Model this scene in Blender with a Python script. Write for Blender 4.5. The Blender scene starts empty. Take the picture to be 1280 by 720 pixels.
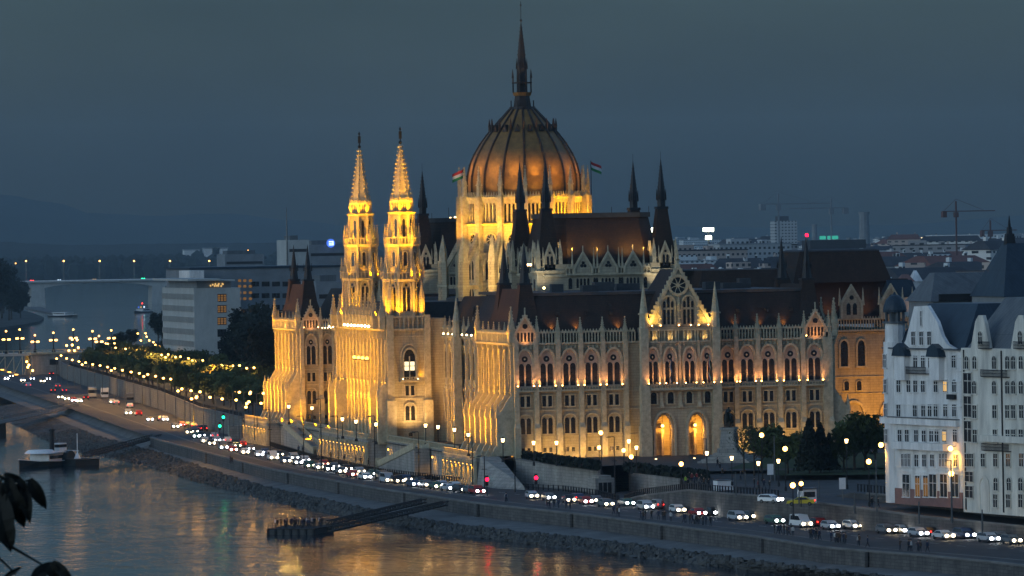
import bpy, math, random
from mathutils import Vector, Matrix
R_=math.radians; PI=math.pi
random.seed(7)
scn=bpy.context.scene; COL=scn.collection
# ------------------------------------------------------------------ survey: camera solved from the building's known size
CAM=Vector((-266.645,-1191.085,42.942)); YAW,PIT,ROLL,FPX=.2178,-.00851,-.01677,6859.9
_F=Vector((math.sin(YAW)*math.cos(PIT),math.cos(YAW)*math.cos(PIT),math.sin(PIT)))
_R=Vector((math.cos(YAW),-math.sin(YAW),0)); _U=_R.cross(_F)
_R2=_R*math.cos(ROLL)+_U*math.sin(ROLL); _U2=-_R*math.sin(ROLL)+_U*math.cos(ROLL)
def at(u,v,z=None,x=None,y=None):
    d=_F*FPX+_R2*(u-640)-_U2*(v-360)
    t=(x-CAM.x)/d.x if x is not None else (y-CAM.y)/d.y if y is not None else (z-CAM.z)/d.z
    return CAM+d*t
# ------------------------------------------------------------------ materials
def nt(name):
    m=bpy.data.materials.new(name); m.use_nodes=True; n=m.node_tree; n.nodes.clear()
    o=n.nodes.new('ShaderNodeOutputMaterial'); return m,n,o
def mat(name,col,rough=.8,var=.25,scale=.5,bump=.0,bscale=None,metal=0.,spec=.3,col2=None,stretch=(1,1,1),alpha=None):
    m,n,o=nt(name); b=n.nodes.new('ShaderNodeBsdfPrincipled'); n.links.new(b.outputs[0],o.inputs[0])
    b.inputs['Roughness'].default_value=rough; b.inputs['Metallic'].default_value=metal
    b.inputs['Specular IOR Level'].default_value=spec
    tc=n.nodes.new('ShaderNodeNewGeometry'); mp=n.nodes.new('ShaderNodeMapping'); mp.inputs['Scale'].default_value=stretch
    n.links.new(tc.outputs['Position'],mp.inputs[0])
    nz=n.nodes.new('ShaderNodeTexNoise'); nz.inputs['Scale'].default_value=scale; nz.inputs['Detail'].default_value=6
    nz.inputs['Roughness'].default_value=.65
    n.links.new(mp.outputs[0],nz.inputs['Vector'])
    cr=n.nodes.new('ShaderNodeValToRGB'); c=col; d=col2 or [v*(1-var) for v in c]; e=[min(1,v*(1+var*.6)) for v in c] if not col2 else c
    cr.color_ramp.elements[0].position=.32; cr.color_ramp.elements[1].position=.68
    cr.color_ramp.elements[0].color=(*d,1); cr.color_ramp.elements[1].color=(*e,1)
    n.links.new(nz.outputs[0],cr.inputs[0]); n.links.new(cr.outputs[0],b.inputs['Base Color'])
    if bump:
        n2=n.nodes.new('ShaderNodeTexNoise'); n2.inputs['Scale'].default_value=bscale or scale*4; n2.inputs['Detail'].default_value=4
        n.links.new(tc.outputs['Position'],n2.inputs['Vector'])
        bp=n.nodes.new('ShaderNodeBump'); bp.inputs['Strength'].default_value=bump; bp.inputs['Distance'].default_value=.3
        n.links.new(n2.outputs[0],bp.inputs['Height']); n.links.new(bp.outputs[0],b.inputs['Normal'])
    return m
def emi(name,col,s):
    m,n,o=nt(name); e=n.nodes.new('ShaderNodeEmission'); e.inputs[0].default_value=(*col,1); e.inputs[1].default_value=s
    n.links.new(e.outputs[0],o.inputs[0]); return m
def brickmat(name,c1,c2,mortar,sx,sy,rough=.85,streak=.5):
    # coursed masonry: blocks in world space on vertical faces, weather stains on top
    m,n,o=nt(name); b=n.nodes.new('ShaderNodeBsdfPrincipled'); n.links.new(b.outputs[0],o.inputs[0]); b.inputs['Roughness'].default_value=rough
    b.inputs['Specular IOR Level'].default_value=.25
    g=n.nodes.new('ShaderNodeNewGeometry'); s=n.nodes.new('ShaderNodeSeparateXYZ'); n.links.new(g.outputs['Position'],s.inputs[0])
    a=n.nodes.new('ShaderNodeMath'); a.operation='ADD'; n.links.new(s.outputs[0],a.inputs[0]); n.links.new(s.outputs[1],a.inputs[1])
    cb=n.nodes.new('ShaderNodeCombineXYZ'); n.links.new(a.outputs[0],cb.inputs[0]); n.links.new(s.outputs[2],cb.inputs[1])
    br=n.nodes.new('ShaderNodeTexBrick'); br.inputs['Scale'].default_value=1.; br.inputs['Brick Width'].default_value=sx; br.inputs['Row Height'].default_value=sy
    br.inputs['Mortar Size'].default_value=.03; br.inputs['Color1'].default_value=(*c1,1); br.inputs['Color2'].default_value=(*c2,1); br.inputs['Mortar'].default_value=(*mortar,1)
    n.links.new(cb.outputs[0],br.inputs['Vector'])
    mp=n.nodes.new('ShaderNodeMapping'); mp.inputs['Scale'].default_value=(.9,.9,.16); n.links.new(g.outputs['Position'],mp.inputs[0])
    nz=n.nodes.new('ShaderNodeTexNoise'); nz.inputs['Scale'].default_value=.6; nz.inputs['Detail'].default_value=7; nz.inputs['Roughness'].default_value=.7
    n.links.new(mp.outputs[0],nz.inputs['Vector'])
    cr=n.nodes.new('ShaderNodeValToRGB'); cr.color_ramp.elements[0].position=.3; cr.color_ramp.elements[1].position=.62
    cr.color_ramp.elements[0].color=(1-streak,1-streak,1-streak*.95,1); cr.color_ramp.elements[1].color=(1,1,1,1)
    n.links.new(nz.outputs[0],cr.inputs[0])
    mx=n.nodes.new('ShaderNodeMix'); mx.data_type='RGBA'; mx.blend_type='MULTIPLY'; mx.inputs[0].default_value=1
    n.links.new(br.outputs[0],mx.inputs[6]); n.links.new(cr.outputs[0],mx.inputs[7]); n.links.new(mx.outputs[2],b.inputs['Base Color'])
    bp=n.nodes.new('ShaderNodeBump'); bp.inputs['Strength'].default_value=.4; bp.inputs['Distance'].default_value=.1
    n.links.new(nz.outputs[0],bp.inputs['Height']); n.links.new(bp.outputs[0],b.inputs['Normal'])
    return m
M={}
M['stone']=brickmat('stone',(.46,.40,.27),(.40,.345,.235),(.28,.24,.17),1.3,.55,streak=.38)
M['stone_trim']=mat('stone_trim',(.47,.41,.275),.8,.3,1.2,.2,5)
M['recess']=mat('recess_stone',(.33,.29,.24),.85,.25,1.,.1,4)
M['glass']=mat('window_glass',(.018,.018,.02),.18,.3,1.5,spec=.6)
M['roof']=brickmat('roof_tiles',(.050,.028,.017),(.035,.020,.014),(.022,.014,.01),.6,.35,.65,.35)
M['roofmetal']=mat('lead_roof',(.05,.052,.055),.55,.3,.8)
M['dark']=mat('dark_iron',(.015,.015,.017),.5,.3,2)
M['dometile']=mat('dome_covering',(.24,.125,.035),.5,.35,.8,.1,4)
M['rib']=mat('dome_rib',(.035,.022,.016),.5,.3,1)
M['terrace_dim']=brickmat('upper_quay_wall',(.24,.23,.2),(.19,.18,.16),(.12,.11,.1),1.6,.6,streak=.6)
M['bronze']=mat('bronze',(.03,.035,.03),.45,.3,2,metal=.6)
M['terrace']=brickmat('terrace_stone',(.40,.38,.33),(.34,.32,.28),(.22,.21,.19),1.6,.6,streak=.45)
M['quaywall']=brickmat('quay_masonry',(.14,.132,.12),(.10,.095,.088),(.06,.06,.056),1.5,.5,streak=.55)
M['asphalt']=mat('asphalt',(.05,.05,.052),.75,.35,.15,.15,3)
M['paving']=mat('paving',(.062,.06,.057),.8,.35,.25,.1,2)
M['riprap']=mat('riprap',(.085,.085,.08),.95,.6,.9,1.,1.8)
M['ledge']=mat('ledge_concrete',(.16,.155,.145),.9,.35,.2,.2,2)
M['grassm']=mat('grass',(.035,.055,.02),.95,.4,.3,.4,3)
M['soil']=mat('ground',(.045,.05,.045),.95,.4,.01)
M['paint']=mat('road_paint',(.7,.7,.68),.7,.2,2)
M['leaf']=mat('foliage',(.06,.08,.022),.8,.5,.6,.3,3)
M['leaf_lamplit']=mat('foliage_lamplit',(.12,.11,.025),.8,.5,.6,.3,3)  # yellow-green of the lamplit crowns is put into the leaf colour
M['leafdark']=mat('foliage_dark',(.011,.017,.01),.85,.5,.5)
M['leafblack']=mat('leaf_in_shade',(.007,.009,.006),.7,.4,4)  # the branch's unlit silhouette is put into this near-black leaf colour
M['bark']=mat('bark',(.05,.04,.03),.9,.4,3)
M['wood_far']=mat('far_woods',(.008,.013,.011),.95,.5,.02)
M['hill']=mat('hill_cover',(.012,.02,.018),.95,.3,.002)
M['white']=mat('white_render',(.74,.73,.69),.8,.30,.5,.08,3,stretch=(1,1,.22))
M['cream']=mat('cream_render',(.66,.63,.54),.8,.30,.5,.08,3,stretch=(1,1,.22))
M['red_plinth']=mat('red_plinth',(.24,.13,.11),.8,.2,.6)
M['concrete']=mat('pale_concrete',(.42,.43,.40),.85,.15,.3,stretch=(1,1,.4))
M['grey_wall']=mat('grey_wall',(.20,.22,.23),.85,.2,.2)
M['blueroof']=brickmat('slate_blue_roof',(.03,.052,.072),(.024,.042,.06),(.012,.02,.03),.75,9,.45,.4)
M['greyroof']=brickmat('zinc_roof',(.13,.145,.15),(.11,.122,.13),(.06,.07,.07),.8,9,.5,.4)
M['metal']=mat('painted_metal',(.12,.125,.125),.4,.2,2,metal=.4)
M['wood']=mat('dark_timber',(.035,.03,.025),.8,.3,2)
M['hull']=mat('boat_hull',(.03,.035,.035),.5,.3,1)
M['boatwhite']=mat('boat_white',(.8,.8,.78),.5,.1,1)
M['rubber']=mat('rubber',(.02,.02,.02),.8,.2,3)
M['skin']=mat('skin',(.45,.28,.2),.6,.1,3)
M['hair']=mat('hair',(.03,.02,.015),.7,.2,3)
M['red']=mat('flag_red',(.5,.03,.03),.7,.1,3); M['green']=mat('flag_green',(.03,.25,.08),.7,.1,3); M['flagwhite']=mat('flag_white',(.7,.7,.68),.7,.05,3)
for k,c in dict(car_silver=(.42,.44,.46),car_white=(.68,.68,.66),car_black=(.02,.02,.024),car_blue=(.04,.07,.14),car_red=(.38,.03,.025),car_grey=(.14,.145,.15),car_yellow=(.65,.52,.04),car_green=(.05,.12,.08),bus_cream=(.45,.43,.36)).items():
    M[k]=mat(k,c,.3,.05,1,spec=.6,metal=.1)
for k,c in dict(coat_black=(.02,.02,.022),coat_navy=(.025,.035,.07),coat_brown=(.08,.05,.03),coat_grey=(.12,.12,.12),coat_red=(.2,.03,.03),coat_hi=(.35,.55,.06),coat_white=(.5,.5,.48),trousers=(.025,.028,.04)).items():
    M[k]=mat(k,c,.85,.15,4)
WARM=(1,.44,.0); PINK=(1,.40,.13); LAMP=(1,.72,.34)
M['e_lamp']=emi('lamp_glow',(1,.48,.11),6); M['e_white']=emi('lamp_white',(1,.62,.25),7)
M['e_street']=emi('street_lamp_glow',(1,.46,.09),11); M['e_head']=emi('headlight_glow',(.92,.96,1),15); M['e_headw']=emi('headlight_warm_glow',(1,.8,.5),13)
M['e_tail']=emi('taillight_glow',(1,.03,.02),4.5); M['e_red']=emi('signal_red',(1,.005,.03),6); M['e_green']=emi('signal_green',(.01,1,.35),5)
M['e_flood']=emi('flood_glow',(1,.45,.07),5); M['e_row']=emi('ledge_lamp_glow',(1,.7,.35),16); M['e_sill']=emi('sill_lamp_glow',(1,.45,.12),26); M['e_win']=emi('lit_window',(1,.6,.2),.6); M['e_winw']=emi('lit_window_bright',(1,.8,.45),1.2)
M['e_stadium']=emi('stadium_glow',(.92,1,.75),9); M['e_dim']=emi('dim_lit_window',(1,.5,.15),.12); M['e_blue']=emi('sign_blue',(.08,.22,1),.7); M['e_signw']=emi('sign_white',(.6,.8,1),1.6); M['e_teal']=emi('sign_teal',(.1,.9,.7),.3); M['e_loggia']=emi('lit_doorway',(1,.42,.06),.5)
# ------------------------------------------------------------------ mesh builder
class MB:
    def __init__(s): s.v=[];s.f=[];s.m=[];s.mats=[];s.T=(0,0,0,0);s.cur=0
    def at(s,x=0,y=0,ang=0,z=0): s.T=(x,y,R_(ang),z); return s
    def mat(s,name):
        if name not in s.mats: s.mats.append(name)
        s.cur=s.mats.index(name); return s
    def add(s,vs,fs):
        if not s.mats: s.mat('stone')
        ox,oy,a,oz=s.T; c,n=math.cos(a),math.sin(a); b=len(s.v)
        s.v+=[(ox+x*c-y*n,oy+x*n+y*c,oz+z) for x,y,z in vs]
        s.f+=[tuple(b+i for i in f) for f in fs]; s.m+=[s.cur]*len(fs)
    def box(s,x0,x1,y0,y1,z0,z1):
        s.add([(x0,y0,z0),(x1,y0,z0),(x1,y1,z0),(x0,y1,z0),(x0,y0,z1),(x1,y0,z1),(x1,y1,z1),(x0,y1,z1)],
              [(3,2,1,0),(4,5,6,7),(0,1,5,4),(1,2,6,5),(2,3,7,6),(3,0,4,7)])
    def prism(s,poly,z0,z1,top=None):
        n=len(poly); top=top or poly
        s.add([(x,y,z0) for x,y in poly]+[(x,y,z1) for x,y in top],[tuple(range(n))[::-1],tuple(range(n,2*n))]+[(i,(i+1)%n,n+(i+1)%n,n+i) for i in range(n)])
    def ext(s,poly,y0,y1):      # outline in the facade plane (x,z), thickness along y
        n=len(poly)
        s.add([(x,y0,z) for x,z in poly]+[(x,y1,z) for x,z in poly],[tuple(range(n)),tuple(range(n,2*n))[::-1]]+[((i+1)%n,i,n+i,n+(i+1)%n) for i in range(n)])
    def ring(s,po,pi,y0,y1,closed=False):
        n=len(po); k=n if closed else n-1
        vs=[(x,y0,z) for x,z in po]+[(x,y0,z) for x,z in pi]+[(x,y1,z) for x,z in po]+[(x,y1,z) for x,z in pi]
        fs=[]
        for i in range(k):
            j=(i+1)%n
            fs+=[(i,j,n+j,n+i),(i,2*n+i,2*n+j,j),(n+j,3*n+j,3*n+i,n+i)]
        if not closed: fs+=[(0,n,3*n,2*n),(n-1,3*n-1,4*n-1,2*n-1)]
        s.add(vs,fs)
    def fr(s,cx,cy,n,r0,r1,z0,z1,rot=0):
        a=[rot+2*PI*i/n for i in range(n)]
        if r1<1e-4: s.add([(cx+r0*math.cos(t),cy+r0*math.sin(t),z0) for t in a]+[(cx,cy,z1)],[tuple(range(n))[::-1]]+[(i,(i+1)%n,n) for i in range(n)])
        else: s.prism([(cx+r0*math.cos(t),cy+r0*math.sin(t)) for t in a],z0,z1,[(cx+r1*math.cos(t),cy+r1*math.sin(t)) for t in a])
    def sq(s,cx,cy,h0,h1,z0,z1):   # square frustum, half widths
        s.fr(cx,cy,4,h0*1.4142,h1*1.4142,z0,z1,PI/4)
    def lathe(s,cx,cy,prof,n=16,rot=0):
        vs=[];fs=[]
        for r,z in prof:
            for i in range(n):
                t=rot+2*PI*i/n; vs.append((cx+r*math.cos(t),cy+r*math.sin(t),z))
        for k in range(len(prof)-1):
            for i in range(n):
                j=(i+1)%n; fs.append((k*n+i,k*n+j,(k+1)*n+j,(k+1)*n+i))
        fs.append(tuple(range(n))[::-1]); fs.append(tuple((len(prof)-1)*n+i for i in range(n)))
        s.add(vs,fs)
    def tube(s,p,q,r,n=6,r2=None):
        p=Vector(p);q=Vector(q);d=(q-p).normalized(); a=d.orthogonal().normalized(); b=d.cross(a); r2=r if r2 is None else r2
        vs=[tuple(p+(a*math.cos(t)+b*math.sin(t))*r) for t in [2*PI*i/n for i in range(n)]]+[tuple(q+(a*math.cos(t)+b*math.sin(t))*r2) for t in [2*PI*i/n for i in range(n)]]
        s.add(vs,[tuple(range(n))[::-1],tuple(range(n,2*n))]+[(i,(i+1)%n,n+(i+1)%n,n+i) for i in range(n)])
    def ball(s,c,r,n=8,k=5,sz=1):
        vs=[];fs=[]
        for i in range(1,k):
            t=PI*i/k
            for j in range(n): vs.append((c[0]+r*math.sin(t)*math.cos(2*PI*j/n),c[1]+r*math.sin(t)*math.sin(2*PI*j/n),c[2]+r*sz*math.cos(t)))
        a=len(vs); vs+=[(c[0],c[1],c[2]+r*sz),(c[0],c[1],c[2]-r*sz)]
        for i in range(k-2):
            for j in range(n):
                l=(j+1)%n; fs.append((i*n+j,(i+1)*n+j,(i+1)*n+l,i*n+l))
        for j in range(n): fs+=[(a,j,(j+1)%n),(a+1,(k-2)*n+(j+1)%n,(k-2)*n+j)]
        s.add(vs,fs)
    def mesh(s,name,smooth=False):
        me=bpy.data.meshes.new(name); me.from_pydata(s.v,[],s.f); 
        for k in s.mats: me.materials.append(M[k])
        me.polygons.foreach_set('material_index',s.m)
        if smooth: me.polygons.foreach_set('use_smooth',[True]*len(s.f))
        me.update(); return me
    def build(s,name,parent=None,smooth=False,**k):
        return link(name,s.mesh(name,smooth),parent,**k)
def link(name,data,parent=None,loc=None,rot=None,scale=None):
    o=bpy.data.objects.new(name,data); COL.objects.link(o)
    if loc is not None: o.location=loc
    if rot is not None: o.rotation_euler=(0,0,rot)
    if scale is not None: o.scale=scale
    if parent is not None: o.parent=parent
    return o
def tag(o,label=None,cat=None,group=None,kind=None):
    if label:o['label']=label
    if cat:o['category']=cat
    if group:o['group']=group
    if kind:o['kind']=kind
    return o
def thing(name,label,cat,loc=(0,0,0),rz=0,group=None):
    return tag(link(name,None,None,loc,rz),label,cat,group)
def copy_tree(o,parent=None,loc=None,rot=None):
    c=o.copy(); COL.objects.link(c)
    if parent is not None: c.parent=parent
    if loc is not None: c.location=loc
    if rot is not None: c.rotation_euler=(0,0,rot)
    for ch in list(o.children): copy_tree(ch,c)
    return c
_o='zeroth first second third fourth fifth sixth seventh eighth ninth tenth eleventh twelfth thirteenth fourteenth fifteenth sixteenth seventeenth eighteenth nineteenth'.split()
_t='x x twentieth thirtieth fortieth fiftieth sixtieth seventieth eightieth ninetieth'.split(); _tt='x x twenty thirty forty fifty sixty seventy eighty ninety'.split()
def nth(i): return _o[i] if i<20 else (_t[i//10] if i%10==0 else _tt[i//10]+'-'+_o[i%10])
def interp(pts,t):
    if t<=pts[0][0]: return pts[0][1:]
    for a,b in zip(pts,pts[1:]):
        if t<=b[0]:
            k=(t-a[0])/max(1e-9,b[0]-a[0]); return tuple(p+(q-p)*k for p,q in zip(a[1:],b[1:]))
    return pts[-1][1:]
def spot(loc,target,power,size=90,blend=.6,col=WARM,rad=.25,parent=None,name='flood_and_fill_beam'):
    l=bpy.data.lights.new(name,'SPOT'); l.energy=power*LG; l.color=col; l.spot_size=R_(size); l.spot_blend=blend; l.shadow_soft_size=rad
    o=bpy.data.objects.new(name,l); COL.objects.link(o); o.location=loc
    o.rotation_euler=(Vector(target)-Vector(loc)).to_track_quat('-Z','Y').to_euler()
    if parent: o.parent=parent
    return o
SKY_STR=.15;SUN_STR=.33;HAZE=3.6e-5;LG=4.4;EXPO=.56
# ================================================================== THE PARLIAMENT
PAL=thing('parliament_building','vast floodlit neo-gothic stone parliament building with red ribbed dome and many spires','building')
SUB=[]
def sub(kind,me,parent,x,y,z,ang=0,sc=(1,1,1),vis=1):
    SUB.append((kind,me,parent,(x,y,z),R_(ang),sc,vis))
def arch(w,zs,zt,n=6,x=0):      # pointed arch outline, springing zs, top zt
    h=w/2; pts=[]
    for i in range(n+1):
        t=i/n; a=t*PI/2; pts.append((x-h*math.cos(a)**.9 if t<1 else x, zs+(zt-zs)*math.sin(a)**1.0))
    return pts+[(2*x-p,q) for p,q in reversed(pts[:-1])]
def lancet(mb,x,w,z0,zs,zt,y0,y1,n=4):
    mb.ext([(x-w/2,z0)]+arch(w,zs,zt,n,x)+[(x+w/2,z0)],y0,y1)
def disc(mb,x,z,r,y0,y1,n=12):
    mb.ext([(x+r*math.cos(2*PI*i/n+PI/n),z-r*math.sin(2*PI*i/n+PI/n)) for i in range(n)][::-1],y0,y1)
def arch_ring(mb,w,z0,zs,zt,t,y0,y1,x=0,n=6):
    po=[(x-w/2-t,z0)]+arch(w+2*t,zs,zt+t,n,x)+[(x+w/2+t,z0)]; pi=[(x-w/2,z0)]+arch(w,zs,zt,n,x)+[(x+w/2,z0)]
    mb.ring(po,pi,y0,y1)
# --- window patterns (facade-local, origin at sill centre, outward is -y)
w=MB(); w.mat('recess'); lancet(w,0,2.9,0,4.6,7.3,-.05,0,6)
w.mat('glass'); lancet(w,-.72,1.05,.3,4.0,4.7,-.09,-.04); lancet(w,.72,1.05,.3,4.0,4.7,-.09,-.04); disc(w,0,5.6,.62,-.09,-.04)
w.mat('stone_trim'); arch_ring(w,2.9,0,4.6,7.3,.42,-.55,0); w.box(-.11,.11,-.3,0,.2,4.6); w.box(-1.9,-1.25,-.7,0,4.35,4.65); w.box(1.25,1.9,-.7,0,4.35,4.65)
w.box(-1.75,-1.35,-.75,0,0,4.4); w.box(1.35,1.75,-.75,0,0,4.4)
disc(w,0,5.6,.2,-.14,-.08,6)
W_BIG=w.mesh('window')
w=MB(); w.mat('glass'); w.box(-.95,-.25,-.06,0,0,2.1); w.box(.25,.95,-.06,0,0,2.1)
w.mat('stone_trim'); w.box(-1.15,1.15,-.3,0,-.22,0); w.box(-.2,.2,-.22,0,0,2.1); w.box(-1.15,-1,-.22,0,0,2.1); w.box(1,1.15,-.22,0,0,2.1); w.box(-1.2,1.2,-.3,0,2.1,2.3)
W_PAIR=w.mesh('window')
w=MB(); w.mat('glass'); lancet(w,-.6,.85,0,2.6,3.15,-.06,0); lancet(w,.6,.85,0,2.6,3.15,-.06,0)
w.mat('stone_trim'); arch_ring(w,2.3,0,2.7,3.7,.25,-.32,0); w.box(-.14,.14,-.25,0,0,2.8); w.box(-1.4,1.4,-.4,0,-.25,0)
W_LANC=w.mesh('window')
w=MB(); w.mat('glass'); w.box(-.9,-.3,-.06,0,0,.85); w.box(.3,.9,-.06,0,0,.85)
w.mat('stone_trim'); w.box(-1,1,-.16,0,-.15,0); w.box(-1,1,-.16,0,.85,.98); w.box(-.22,.22,-.12,0,0,.85)
W_SMALL=w.mesh('window')
w=MB(); w.mat('glass'); lancet(w,0,.9,0,2.2,2.9,-.06,0)
w.mat('stone_trim'); arch_ring(w,.95,0,2.2,2.9,.22,-.26,0,n=4); w.box(-.75,.75,-.35,0,-.2,0)
W_ONE=w.mesh('window')
w=MB(); w.mat('glass'); lancet(w,-.45,.62,0,4.6,5.3,-.06,0,3); lancet(w,.45,.62,0,4.6,5.3,-.06,0,3); disc(w,0,5.7,.3,-.06,0,8)
w.mat('stone_trim'); arch_ring(w,1.75,0,5.0,6.7,.25,-.4,0); w.box(-.1,.1,-.2,0,0,5)
W_TALL=w.mesh('window')
w=MB(); w.mat('glass'); lancet(w,0,.5,0,2.6,3.1,-.05,0,3); w.mat('stone_trim'); arch_ring(w,.5,0,2.6,3.1,.14,-.2,0,n=3)
W_SLIT=w.mesh('window')
w=MB(); w.mat('glass'); disc(w,0,0,1.25,-.06,0,16); w.mat('stone_trim')
w.ring([(1.7*math.cos(-2*PI*i/16),1.7*math.sin(-2*PI*i/16)) for i in range(16)],[(1.3*math.cos(-2*PI*i/16),1.3*math.sin(-2*PI*i/16)) for i in range(16)],-.35,0,True)
for i in range(8):
    a=2*PI*(i+.5)/8; w.ext([(0.12*math.sin(a),-.12*math.cos(a)),(1.3*math.cos(a)-.08*math.sin(a),1.3*math.sin(a)+.08*math.cos(a)),(1.3*math.cos(a)+.08*math.sin(a),1.3*math.sin(a)-.08*math.cos(a)),(-.12*math.sin(a),.12*math.cos(a))][::-1],-.16,-.05)
disc(w,0,0,.3,-.2,-.05,8)
W_ROSE=w.mesh('rose_window')
# pinnacle (5 m)
w=MB(); w.mat('stone_trim'); w.sq(0,0,.42,.40,0,1.7); w.sq(0,0,.55,.55,1.7,1.85)
for a in range(4):
    w.at(0,0,a*90); w.ext([(-.42,1.85),(0,2.7),(.42,1.85)],-.46,-.3)
w.at(); w.sq(0,0,.36,.05,1.85,4.7); w.ball((0,0,4.75),.16,6,4)
for k in range(5):
    z=2.3+k*.45; h=.36-(z-1.85)*.11
    for a in range(4):
        t=PI/4+a*PI/2; x,y=h*1.3*math.cos(t),h*1.3*math.sin(t); w.box(x-.09,x+.09,y-.09,y+.09,z,z+.14)
PINN=w.mesh('pinnacle')
def lamp_mesh(m,r=.22):
    w=MB(); w.mat('dark'); w.box(-.25,.25,-.2,.25,-.12,.0); w.mat(m); w.ball((0,0,.16),r,6,4); return w.mesh('floodlight')
FL_W=lamp_mesh('e_row',.24); FL_Y=lamp_mesh('e_flood',.26); FL_P=lamp_mesh('e_sill',.11)
def parapet(mb,x0,x1,z0,z1,y0=-.25,y1=0.0,step=.62,merl=True):
    mb.box(x0,x1,y0-.25,y1+.2,z0-.35,z0); n=max(1,int(round((x1-x0)/step))); s=(x1-x0)/n
    for i in range(n+1):
        x=x0+i*s; mb.box(x-.12,x+.12,y0,y1,z0,z1-.35)
        if merl and i<n: mb.ext([(x+s*.2,z1),(x+s*.5,z1+.45),(x+s*.8,z1)],y0,y1)
    mb.box(x0,x1,y0-.08,y1+.06,z1-.35,z1)
def corbels(mb,x0,x1,z,y=0,step=.9):
    n=int((x1-x0)/step)
    for i in range(n): mb.box(x0+(i+.3)*step,x0+(i+.7)*step,y-.3,y+.0,z-.75,z)
def buttress(mb,x,z0,z1,w=.9,d=.85,base=1.5):
    mb.box(x-w/2,x+w/2,-d,.05,z0+base*4,z1); mb.box(x-w*.65,x+w*.65,-d-.45,.05,z0,z0+base*4)
    mb.prism([(x-w*.65,-d-.45),(x+w*.65,-d-.45),(x+w*.65,.05),(x-w*.65,.05)],z0+base*4,z0+base*4+.9,[(x-w/2,-d),(x+w/2,-d),(x+w/2,.05),(x-w/2,.05)])
    mb.ext([(x-w/2,z1),(x,z1+.8),(x+w/2,z1)],-d,.05)
EA=22.8   # eaves
# ------------------------------------------------------------------ end range (south facade)
def grand_bay(mb,par,wx,ox,oy,ang,lamps=True,z0=0,wide=1.,ground=True):
    a=R_(ang); g=lambda lx,ly:(ox+lx*math.cos(a)-ly*math.sin(a),oy+lx*math.sin(a)+ly*math.cos(a))
    x,y=g(wx,-.02)
    sub('window',W_BIG,par,x,y,14.0,ang,(wide,1,1)); sub('window',W_PAIR,par,x,y,10.2,ang); sub('window',W_LANC,par,x,y,4.8,ang)
    if ground: sub('window',W_SMALL,par,x,y,1.2,ang)
    mb.box(wx-1.95,wx+1.95,-1.0,.02,13.15,13.45); 
    for i in range(7): mb.box(wx-1.8+i*.6-.07,wx-1.8+i*.6+.07,-.95,-.8,13.45,13.95)
    mb.box(wx-1.95,wx+1.95,-1.0,-.78,13.93,14.05)
    if lamps:
        for s in (-1.5,1.5):
            x,y=g(wx+s*.9,-1.5); x2,y2=g(wx+s*.5,.0); spot((x,y,14.3),(x2,y2,19.0),80,110,1,PINK,rad=.25,parent=PAL)
        for s in (-1.62,1.62):
            x,y=g(wx+s,-.88); sub('floodlight',FL_P,par,x,y,14.15,ang)
SR=MB(); SR.mat('stone')
SR.box(-32.5,32.5,-134,-104,-.5,EA-.4)
SR.at(0,-134,0); SR.mat('stone_trim')
LB=[-30.4,-26.0,-21.4,-16.9,-12.4]; RB=[11.0,14.9,19.3,23.9,28.8]
LBu=[-28.2,-23.7,-19.1,-14.6,-10.0]; RBu=[12.6,17.1,21.6,26.4]
END=link('end_range',None,PAL)
def nm(name,mb,par=PAL,smooth=False): return mb.build(name,par,smooth)
# string courses
for z in (0.9,4.2,9.3,12.95,22.0): SR.box(-32.7,32.7,-.18,.05,z,z+.22)
SR.box(-32.9,32.9,-.5,.05,-.4,.9)
corbels(SR,-32.3,-8.5,EA-.45); corbels(SR,9.5,32.3,EA-.45)
SR.box(-32.9,32.9,-.55,.2,EA-.45,EA)
for x in LBu+RBu+[-32.2,32.0]: buttress(SR,x,0,EA+.3)
SR.box(30.6,32.4,-.75,.1,0,EA+1)
parapet(SR,-28.0,-8.0,EA,25.0,-.45,-.2); parapet(SR,9.6,26.6,EA,25.0,-.45,-.2)
SR_par=nm('end_range',SR); 
bpy.data.objects.remove(END); END=SR_par
for x in LB+RB:
    T=MB().at(0,-134,0).mat('stone_trim'); grand_bay(T,END,x,0,-134,0); T.build('balcony',END)
for x in LBu[1:]+RBu[:-1]: sub('pinnacle',PINN,END,x,-134.3,23.1,0,(1,1,.95))
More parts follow.
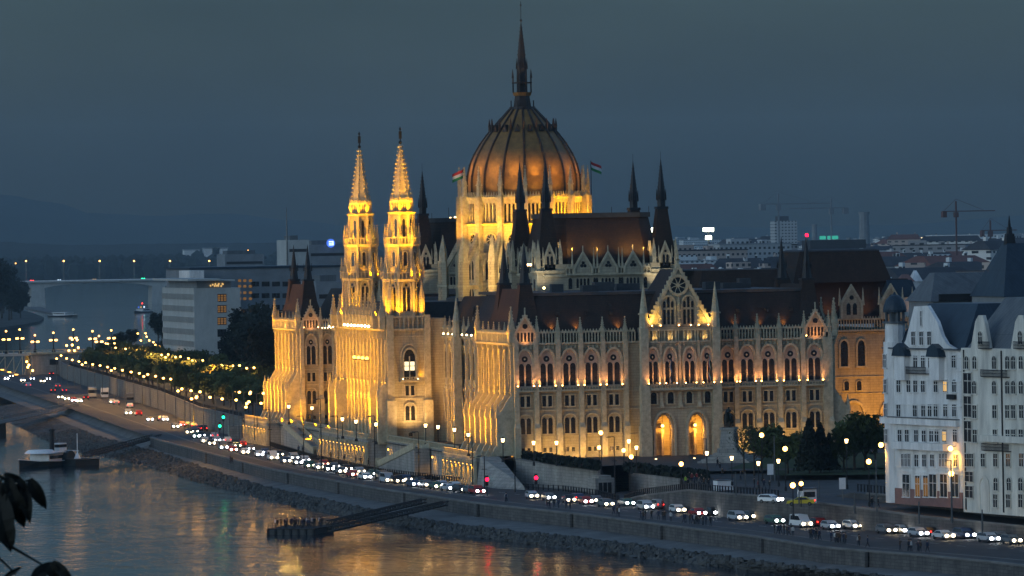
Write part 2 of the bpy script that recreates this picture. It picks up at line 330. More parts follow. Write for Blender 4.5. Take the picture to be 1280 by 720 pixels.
# little gables over the outer bays
def small_gable(par,cx,oy_x,oy_y,ang,w=5.0,z0=EA,h=5.8,lit=True):
    g=MB().mat('stone_trim').at(oy_x,oy_y,ang); hw=w/2
    g.ring([(cx-hw,z0),(cx-hw,z0+1.6),(cx,z0+h),(cx+hw,z0+1.6),(cx+hw,z0)],[(cx-hw+.45,z0),(cx-hw+.45,z0+1.5),(cx,z0+h-.75),(cx+hw-.45,z0+1.5),(cx+hw-.45,z0)],-.75,-.1)
    g.mat('stone'); g.ext([(cx-hw+.3,z0+.02),(cx-hw+.3,z0+1.6),(cx,z0+h-.5),(cx+hw-.3,z0+1.6),(cx+hw-.3,z0+.02)],-.4,-.15)
    g.mat('glass'); 
    for i in range(5): lancet(g,cx-1.4+i*.7,.42,z0+.25,z0+1.7,z0+2.1,-.44,-.38,3)
    disc(g,cx,z0+3.3,.52,-.44,-.38,10)
    g.mat('stone_trim')
    for k in range(6):
        for s in (-1,1): 
            t=k/6; x=cx+s*hw*(1-t); z=z0+1.7+(h-1.6)*t; g.box(x-.13,x+.13,-.6,-.3,z,z+.35)
    g.box(cx-.12,cx+.12,-.5,-.3,z0+h,z0+h+1.2)
    g.build('small_gable',par)
    a=R_(ang)
    if lit:
        lx,ly=cx,-1.6; spot((oy_x+lx*math.cos(a)-ly*math.sin(a),oy_y+lx*math.sin(a)+ly*math.cos(a),z0-.1),(oy_x+cx*math.cos(a),oy_y+cx*math.sin(a),z0+3),75,150,1,PINK,rad=.5,parent=PAL)
        for s in (-hw+.55,hw-.55):
            lx,ly=cx+s,-.62; sub('floodlight',FL_P,par,oy_x+lx*math.cos(a)-ly*math.sin(a),oy_y+lx*math.sin(a)+ly*math.cos(a),z0+.2,ang)
small_gable(END,-30.3,0,-134,0); small_gable(END,29.1,0,-134,0)
for x in (-27.9,26.8,31.9): sub('pinnacle',PINN,END,x,-134.2,23.0,0,(1,1,1.05))
# ------------------------------------------------------------------ gable front with portals
G=MB().mat('stone').at(0,-138,0)
GL,GR=-7.1,7.5; gc=.1
# body with two portal openings: piers and spandrels
G.box(GL,GR,.6,5,8.2,EA+2.6)
G.box(GL,GR,0,.7,9.6,EA+2.6)
for a,b in ((GL,-5.2),(-1.2,1.5),(5.4,GR)): G.box(a,b,0,5,-.5,9.6)
for c in (-3.2,3.45):
    w2=2.0 if c<0 else 1.95; pts=arch(2*w2,5.6,8.6,8,c)
    G.ring([(c-w2,9.6),]+[(p,9.6) for p,q in pts[1:-1]]+[(c+w2,9.6)],pts,0,2.2)
    G.mat('stone_trim'); arch_ring(G,2*w2-.2,0,5.6,8.5,.45,-.5,.1,c,8); arch_ring(G,2*w2-.9,0,5.5,8.0,.35,.3,.9,c,8); G.mat('stone')
    G.mat('recess'); G.box(c-w2,c+w2,4.2,4.6,-.3,9.6); G.mat('glass'); lancet(G,c-.75,.9,.3,4,5,4.1,4.25); lancet(G,c+.75,.9,.3,4,5,4.1,4.25); G.mat('stone_trim'); G.tube((c,1.6,0),(c,1.6,5.2),.28,8); G.mat('stone')
G.mat('stone_trim')
for z in (9.4,12.7,22.0,EA+2.4): G.box(GL-.15,GR+.15,-.25,.05,z,z+.25)
G.box(GL+1,GR-1,-1.5,.05,13.0,13.45); 
for i in range(23): G.box(GL+1.1+i*.56-.07,GL+1.1+i*.56+.07,-1.45,-1.3,13.45,14)
G.box(GL+1,GR-1,-1.5,-1.28,14,14.12)
corbels(G,GL+.5,GR-.5,EA-.2)
for x in (-3.75,.1,4.0): buttress(G,x,9.5,EA+2.4,.55,.35,.1)
for x in (GL,GR):
    G.box(x-.75,x+.75,-1.0,.6,-.4,EA+2.5); G.box(x-1.1,x+1.1,-1.5,.8,-.4,6); G.box(x-.9,x+.9,-1.25,.7,6,14)
    G.fr(x,-.2,8,.95,.85,EA+2.5,EA+5.2); G.fr(x,-.2,8,1.15,1.15,EA+5.2,EA+5.5); G.fr(x,-.2,8,.85,.06,EA+5.5,EA+11.5)
parapet(G,GL+1,GR-1,EA-.1,EA+2.3,-.35,-.1,.8,False)
# big triangular gable
za=EA+2.7; G.mat('stone'); G.ext([(GL+.6,za),(gc,37.4),(GR-.6,za)],.0,.6)
G.mat('stone_trim'); G.ring([(GL+.3,za),(gc,38.0),(GR-.3,za)],[(GL+1.1,za),(gc,36.9),(GR-1.1,za)],-.35,.7)
for k in range(15):
    for s in (-1,1):
        t=(k+.5)/15; x=gc+s*7*(1-t); z=za+12.2*t; G.box(x-.2,x+.2,-.2,.4,z,z+.6)
G.box(gc-.2,gc+.2,-.1,.3,37.8,40.2); G.box(gc-.5,gc+.5,-.1,.3,38.6,38.9)
G.mat('glass')
for c in (-2.0,2.1):
    for i in (-1,0,1): G.box(c+i*.8-.25,c+i*.8+.25,-.06,.02,za+.5,za+3.4); lancet(G,c+i*.8,.5,za+3.8,za+4.6+(.8 if i==0 else 0),za+5.1+(.8 if i==0 else 0),-.06,.02,3)
G.mat('stone_trim')
for c in (-2.0,2.1): arch_ring(G,2.6,za+.3,za+4.2,za+6.0,.25,-.3,.02,c)
for c in (-3.85,.05,3.95):
    G.box(c-.28,c+.28,-.7,.02,za-.1,za+1); G.box(c-.2,c+.2,-.5,.02,za+1,za+4.4); G.box(c-.32,c+.32,-.62,.02,za+2.4,za+2.7); G.sq(c,-.3,.3,.03,za+4.4,za+6.2)
    for k in range(5): G.ball((c+(-.2,.2)[k%2],-.55,za+.9+k*.8),.24,6,4)
GF=nm('gable_front',G)
sub('rose_window',W_ROSE,GF,gc-.1,-138.02,za+8.2,0,(1.25,1,1.25))
for x in (-5.4,-1.9,2.1,5.7):
    sub('window',W_BIG,GF,x,-138.02,14.0,0,(.82,1,1)); 
    w=0
for x in (-5.3,-1.85,1.95,5.7): sub('window',W_ONE,GF,x,-138.02,10.3,0,(1.3,1,.8))
for x in (-5.4,-1.9,2.1,5.7):
    for s in (-1.1,1.1): spot((x+s*.9,-139.7,14.3),(x+s*.5,-138,19),80,110,1,PINK,parent=PAL); sub('floodlight',FL_P,GF,x+s,-139.3,14.25)
for x in (-5.6,-3.85,-.1,2.3,3.95,5.9): sub('floodlight',FL_P,GF,x,-138.9,za+.15)
for x in (-3.2,3.45):
    w=MB().mat('e_street').at(x,-136.6,0,0); w.ball((0,0,5.9),.30,8,5); w.mat('dark'); w.tube((0,0,6.2),(0,0,8.2),.05,5); w.build('portal_lantern',GF)
    spot((x,-138.3,5.9),(x,-134.5,4),520,140,1,(1,.42,.05),parent=PAL)
# ------------------------------------------------------------------ roofs
R=MB().mat('roof')
def hip(mb,x0,x1,y0,y1,z0,i,z1): mb.prism([(x0,y0),(x1,y0),(x1,y1),(x0,y1)],z0,z1,[(x0+i,y0+i),(x1-i,y0+i),(x1-i,y1-i),(x0+i,y1-i)])
hip(R,-31.8,31.8,-133.3,-84,24.0,4.2,32.2)
R.mat('roofmetal'); R.box(-27.9,27.9,-129.4,-80,32.0,32.6); 
for x,y,a,b,c in ((-20,-118,1.2,1.,1.6),(-14,-121,1.6,1.2,1.3),(-9,-112,2,1.4,1.8),(-3,-108,2.4,1,1.4),(3,-114,1.4,1,2),(12,-118,1.5,1.5,1.5),(18,-112,2.2,1.2,1.2),(22,-106,1.2,1.2,2)): R.box(x-a,x+a,y-b,y+b,32.6,32.6+c)
for x in (-23,-17,-12,14,20,25): R.mat('dark'); R.box(x-.35,x+.35,-131.6,-130,28.0,28.7)
R.mat('roof'); R.at(gc,0,0)
R.prism([(-6.8,-137.3),(6.8,-137.3),(6.8,-119),(-6.8,-119)],24.6,36.9,[(-.1,-137.3),(.1,-137.3),(.1,-124),(-.1,-124)])
R.at(); RO=nm('roof',R)
for x in (-24.5,-19.5,-11,13,18,23): spot((x,-132.9,25.4),(x,-131.0,30),120,110,1,(1,.5,.12),parent=PAL)
# ------------------------------------------------------------------ end pavilions: four, mirrored
def pavilion(sx,sy):
    # ribs on the river / square side
    p=MB().mat('stone'); Y0=134 if sy>0 else -102.5; Y1=102.5 if sy>0 else -134
    hi=max(Y0,Y1); L=31.5
    ang=-90 if sx<0 else 90
    ox=32.5*sx; oy=hi if sx<0 else hi-L
    p.at(ox,oy,ang)
    p.box(.12,L-.12,0,8.5,-.5,EA-.46)
    p.mat('stone_trim')
    for z in (9.3,12.95,22.0): p.box(-.1,L+.1,-.12,.05,z,z+.22)
    p.box(-.2,L+.2,-.8,.3,EA-.45,EA)
    xs=[.7+i*(L-1.4)/6 for i in range(7)]
    for x in xs:
        p.box(x-.42,x+.42,-.72,.1,12.5,EA+.2); p.mat('recess'); p.box(x-.16,x+.16,-.74,-.7,14,EA-1.6); p.mat('stone_trim'); p.sq(x,-.72,.3,.05,EA-1.2,EA+.6)  # darker stripe on the flat rib face stands for a slot's shade
        for z in (13.4,16.6,19.8): p.box(x-.46,x+.46,-.8,.1,z,z+.16)
        p.prism([(x-.5,-3.6),(x+.5,-3.6),(x+.5,.1),(x-.5,.1)],8.0,12.5,[(x-.42,-.72),(x+.42,-.72),(x+.5,.1),(x-.5,.1)])
        p.box(x-.55,x+.55,-3.7,.1,.6,8.0); p.sq(x,-3.4,.5,.04,8.0,11.2); p.prism([(x-.6,-5.2),(x+.6,-5.2),(x+.6,-3.6),(x-.6,-3.6)],.0,2.6,[(x-.5,-3.9),(x+.5,-3.9),(x+.5,-3.6),(x-.5,-3.6)])
    for a,b in zip(xs,xs[1:]):
        c=(a+b)/2; p.mat('stone_trim'); arch_ring(p,2.9,14,18.4,21.2,.3,-.25,.02,c); p.box(c-.12,c+.12,-.15,.02,14,19)
        p.mat('glass'); lancet(p,c-.75,1.2,14.2,18.4,19.8,-.08,.0,3); lancet(p,c+.75,1.2,14.2,18.4,19.8,-.08,.0,3)
        lancet(p,c,1.5,4.2,7.4,8.6,-.08,0,3); p.box(c-.9,c+.9,-.08,0,10.2,12); p.box(c-.7,c+.7,-.08,0,.9,2.4)
    p.mat('stone_trim')
    for z in (15.5,17,18.5,20): 
        pass
    parapet(p,0,L,EA,24.9,-.85,-.6)
    if sx<0:
        p.mat('e_loggia')
        lancet(p,L-3.1,1.6,.1,2.4,3.6,-.1,0)
        p.mat('stone_trim')
    P=nm('pavilion',p)
    for i,x in enumerate(xs):
        wx,wy=(ox-(-1)*0,0)
        X=ox-(-.6)*(-1)*sx*-1 if False else ox+sx*.6; Yp=oy-x if sx<0 else oy+x
        sub('pinnacle',PINN,P,X,Yp,EA+.2,0,(1.15,1.15,1.2) if i in(0,6) else (.8,.8,.8))
    for ey in (oy,oy-L) if sx<0 else (oy,oy+L):
        sub('pinnacle',PINN,P,ox+sx*.5,ey,EA+.2,0,(1.35,1.35,1.45))
    # steep roof with two dark spirelets
    r=MB().mat('roof'); cx=29.0*sx; ya,yb=sorted((110*sy,128.8*sy))
    r.prism([(cx-3.2,ya-4),(cx+3.2,ya-4),(cx+3.2,yb+4),(cx-3.2,yb+4)],24,33.4,[(cx-.7,ya-.5),(cx+.7,ya-.5),(cx+.7,yb+.5),(cx-.7,yb+.5)])
    P2=r.build('pavilion_roof',P)
    for y in (ya,yb):
        q=MB().mat('roof').at(cx,y,0); q.sq(0,0,2.5,1.15,24.5,34.2); q.mat('dark'); q.sq(0,0,1.35,1.3,34.2,34.6); q.fr(0,0,8,1.05,.75,34.6,37.2,PI/8); q.fr(0,0,8,1.0,1.0,37.2,37.4,PI/8); q.fr(0,0,8,.7,.03,37.4,43.0,PI/8)
        for a in range(4): q.sq(.95*math.cos(a*PI/2),.95*math.sin(a*PI/2),.14,.02,36.6,38.6)
        q.build('spire',P)
    return P
PV={}
for sx in (-1,1):
    for sy in (-1,1): PV[sx,sy]=pavilion(sx,sy)
# north end range + its south-facing return at y=106 seen past the river front
N=MB().mat('stone'); N.box(-32.4,32.4,102.2,133,-.5,EA-.4); N.mat('roof'); hip(N,-24,24,90,132,24,4,32.2); N.mat('stone_trim').at(0,102.2,0)
for z in (.9,4.2,9.3,12.95,22): N.box(-32.6,-24,-.18,.05,z,z+.22)
N.box(-32.7,-23.5,-.5,.1,EA-.45,EA); corbels(N,-32.3,-24,EA-.45); parapet(N,-27.6,-24.0,EA,25,-.45,-.2)
for x in (-32.2,-27.7,-24.2): buttress(N,x,0,EA+.3)
NE_=nm('end_range',N)
for x in (-30.0,-26.0):
    T=MB().at(0,105,0).mat('stone_trim'); grand_bay(T,NE_,x,0,102.2,0,lamps=False,wide=.85); T.build('balcony',NE_)
if 1:  small_gable(NE_,-30.0,0,102.2,0,4.6)
for x in (-27.6,-24.2): sub('pinnacle',PINN,NE_,x,102.0,23)
for x in (-27.3,-26.6,-25.9,-25.2): sub('floodlight',FL_W,NE_,x,101.4,22.9,0,(.45,.45,.45))
# ------------------------------------------------------------------ wings between
def wing(sy):
    p=MB().mat('stone'); a,b=(-105,-28) if sy<0 else (28,106)
    p.box(-24.5,24.5,a,b,-.5,EA-.4); p.at(-24.5,b,-90); L=b-a
    p.mat('stone_trim')
    for z in (4.2,12.5,22.0): p.box(0,L,-.2,.05,z,z+.22)
    p.box(0,L,-.45,.2,EA-.45,EA); parapet(p,0,L,EA,24.6,-.4,-.15)
    n=16; s=L/n
    for i in range(1,n):
        x=i*s; p.box(x-.4,x+.4,-.5,.05,12.5,EA+.2); p.box(x-.42,x+.42,-.6,.05,0,12.5)
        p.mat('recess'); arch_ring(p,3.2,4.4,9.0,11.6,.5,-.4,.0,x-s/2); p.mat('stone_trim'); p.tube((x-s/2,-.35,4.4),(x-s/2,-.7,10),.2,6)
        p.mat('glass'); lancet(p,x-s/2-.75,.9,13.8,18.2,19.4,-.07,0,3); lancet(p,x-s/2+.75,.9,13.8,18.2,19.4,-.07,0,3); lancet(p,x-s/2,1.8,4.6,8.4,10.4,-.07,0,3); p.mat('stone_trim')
        arch_ring(p,2.9,13.6,18.4,21,.25,-.35,0,x-s/2)
    p.at(); p.mat('roof'); hip(p,-23.8,-6,a+6,b+2,24.0,3.6,31.2); hip(p,6,23.8,a+6,b+2,24.0,3.6,31.2); p.mat('roofmetal'); p.box(-8,8,a,b,31,32.4)
    P=nm('wing',p)
    for i in range(1,n):
        y=b-i*s; sub('pinnacle',PINN,P,-25.2,y,EA+.2,0,(.75,.75,.85)); 
        sub('floodlight',FL_W,P,-25.6,y,EA+.35,0,(.8,.8,.8))
    if sy<0:
        # taller buttress turret half way
        q=MB().mat('stone_trim').at(-25.9,-62+14,0); q.sq(0,0,.9,.8,0,22.8); q.fr(0,0,8,.95,.85,22.8,26,PI/8); q.fr(0,0,8,1.1,1.1,26,26.3,PI/8); q.fr(0,0,8,.8,.05,26.3,31.5,PI/8); q.build('turret',P)
    # row of steep dormer roofs
    r=MB().mat('roof')
    for i in range(4,13,1):
        y=b-i*s; r.fr(-21.8,y,4,2.0,.05,24,29.3,PI/4)
    r.build('roof',P)
    return P
WS=wing(-1); WN=wing(1)
# ------------------------------------------------------------------ river-front centre block
C=MB().mat('stone'); C.box(-37,-24,-28.3,28.3,-.5,26.6); C.box(-24,-8,-28,28,-.5,26); C.mat('roofmetal'); C.box(-33,-12,-18,18,26,30)
C.mat('stone_trim')
# south (and north) return with the great lit window
for sy in (-1,):
    C.at(0,-28.3,0)
    for z in (.9,4.2,9.3,12.95,22.6): C.box(-37.1,-28,-.18,.05,z,z+.22)
    C.box(-37.4,-27.6,-.6,.1,EA+1.2,EA+1.7); parapet(C,-36.4,-28.4,EA+1.7,27.2,-.45,-.2,.95,False)
    for x,wd in ((-36.6,1.5),(-28.4,1.3)):
        C.box(x-wd/2,x+wd/2,-1.0,.1,-.4,27.4); C.box(x-wd/2-.3,x+wd/2+.3,-1.5,.1,-.4,9)
    c=-32.3; arch_ring(C,2.6,13.5,17.8,20.0,.35,-.6,.02,c,8); arch_ring(C,3.5,13.4,18.0,20.9,.3,-.35,.02,c,8)
    C.box(c-2.3,c+2.3,-1.3,.05,12.9,13.3); 
    for i in range(8): C.box(c-2.2+i*.6,c-2.05+i*.6,-1.25,-1.1,13.3,13.9)
    C.box(c-2.3,c+2.3,-1.3,-1.08,13.9,14.02); C.ext([(c-2.3,20.4),(c,23.2),(c+2.3,20.4),(c+2,20.2),(c,22.6),(c-2,20.2)],-.3,.02) if False else None
    C.box(c-.12,c+.12,-.3,.0,13.5,18.5)
CB=nm('centre_block',C)
w=MB().at(-32.3,-28.3,0).mat('glass'); lancet(w,0,2.5,13.6,17.8,19.9,-.09,-.03,8); w.mat('e_winw'); w.box(-1.1,-.15,-.14,-.08,15.4,17.3); w.box(.15,1.1,-.14,-.08,15.4,17.3); w.mat('dark'); w.box(-1.15,1.15,-.18,-.12,16.3,16.42); w.build('lit_window',CB)
for x in (-33.9,-30.7): sub('floodlight',FL_W,CB,x,-29.3,13.5,0,(.5,.5,.5))
sub('window',W_PAIR,CB,-32.3,-28.32,10.0); sub('window',W_LANC,CB,-32.3,-28.32,4.6); sub('window',W_ONE,CB,-32.3,-28.32,.6,0,(1,1,.5))
# west front: ribs, loggia
F=MB().mat('stone').at(-37,28.3,-90); L=56.6
F.mat('stone_trim')
for z in (4.0,9.6,12.6,22.6): F.box(0,L,-.14,.05,z,z+.3)
F.box(0,L,-.7,.1,EA+1.2,EA+1.7); parapet(F,0,L,EA+1.7,27.0,-.6,-.35)
n=14; s=L/n
for i in range(n+1):
    x=i*s; big=i in(0,2,12,14)
    F.box(x-.36,x+.36,-.62,.05,13,EA+1.6); F.mat('recess'); F.box(x-.12,x+.12,-.64,-.6,14,EA-.5); F.mat('stone_trim'); F.box(x-.26,x+.26,-.5,.05,0,13); F.sq(x,-.6,.3,.04,EA-.6,EA+1.4); F.sq(x,-.6,.24,.04,13,15)  # no slot is cut: its shade is the darker stripe up each rib
    if big:
        F.box(x-.8,x+.8,-2.6,.05,-.4,9.5); F.prism([(x-.8,-2.6),(x+.8,-2.6),(x+.8,.05),(x-.8,.05)],9.5,12.5,[(x-.6,-1.4),(x+.6,-1.4),(x+.6,.05),(x-.6,.05)]); F.sq(x,-2.2,.55,.04,9.5,14)
    if i<n:
        c=x+s/2; F.mat('stone_trim'); arch_ring(F,2.4,13.6,18.6,21.4,.3,-.2,0,c)
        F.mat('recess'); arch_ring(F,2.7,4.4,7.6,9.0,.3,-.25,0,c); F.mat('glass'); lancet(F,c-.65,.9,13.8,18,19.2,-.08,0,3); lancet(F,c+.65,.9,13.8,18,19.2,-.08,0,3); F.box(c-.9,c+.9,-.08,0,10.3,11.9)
        F.mat('e_loggia' if 2<=i<12 else 'glass'); lancet(F,c,1.5,4.6,7.4,8.6,-.08,0,3)
        if i in (1,12): F.mat('e_loggia'); lancet(F,c,2.0,.4,2.6,3.7,-.09,0,4)
        F.mat('stone_trim')
FR=F.build('river_front',CB)
for i in range(3,12): sub('pinnacle',PINN,CB,-38.0,28.3-i*s,EA+1.6,0,(1.1,1.1,1.6))
for i in (0,2,12,14): sub('pinnacle',PINN,CB,-38.2,28.3-i*s,EA+1.6,0,(1.5,1.5,1.5))
for i in range(3,11): sub('floodlight',FL_W,CB,-38.4,28.3-(i+.5)*s,EA+1.9,0,(1.2,1.2,1.2))
for i in (6,7.2,8.4,9.6): sub('floodlight',FL_Y,CB,-38.6,28.3-(i+.5)*s,17.6,0,(1.6,1.6,1.6))
# ------------------------------------------------------------------ the two river towers
def tower(cy):
    t=MB().mat('stone').at(-32.6,cy,0); o8=PI/8
    T_=link('river_tower',None,PAL)
    def lev(r,z0,z1,m='stone'): t.mat(m); t.fr(0,0,8,r/math.cos(o8),r/math.cos(o8),z0,z1,o8)
    lev(3.75,26.5,34.6); t.mat('stone_trim'); t.fr(0,0,8,4.5,4.7,34.6,35.2,o8)
    lev(3.15,35.2,42.4); t.mat('stone_trim'); t.fr(0,0,8,3.9,4.1,42.2,42.8,o8)
    lev(2.3,42.8,49.4); t.mat('stone_trim'); t.fr(0,0,8,2.9,3.3,49.2,49.7,o8)
    lev(1.7,49.7,52.8)
    t.mat('stone_trim')
    for k in range(8):       # face furniture
        a=k*45
        t.at(-32.6,cy,a)
        def onface(r): pass
        # vertical corner shafts & balustrades
        for r,z0,z1,rail in ((3.75,26.5,34.6,37.3),(3.15,35.2,42.2,44.2),(2.3,42.8,49.2,None)):
            cx=r*math.tan(o8); t.box(cx-.28,cx+.28,-r-.35,-r+.3,z0,z1)
            if rail:
                hw=(r+.45)*math.tan(o8); z=z1+.6; t.box(-hw,hw,-r-.6,-r-.42,z+1.25,z+1.5)
                for i in range(5): x=-hw+hw*2*i/4; t.box(x-.11,x+.11,-r-.6,-r-.42,z,z+1.3)
        t.mat('glass'); 
        lancet(t,0,.55,44.2,47.6,48.2,-2.38,-2.28,3)
        t.mat('stone_trim'); 
        hw=1.0
        for i in range(4): x=-.85+i*.57; t.box(x-.09,x+.09,-2.35,-2.2,49.7,52.0)
        t.box(-1,1,-2.4,-2.15,51.8,52.2); 
        for i in range(3): x=-.57+i*.57; t.ext([(x-.28,52.2),(x,52.9),(x+.28,52.2)],-2.36,-2.2)
    t.at(-32.6,cy,0)
    t.build('shaft',T_)
    sp=MB().mat('stone_trim').at(-32.6,cy,0); sp.fr(0,0,8,2.15,.24,52.4,64.4,o8)
    for k in range(8):
        a=o8+k*PI/4
        for j in range(13):
            q=j/13; r=(2.15*(1-q)+.24*q)+.06; z=52.6+12*q; x,y=r*math.cos(a),r*math.sin(a); sp.ball((x,y,z+.15),.25,4,3)
    sp.fr(0,0,8,.5,.5,63.6,64.0); sp.mat('bronze'); sp.ball((0,0,64.8),.4,6,4); sp.tube((0,0,64.4),(0,0,68.2),.16,6,.1); sp.box(-.3,.3,-.15,.15,65.6,67.2); sp.ball((0,0,67.7),.28,6,4)
    sp.build('spire',T_)
    for k in range(8):
        a=R_(k*45-90); face=k*45
        for r,z,me,sc in ((3.77,28.2,W_TALL,(1.0,1,.98)),(3.17,38.0,W_SLIT,(1.5,1,1.0))):
            sub('window',me,T_,-32.6+r*math.cos(a),cy+r*math.sin(a),z,face,sc,vis=(1 if k in(0,7,6,1) else .2))
        a2=a+R_(22.5)
        sub('pinnacle',PINN,T_,-32.6+4.55*math.cos(a2),cy+4.55*math.sin(a2),35.2,0,(.75,.75,.95),vis=1 if k in(0,7,6) else .3)
        sub('pinnacle',PINN,T_,-32.6+3.75*math.cos(a2),cy+3.75*math.sin(a2),42.6,0,(.7,.7,.95),vis=1 if k in(0,7,6) else .3)
        sub('pinnacle',PINN,T_,-32.6+2.35*math.cos(a2),cy+2.35*math.sin(a2),49.7,0,(.5,.5,.8),vis=1 if k in(0,7,6) else .3)
    # raking buttresses against the lowest stage
    for a in (-45,45,135,225):
        b=MB().mat('stone'); b.at(-32.6,cy,a); b.box(-.45,.45,-5.3,-4.4,26,31); b.sq(0,-4.85,.5,.04,31,35.5); b.prism([(-.25,-4.4),(.25,-4.4),(.25,-3.6),(-.25,-3.6)],28,32,[(-.25,-4.3),(.25,-4.3),(.25,-3.6),(-.25,-3.6)])
        b.build('flying_buttress',T_)
    return T_
TW={cy:tower(cy) for cy in (-23.9,23.0)}
# ------------------------------------------------------------------ dome
D=MB(); V16=R_(11.25)
D.mat('stone'); D.fr(0,0,16,14.6,14.6,26,40.2,V16); D.fr(0,0,16,13.9,13.9,40.2,46.5,V16); D.fr(0,0,16,13.2,13.2,46.5,53.2,V16)
DC=math.cos(V16)
D.mat('stone_trim'); D.fr(0,0,16,14.9,15.0,40.0,40.5,V16); D.fr(0,0,16,14.0,14.6,46.4,46.9,V16); D.fr(0,0,16,14.1,14.3,52.2,52.8,V16); D.fr(0,0,16,14.9,14.9,33.4,33.8,V16)
DR=None
for k in range(16):
    D.at(0,0,k*22.5); r=13.2*DC; hw=r*math.tan(V16)
    for i in range(6): x=-hw+.25+(2*hw-.5)*i/5; D.mat('stone_trim'); D.box(x-.17,x+.17,-r-.75,-r-.35,47.2,51.4)
    D.box(-hw-.1,hw+.1,-r-.8,-r-.3,51.4,52.2); D.mat('glass')
    for i in range(5): x=-hw+.25+(2*hw-.5)*(i+.5)/5; lancet(D,x,.55,47.2,50.6,51.2,-r-.08,-r+.02,3)
    D.mat('stone_trim')
    for i in range(8): x=-hw+.3+(2*hw-.6)*i/7; D.ext([(x-.2,52.8),(x,53.9),(x+.2,52.8)],-r-1.0,-r-.75)
    D.mat('stone_trim'); r2=14.6*DC; arch_ring(D,2.6,34.4,37.6,39.2,.35,-r2-.5,-r2+.05); arch_ring(D,2.6,27,31,33,.35,-r2-.5,-r2+.05)
    D.mat('glass'); lancet(D,0,2.2,34.6,37.4,38.8,-r2-.1,-r2+.05); lancet(D,0,2.2,27.4,31,32.6,-r2-.1,-r2+.05); D.mat('stone_trim'); D.box(-.12,.12,-r2-.3,-r2,27,39)
    D.at(0,0,k*22.5+11.25); D.box(-.55,.55,-15.1,-13.6,26,53); D.box(-.7,.7,-15.5,-13.8,26,40)
D.at(); DR=nm('drum',D)
for k in range(16):
    a=V16+k*PI/8; sub('pinnacle',PINN,DR,14.3*math.cos(a),14.3*math.sin(a),53.0,math.degrees(a),(.95,.95,1.35),vis=1 if math.sin(a)<.4 else .2)
    a=k*PI/8-PI/2; r2=13.9*DC
    if math.cos(a+PI/2+.2)>.2: sub('rose_window',W_ROSE,DR,(r2+.02)*math.cos(a),(r2+.02)*math.sin(a),43.4,k*22.5,(.95,1,.95))
# flying buttresses with pinnacled piers
for k in range(16):
    az=k*22.5+11.25
    if k in (3,4,11,12): continue
    B=MB().mat('stone')
    B.at(0,0,az); B.box(-.75,.75,-20.6,-18.6,26,38.6); B.mat('stone_trim'); B.box(-.95,.95,-20.8,-18.4,33,33.4); B.sq(0,-19.6,.95,.95,38.4,38.8); B.sq(0,-19.6,.75,.7,38.8,40.6); B.sq(0,-19.6,.7,.04,40.6,44.6)
    B.mat('stone'); B.add([(-.4,-18.7,37.0),(.4,-18.7,37.0),(.4,-18.7,38.6),(-.4,-18.7,38.6),(-.4,-13.8,44.4),(.4,-13.8,44.4),(.4,-13.8,47.2),(-.4,-13.8,47.2)],[(0,1,2,3),(7,6,5,4),(3,2,6,7),(1,0,4,5),(1,5,6,2),(0,3,7,4)])
    B.box(-.35,.35,-18.8,-14.2,32.6,33.4)
    B.build('flying_buttress',DR)
# dome shell: 16 gores and ribs
prof=[(12.35,53.0),(12.5,55),(12.35,57.5),(11.75,60),(10.75,62.3),(9.4,64.6),(7.9,66.6),(6.5,68.2),(5.0,69.9),(3.6,71.4),(2.5,72.6)]
def smooth(pf,k=4):
    out=[]
    for i in range(len(pf)-1):
        p0=pf[max(i-1,0)];p1=pf[i];p2=pf[i+1];p3=pf[min(i+2,len(pf)-1)]
        for j in range(k):
            t=j/k; out.append(tuple(.5*((2*b_)+(-a_+c_)*t+(2*a_-5*b_+4*c_-d_)*t*t+(-a_+3*b_-3*c_+d_)*t**3) for a_,b_,c_,d_ in zip(p0,p1,p2,p3)))
    return out+[pf[-1]]
prof=smooth(prof)
dm=MB().mat('dometile'); dm.lathe(0,0,prof,16,V16)
DM=nm('dome',dm)
for k in range(16):
    a=V16+k*PI/8; rb=MB().mat('rib'); c,s=math.cos(a),math.sin(a)
    for (r0,z0),(r1,z1) in zip(prof,prof[1:]):
        rb.tube(((r0+.05)*c,(r0+.05)*s,z0),((r1+.05)*c,(r1+.05)*s,z1),.27,6)
    for j in range(8,36,4):
        r0,z0=prof[j]; rb.ball(((r0+.3)*c,(r0+.3)*s,z0),.17,5,3)
    rb.sq(7.4*c,7.4*s,.2,.2,67.2,68.4); rb.sq(7.4*c,7.4*s,.26,.03,68.4,70.2)
    rb.build('rib',DM)
    b=a+V16; q=MB().mat('rib').at(0,0,math.degrees(b)+90); q.ext([(-.6,67.2),(0,68.8),(.6,67.2)],-7.5,-6.0); q.build('dormer',DM)
Ln=MB().mat('rib'); Ln.fr(0,0,16,3.0,2.9,72.2,72.8,V16); Ln.fr(0,0,8,2.1,1.7,72.8,75.4,V16); Ln.mat('dometile'); Ln.fr(0,0,8,2.0,2.3,75.2,76.0,V16); Ln.mat('dark')
for k in range(8):
    a=k*PI/4+V16; x,y=math.cos(a),math.sin(a); Ln.box(2.15*x-.12,2.15*x+.12,2.15*y-.12,2.15*y+.12,76,79.3); Ln.sq(2.2*x,2.2*y,.22,.02,79.2,81.2); Ln.box(2.7*x-.1,2.7*x+.1,2.7*y-.1,2.7*y+.1,72.8,74.2)
Ln.fr(0,0,8,1.3,1.2,76,82,V16); Ln.fr(0,0,8,2.4,2.4,78.0,78.25,V16)
for k in range(8):
    a=k*PI/4+V16; Ln.sq(1.25*math.cos(a),1.25*math.sin(a),.16,.02,81.2,83.6)
Ln.fr(0,0,8,1.15,.9,82,84.0,V16); Ln.fr(0,0,8,.95,.12,84,91.3,V16)
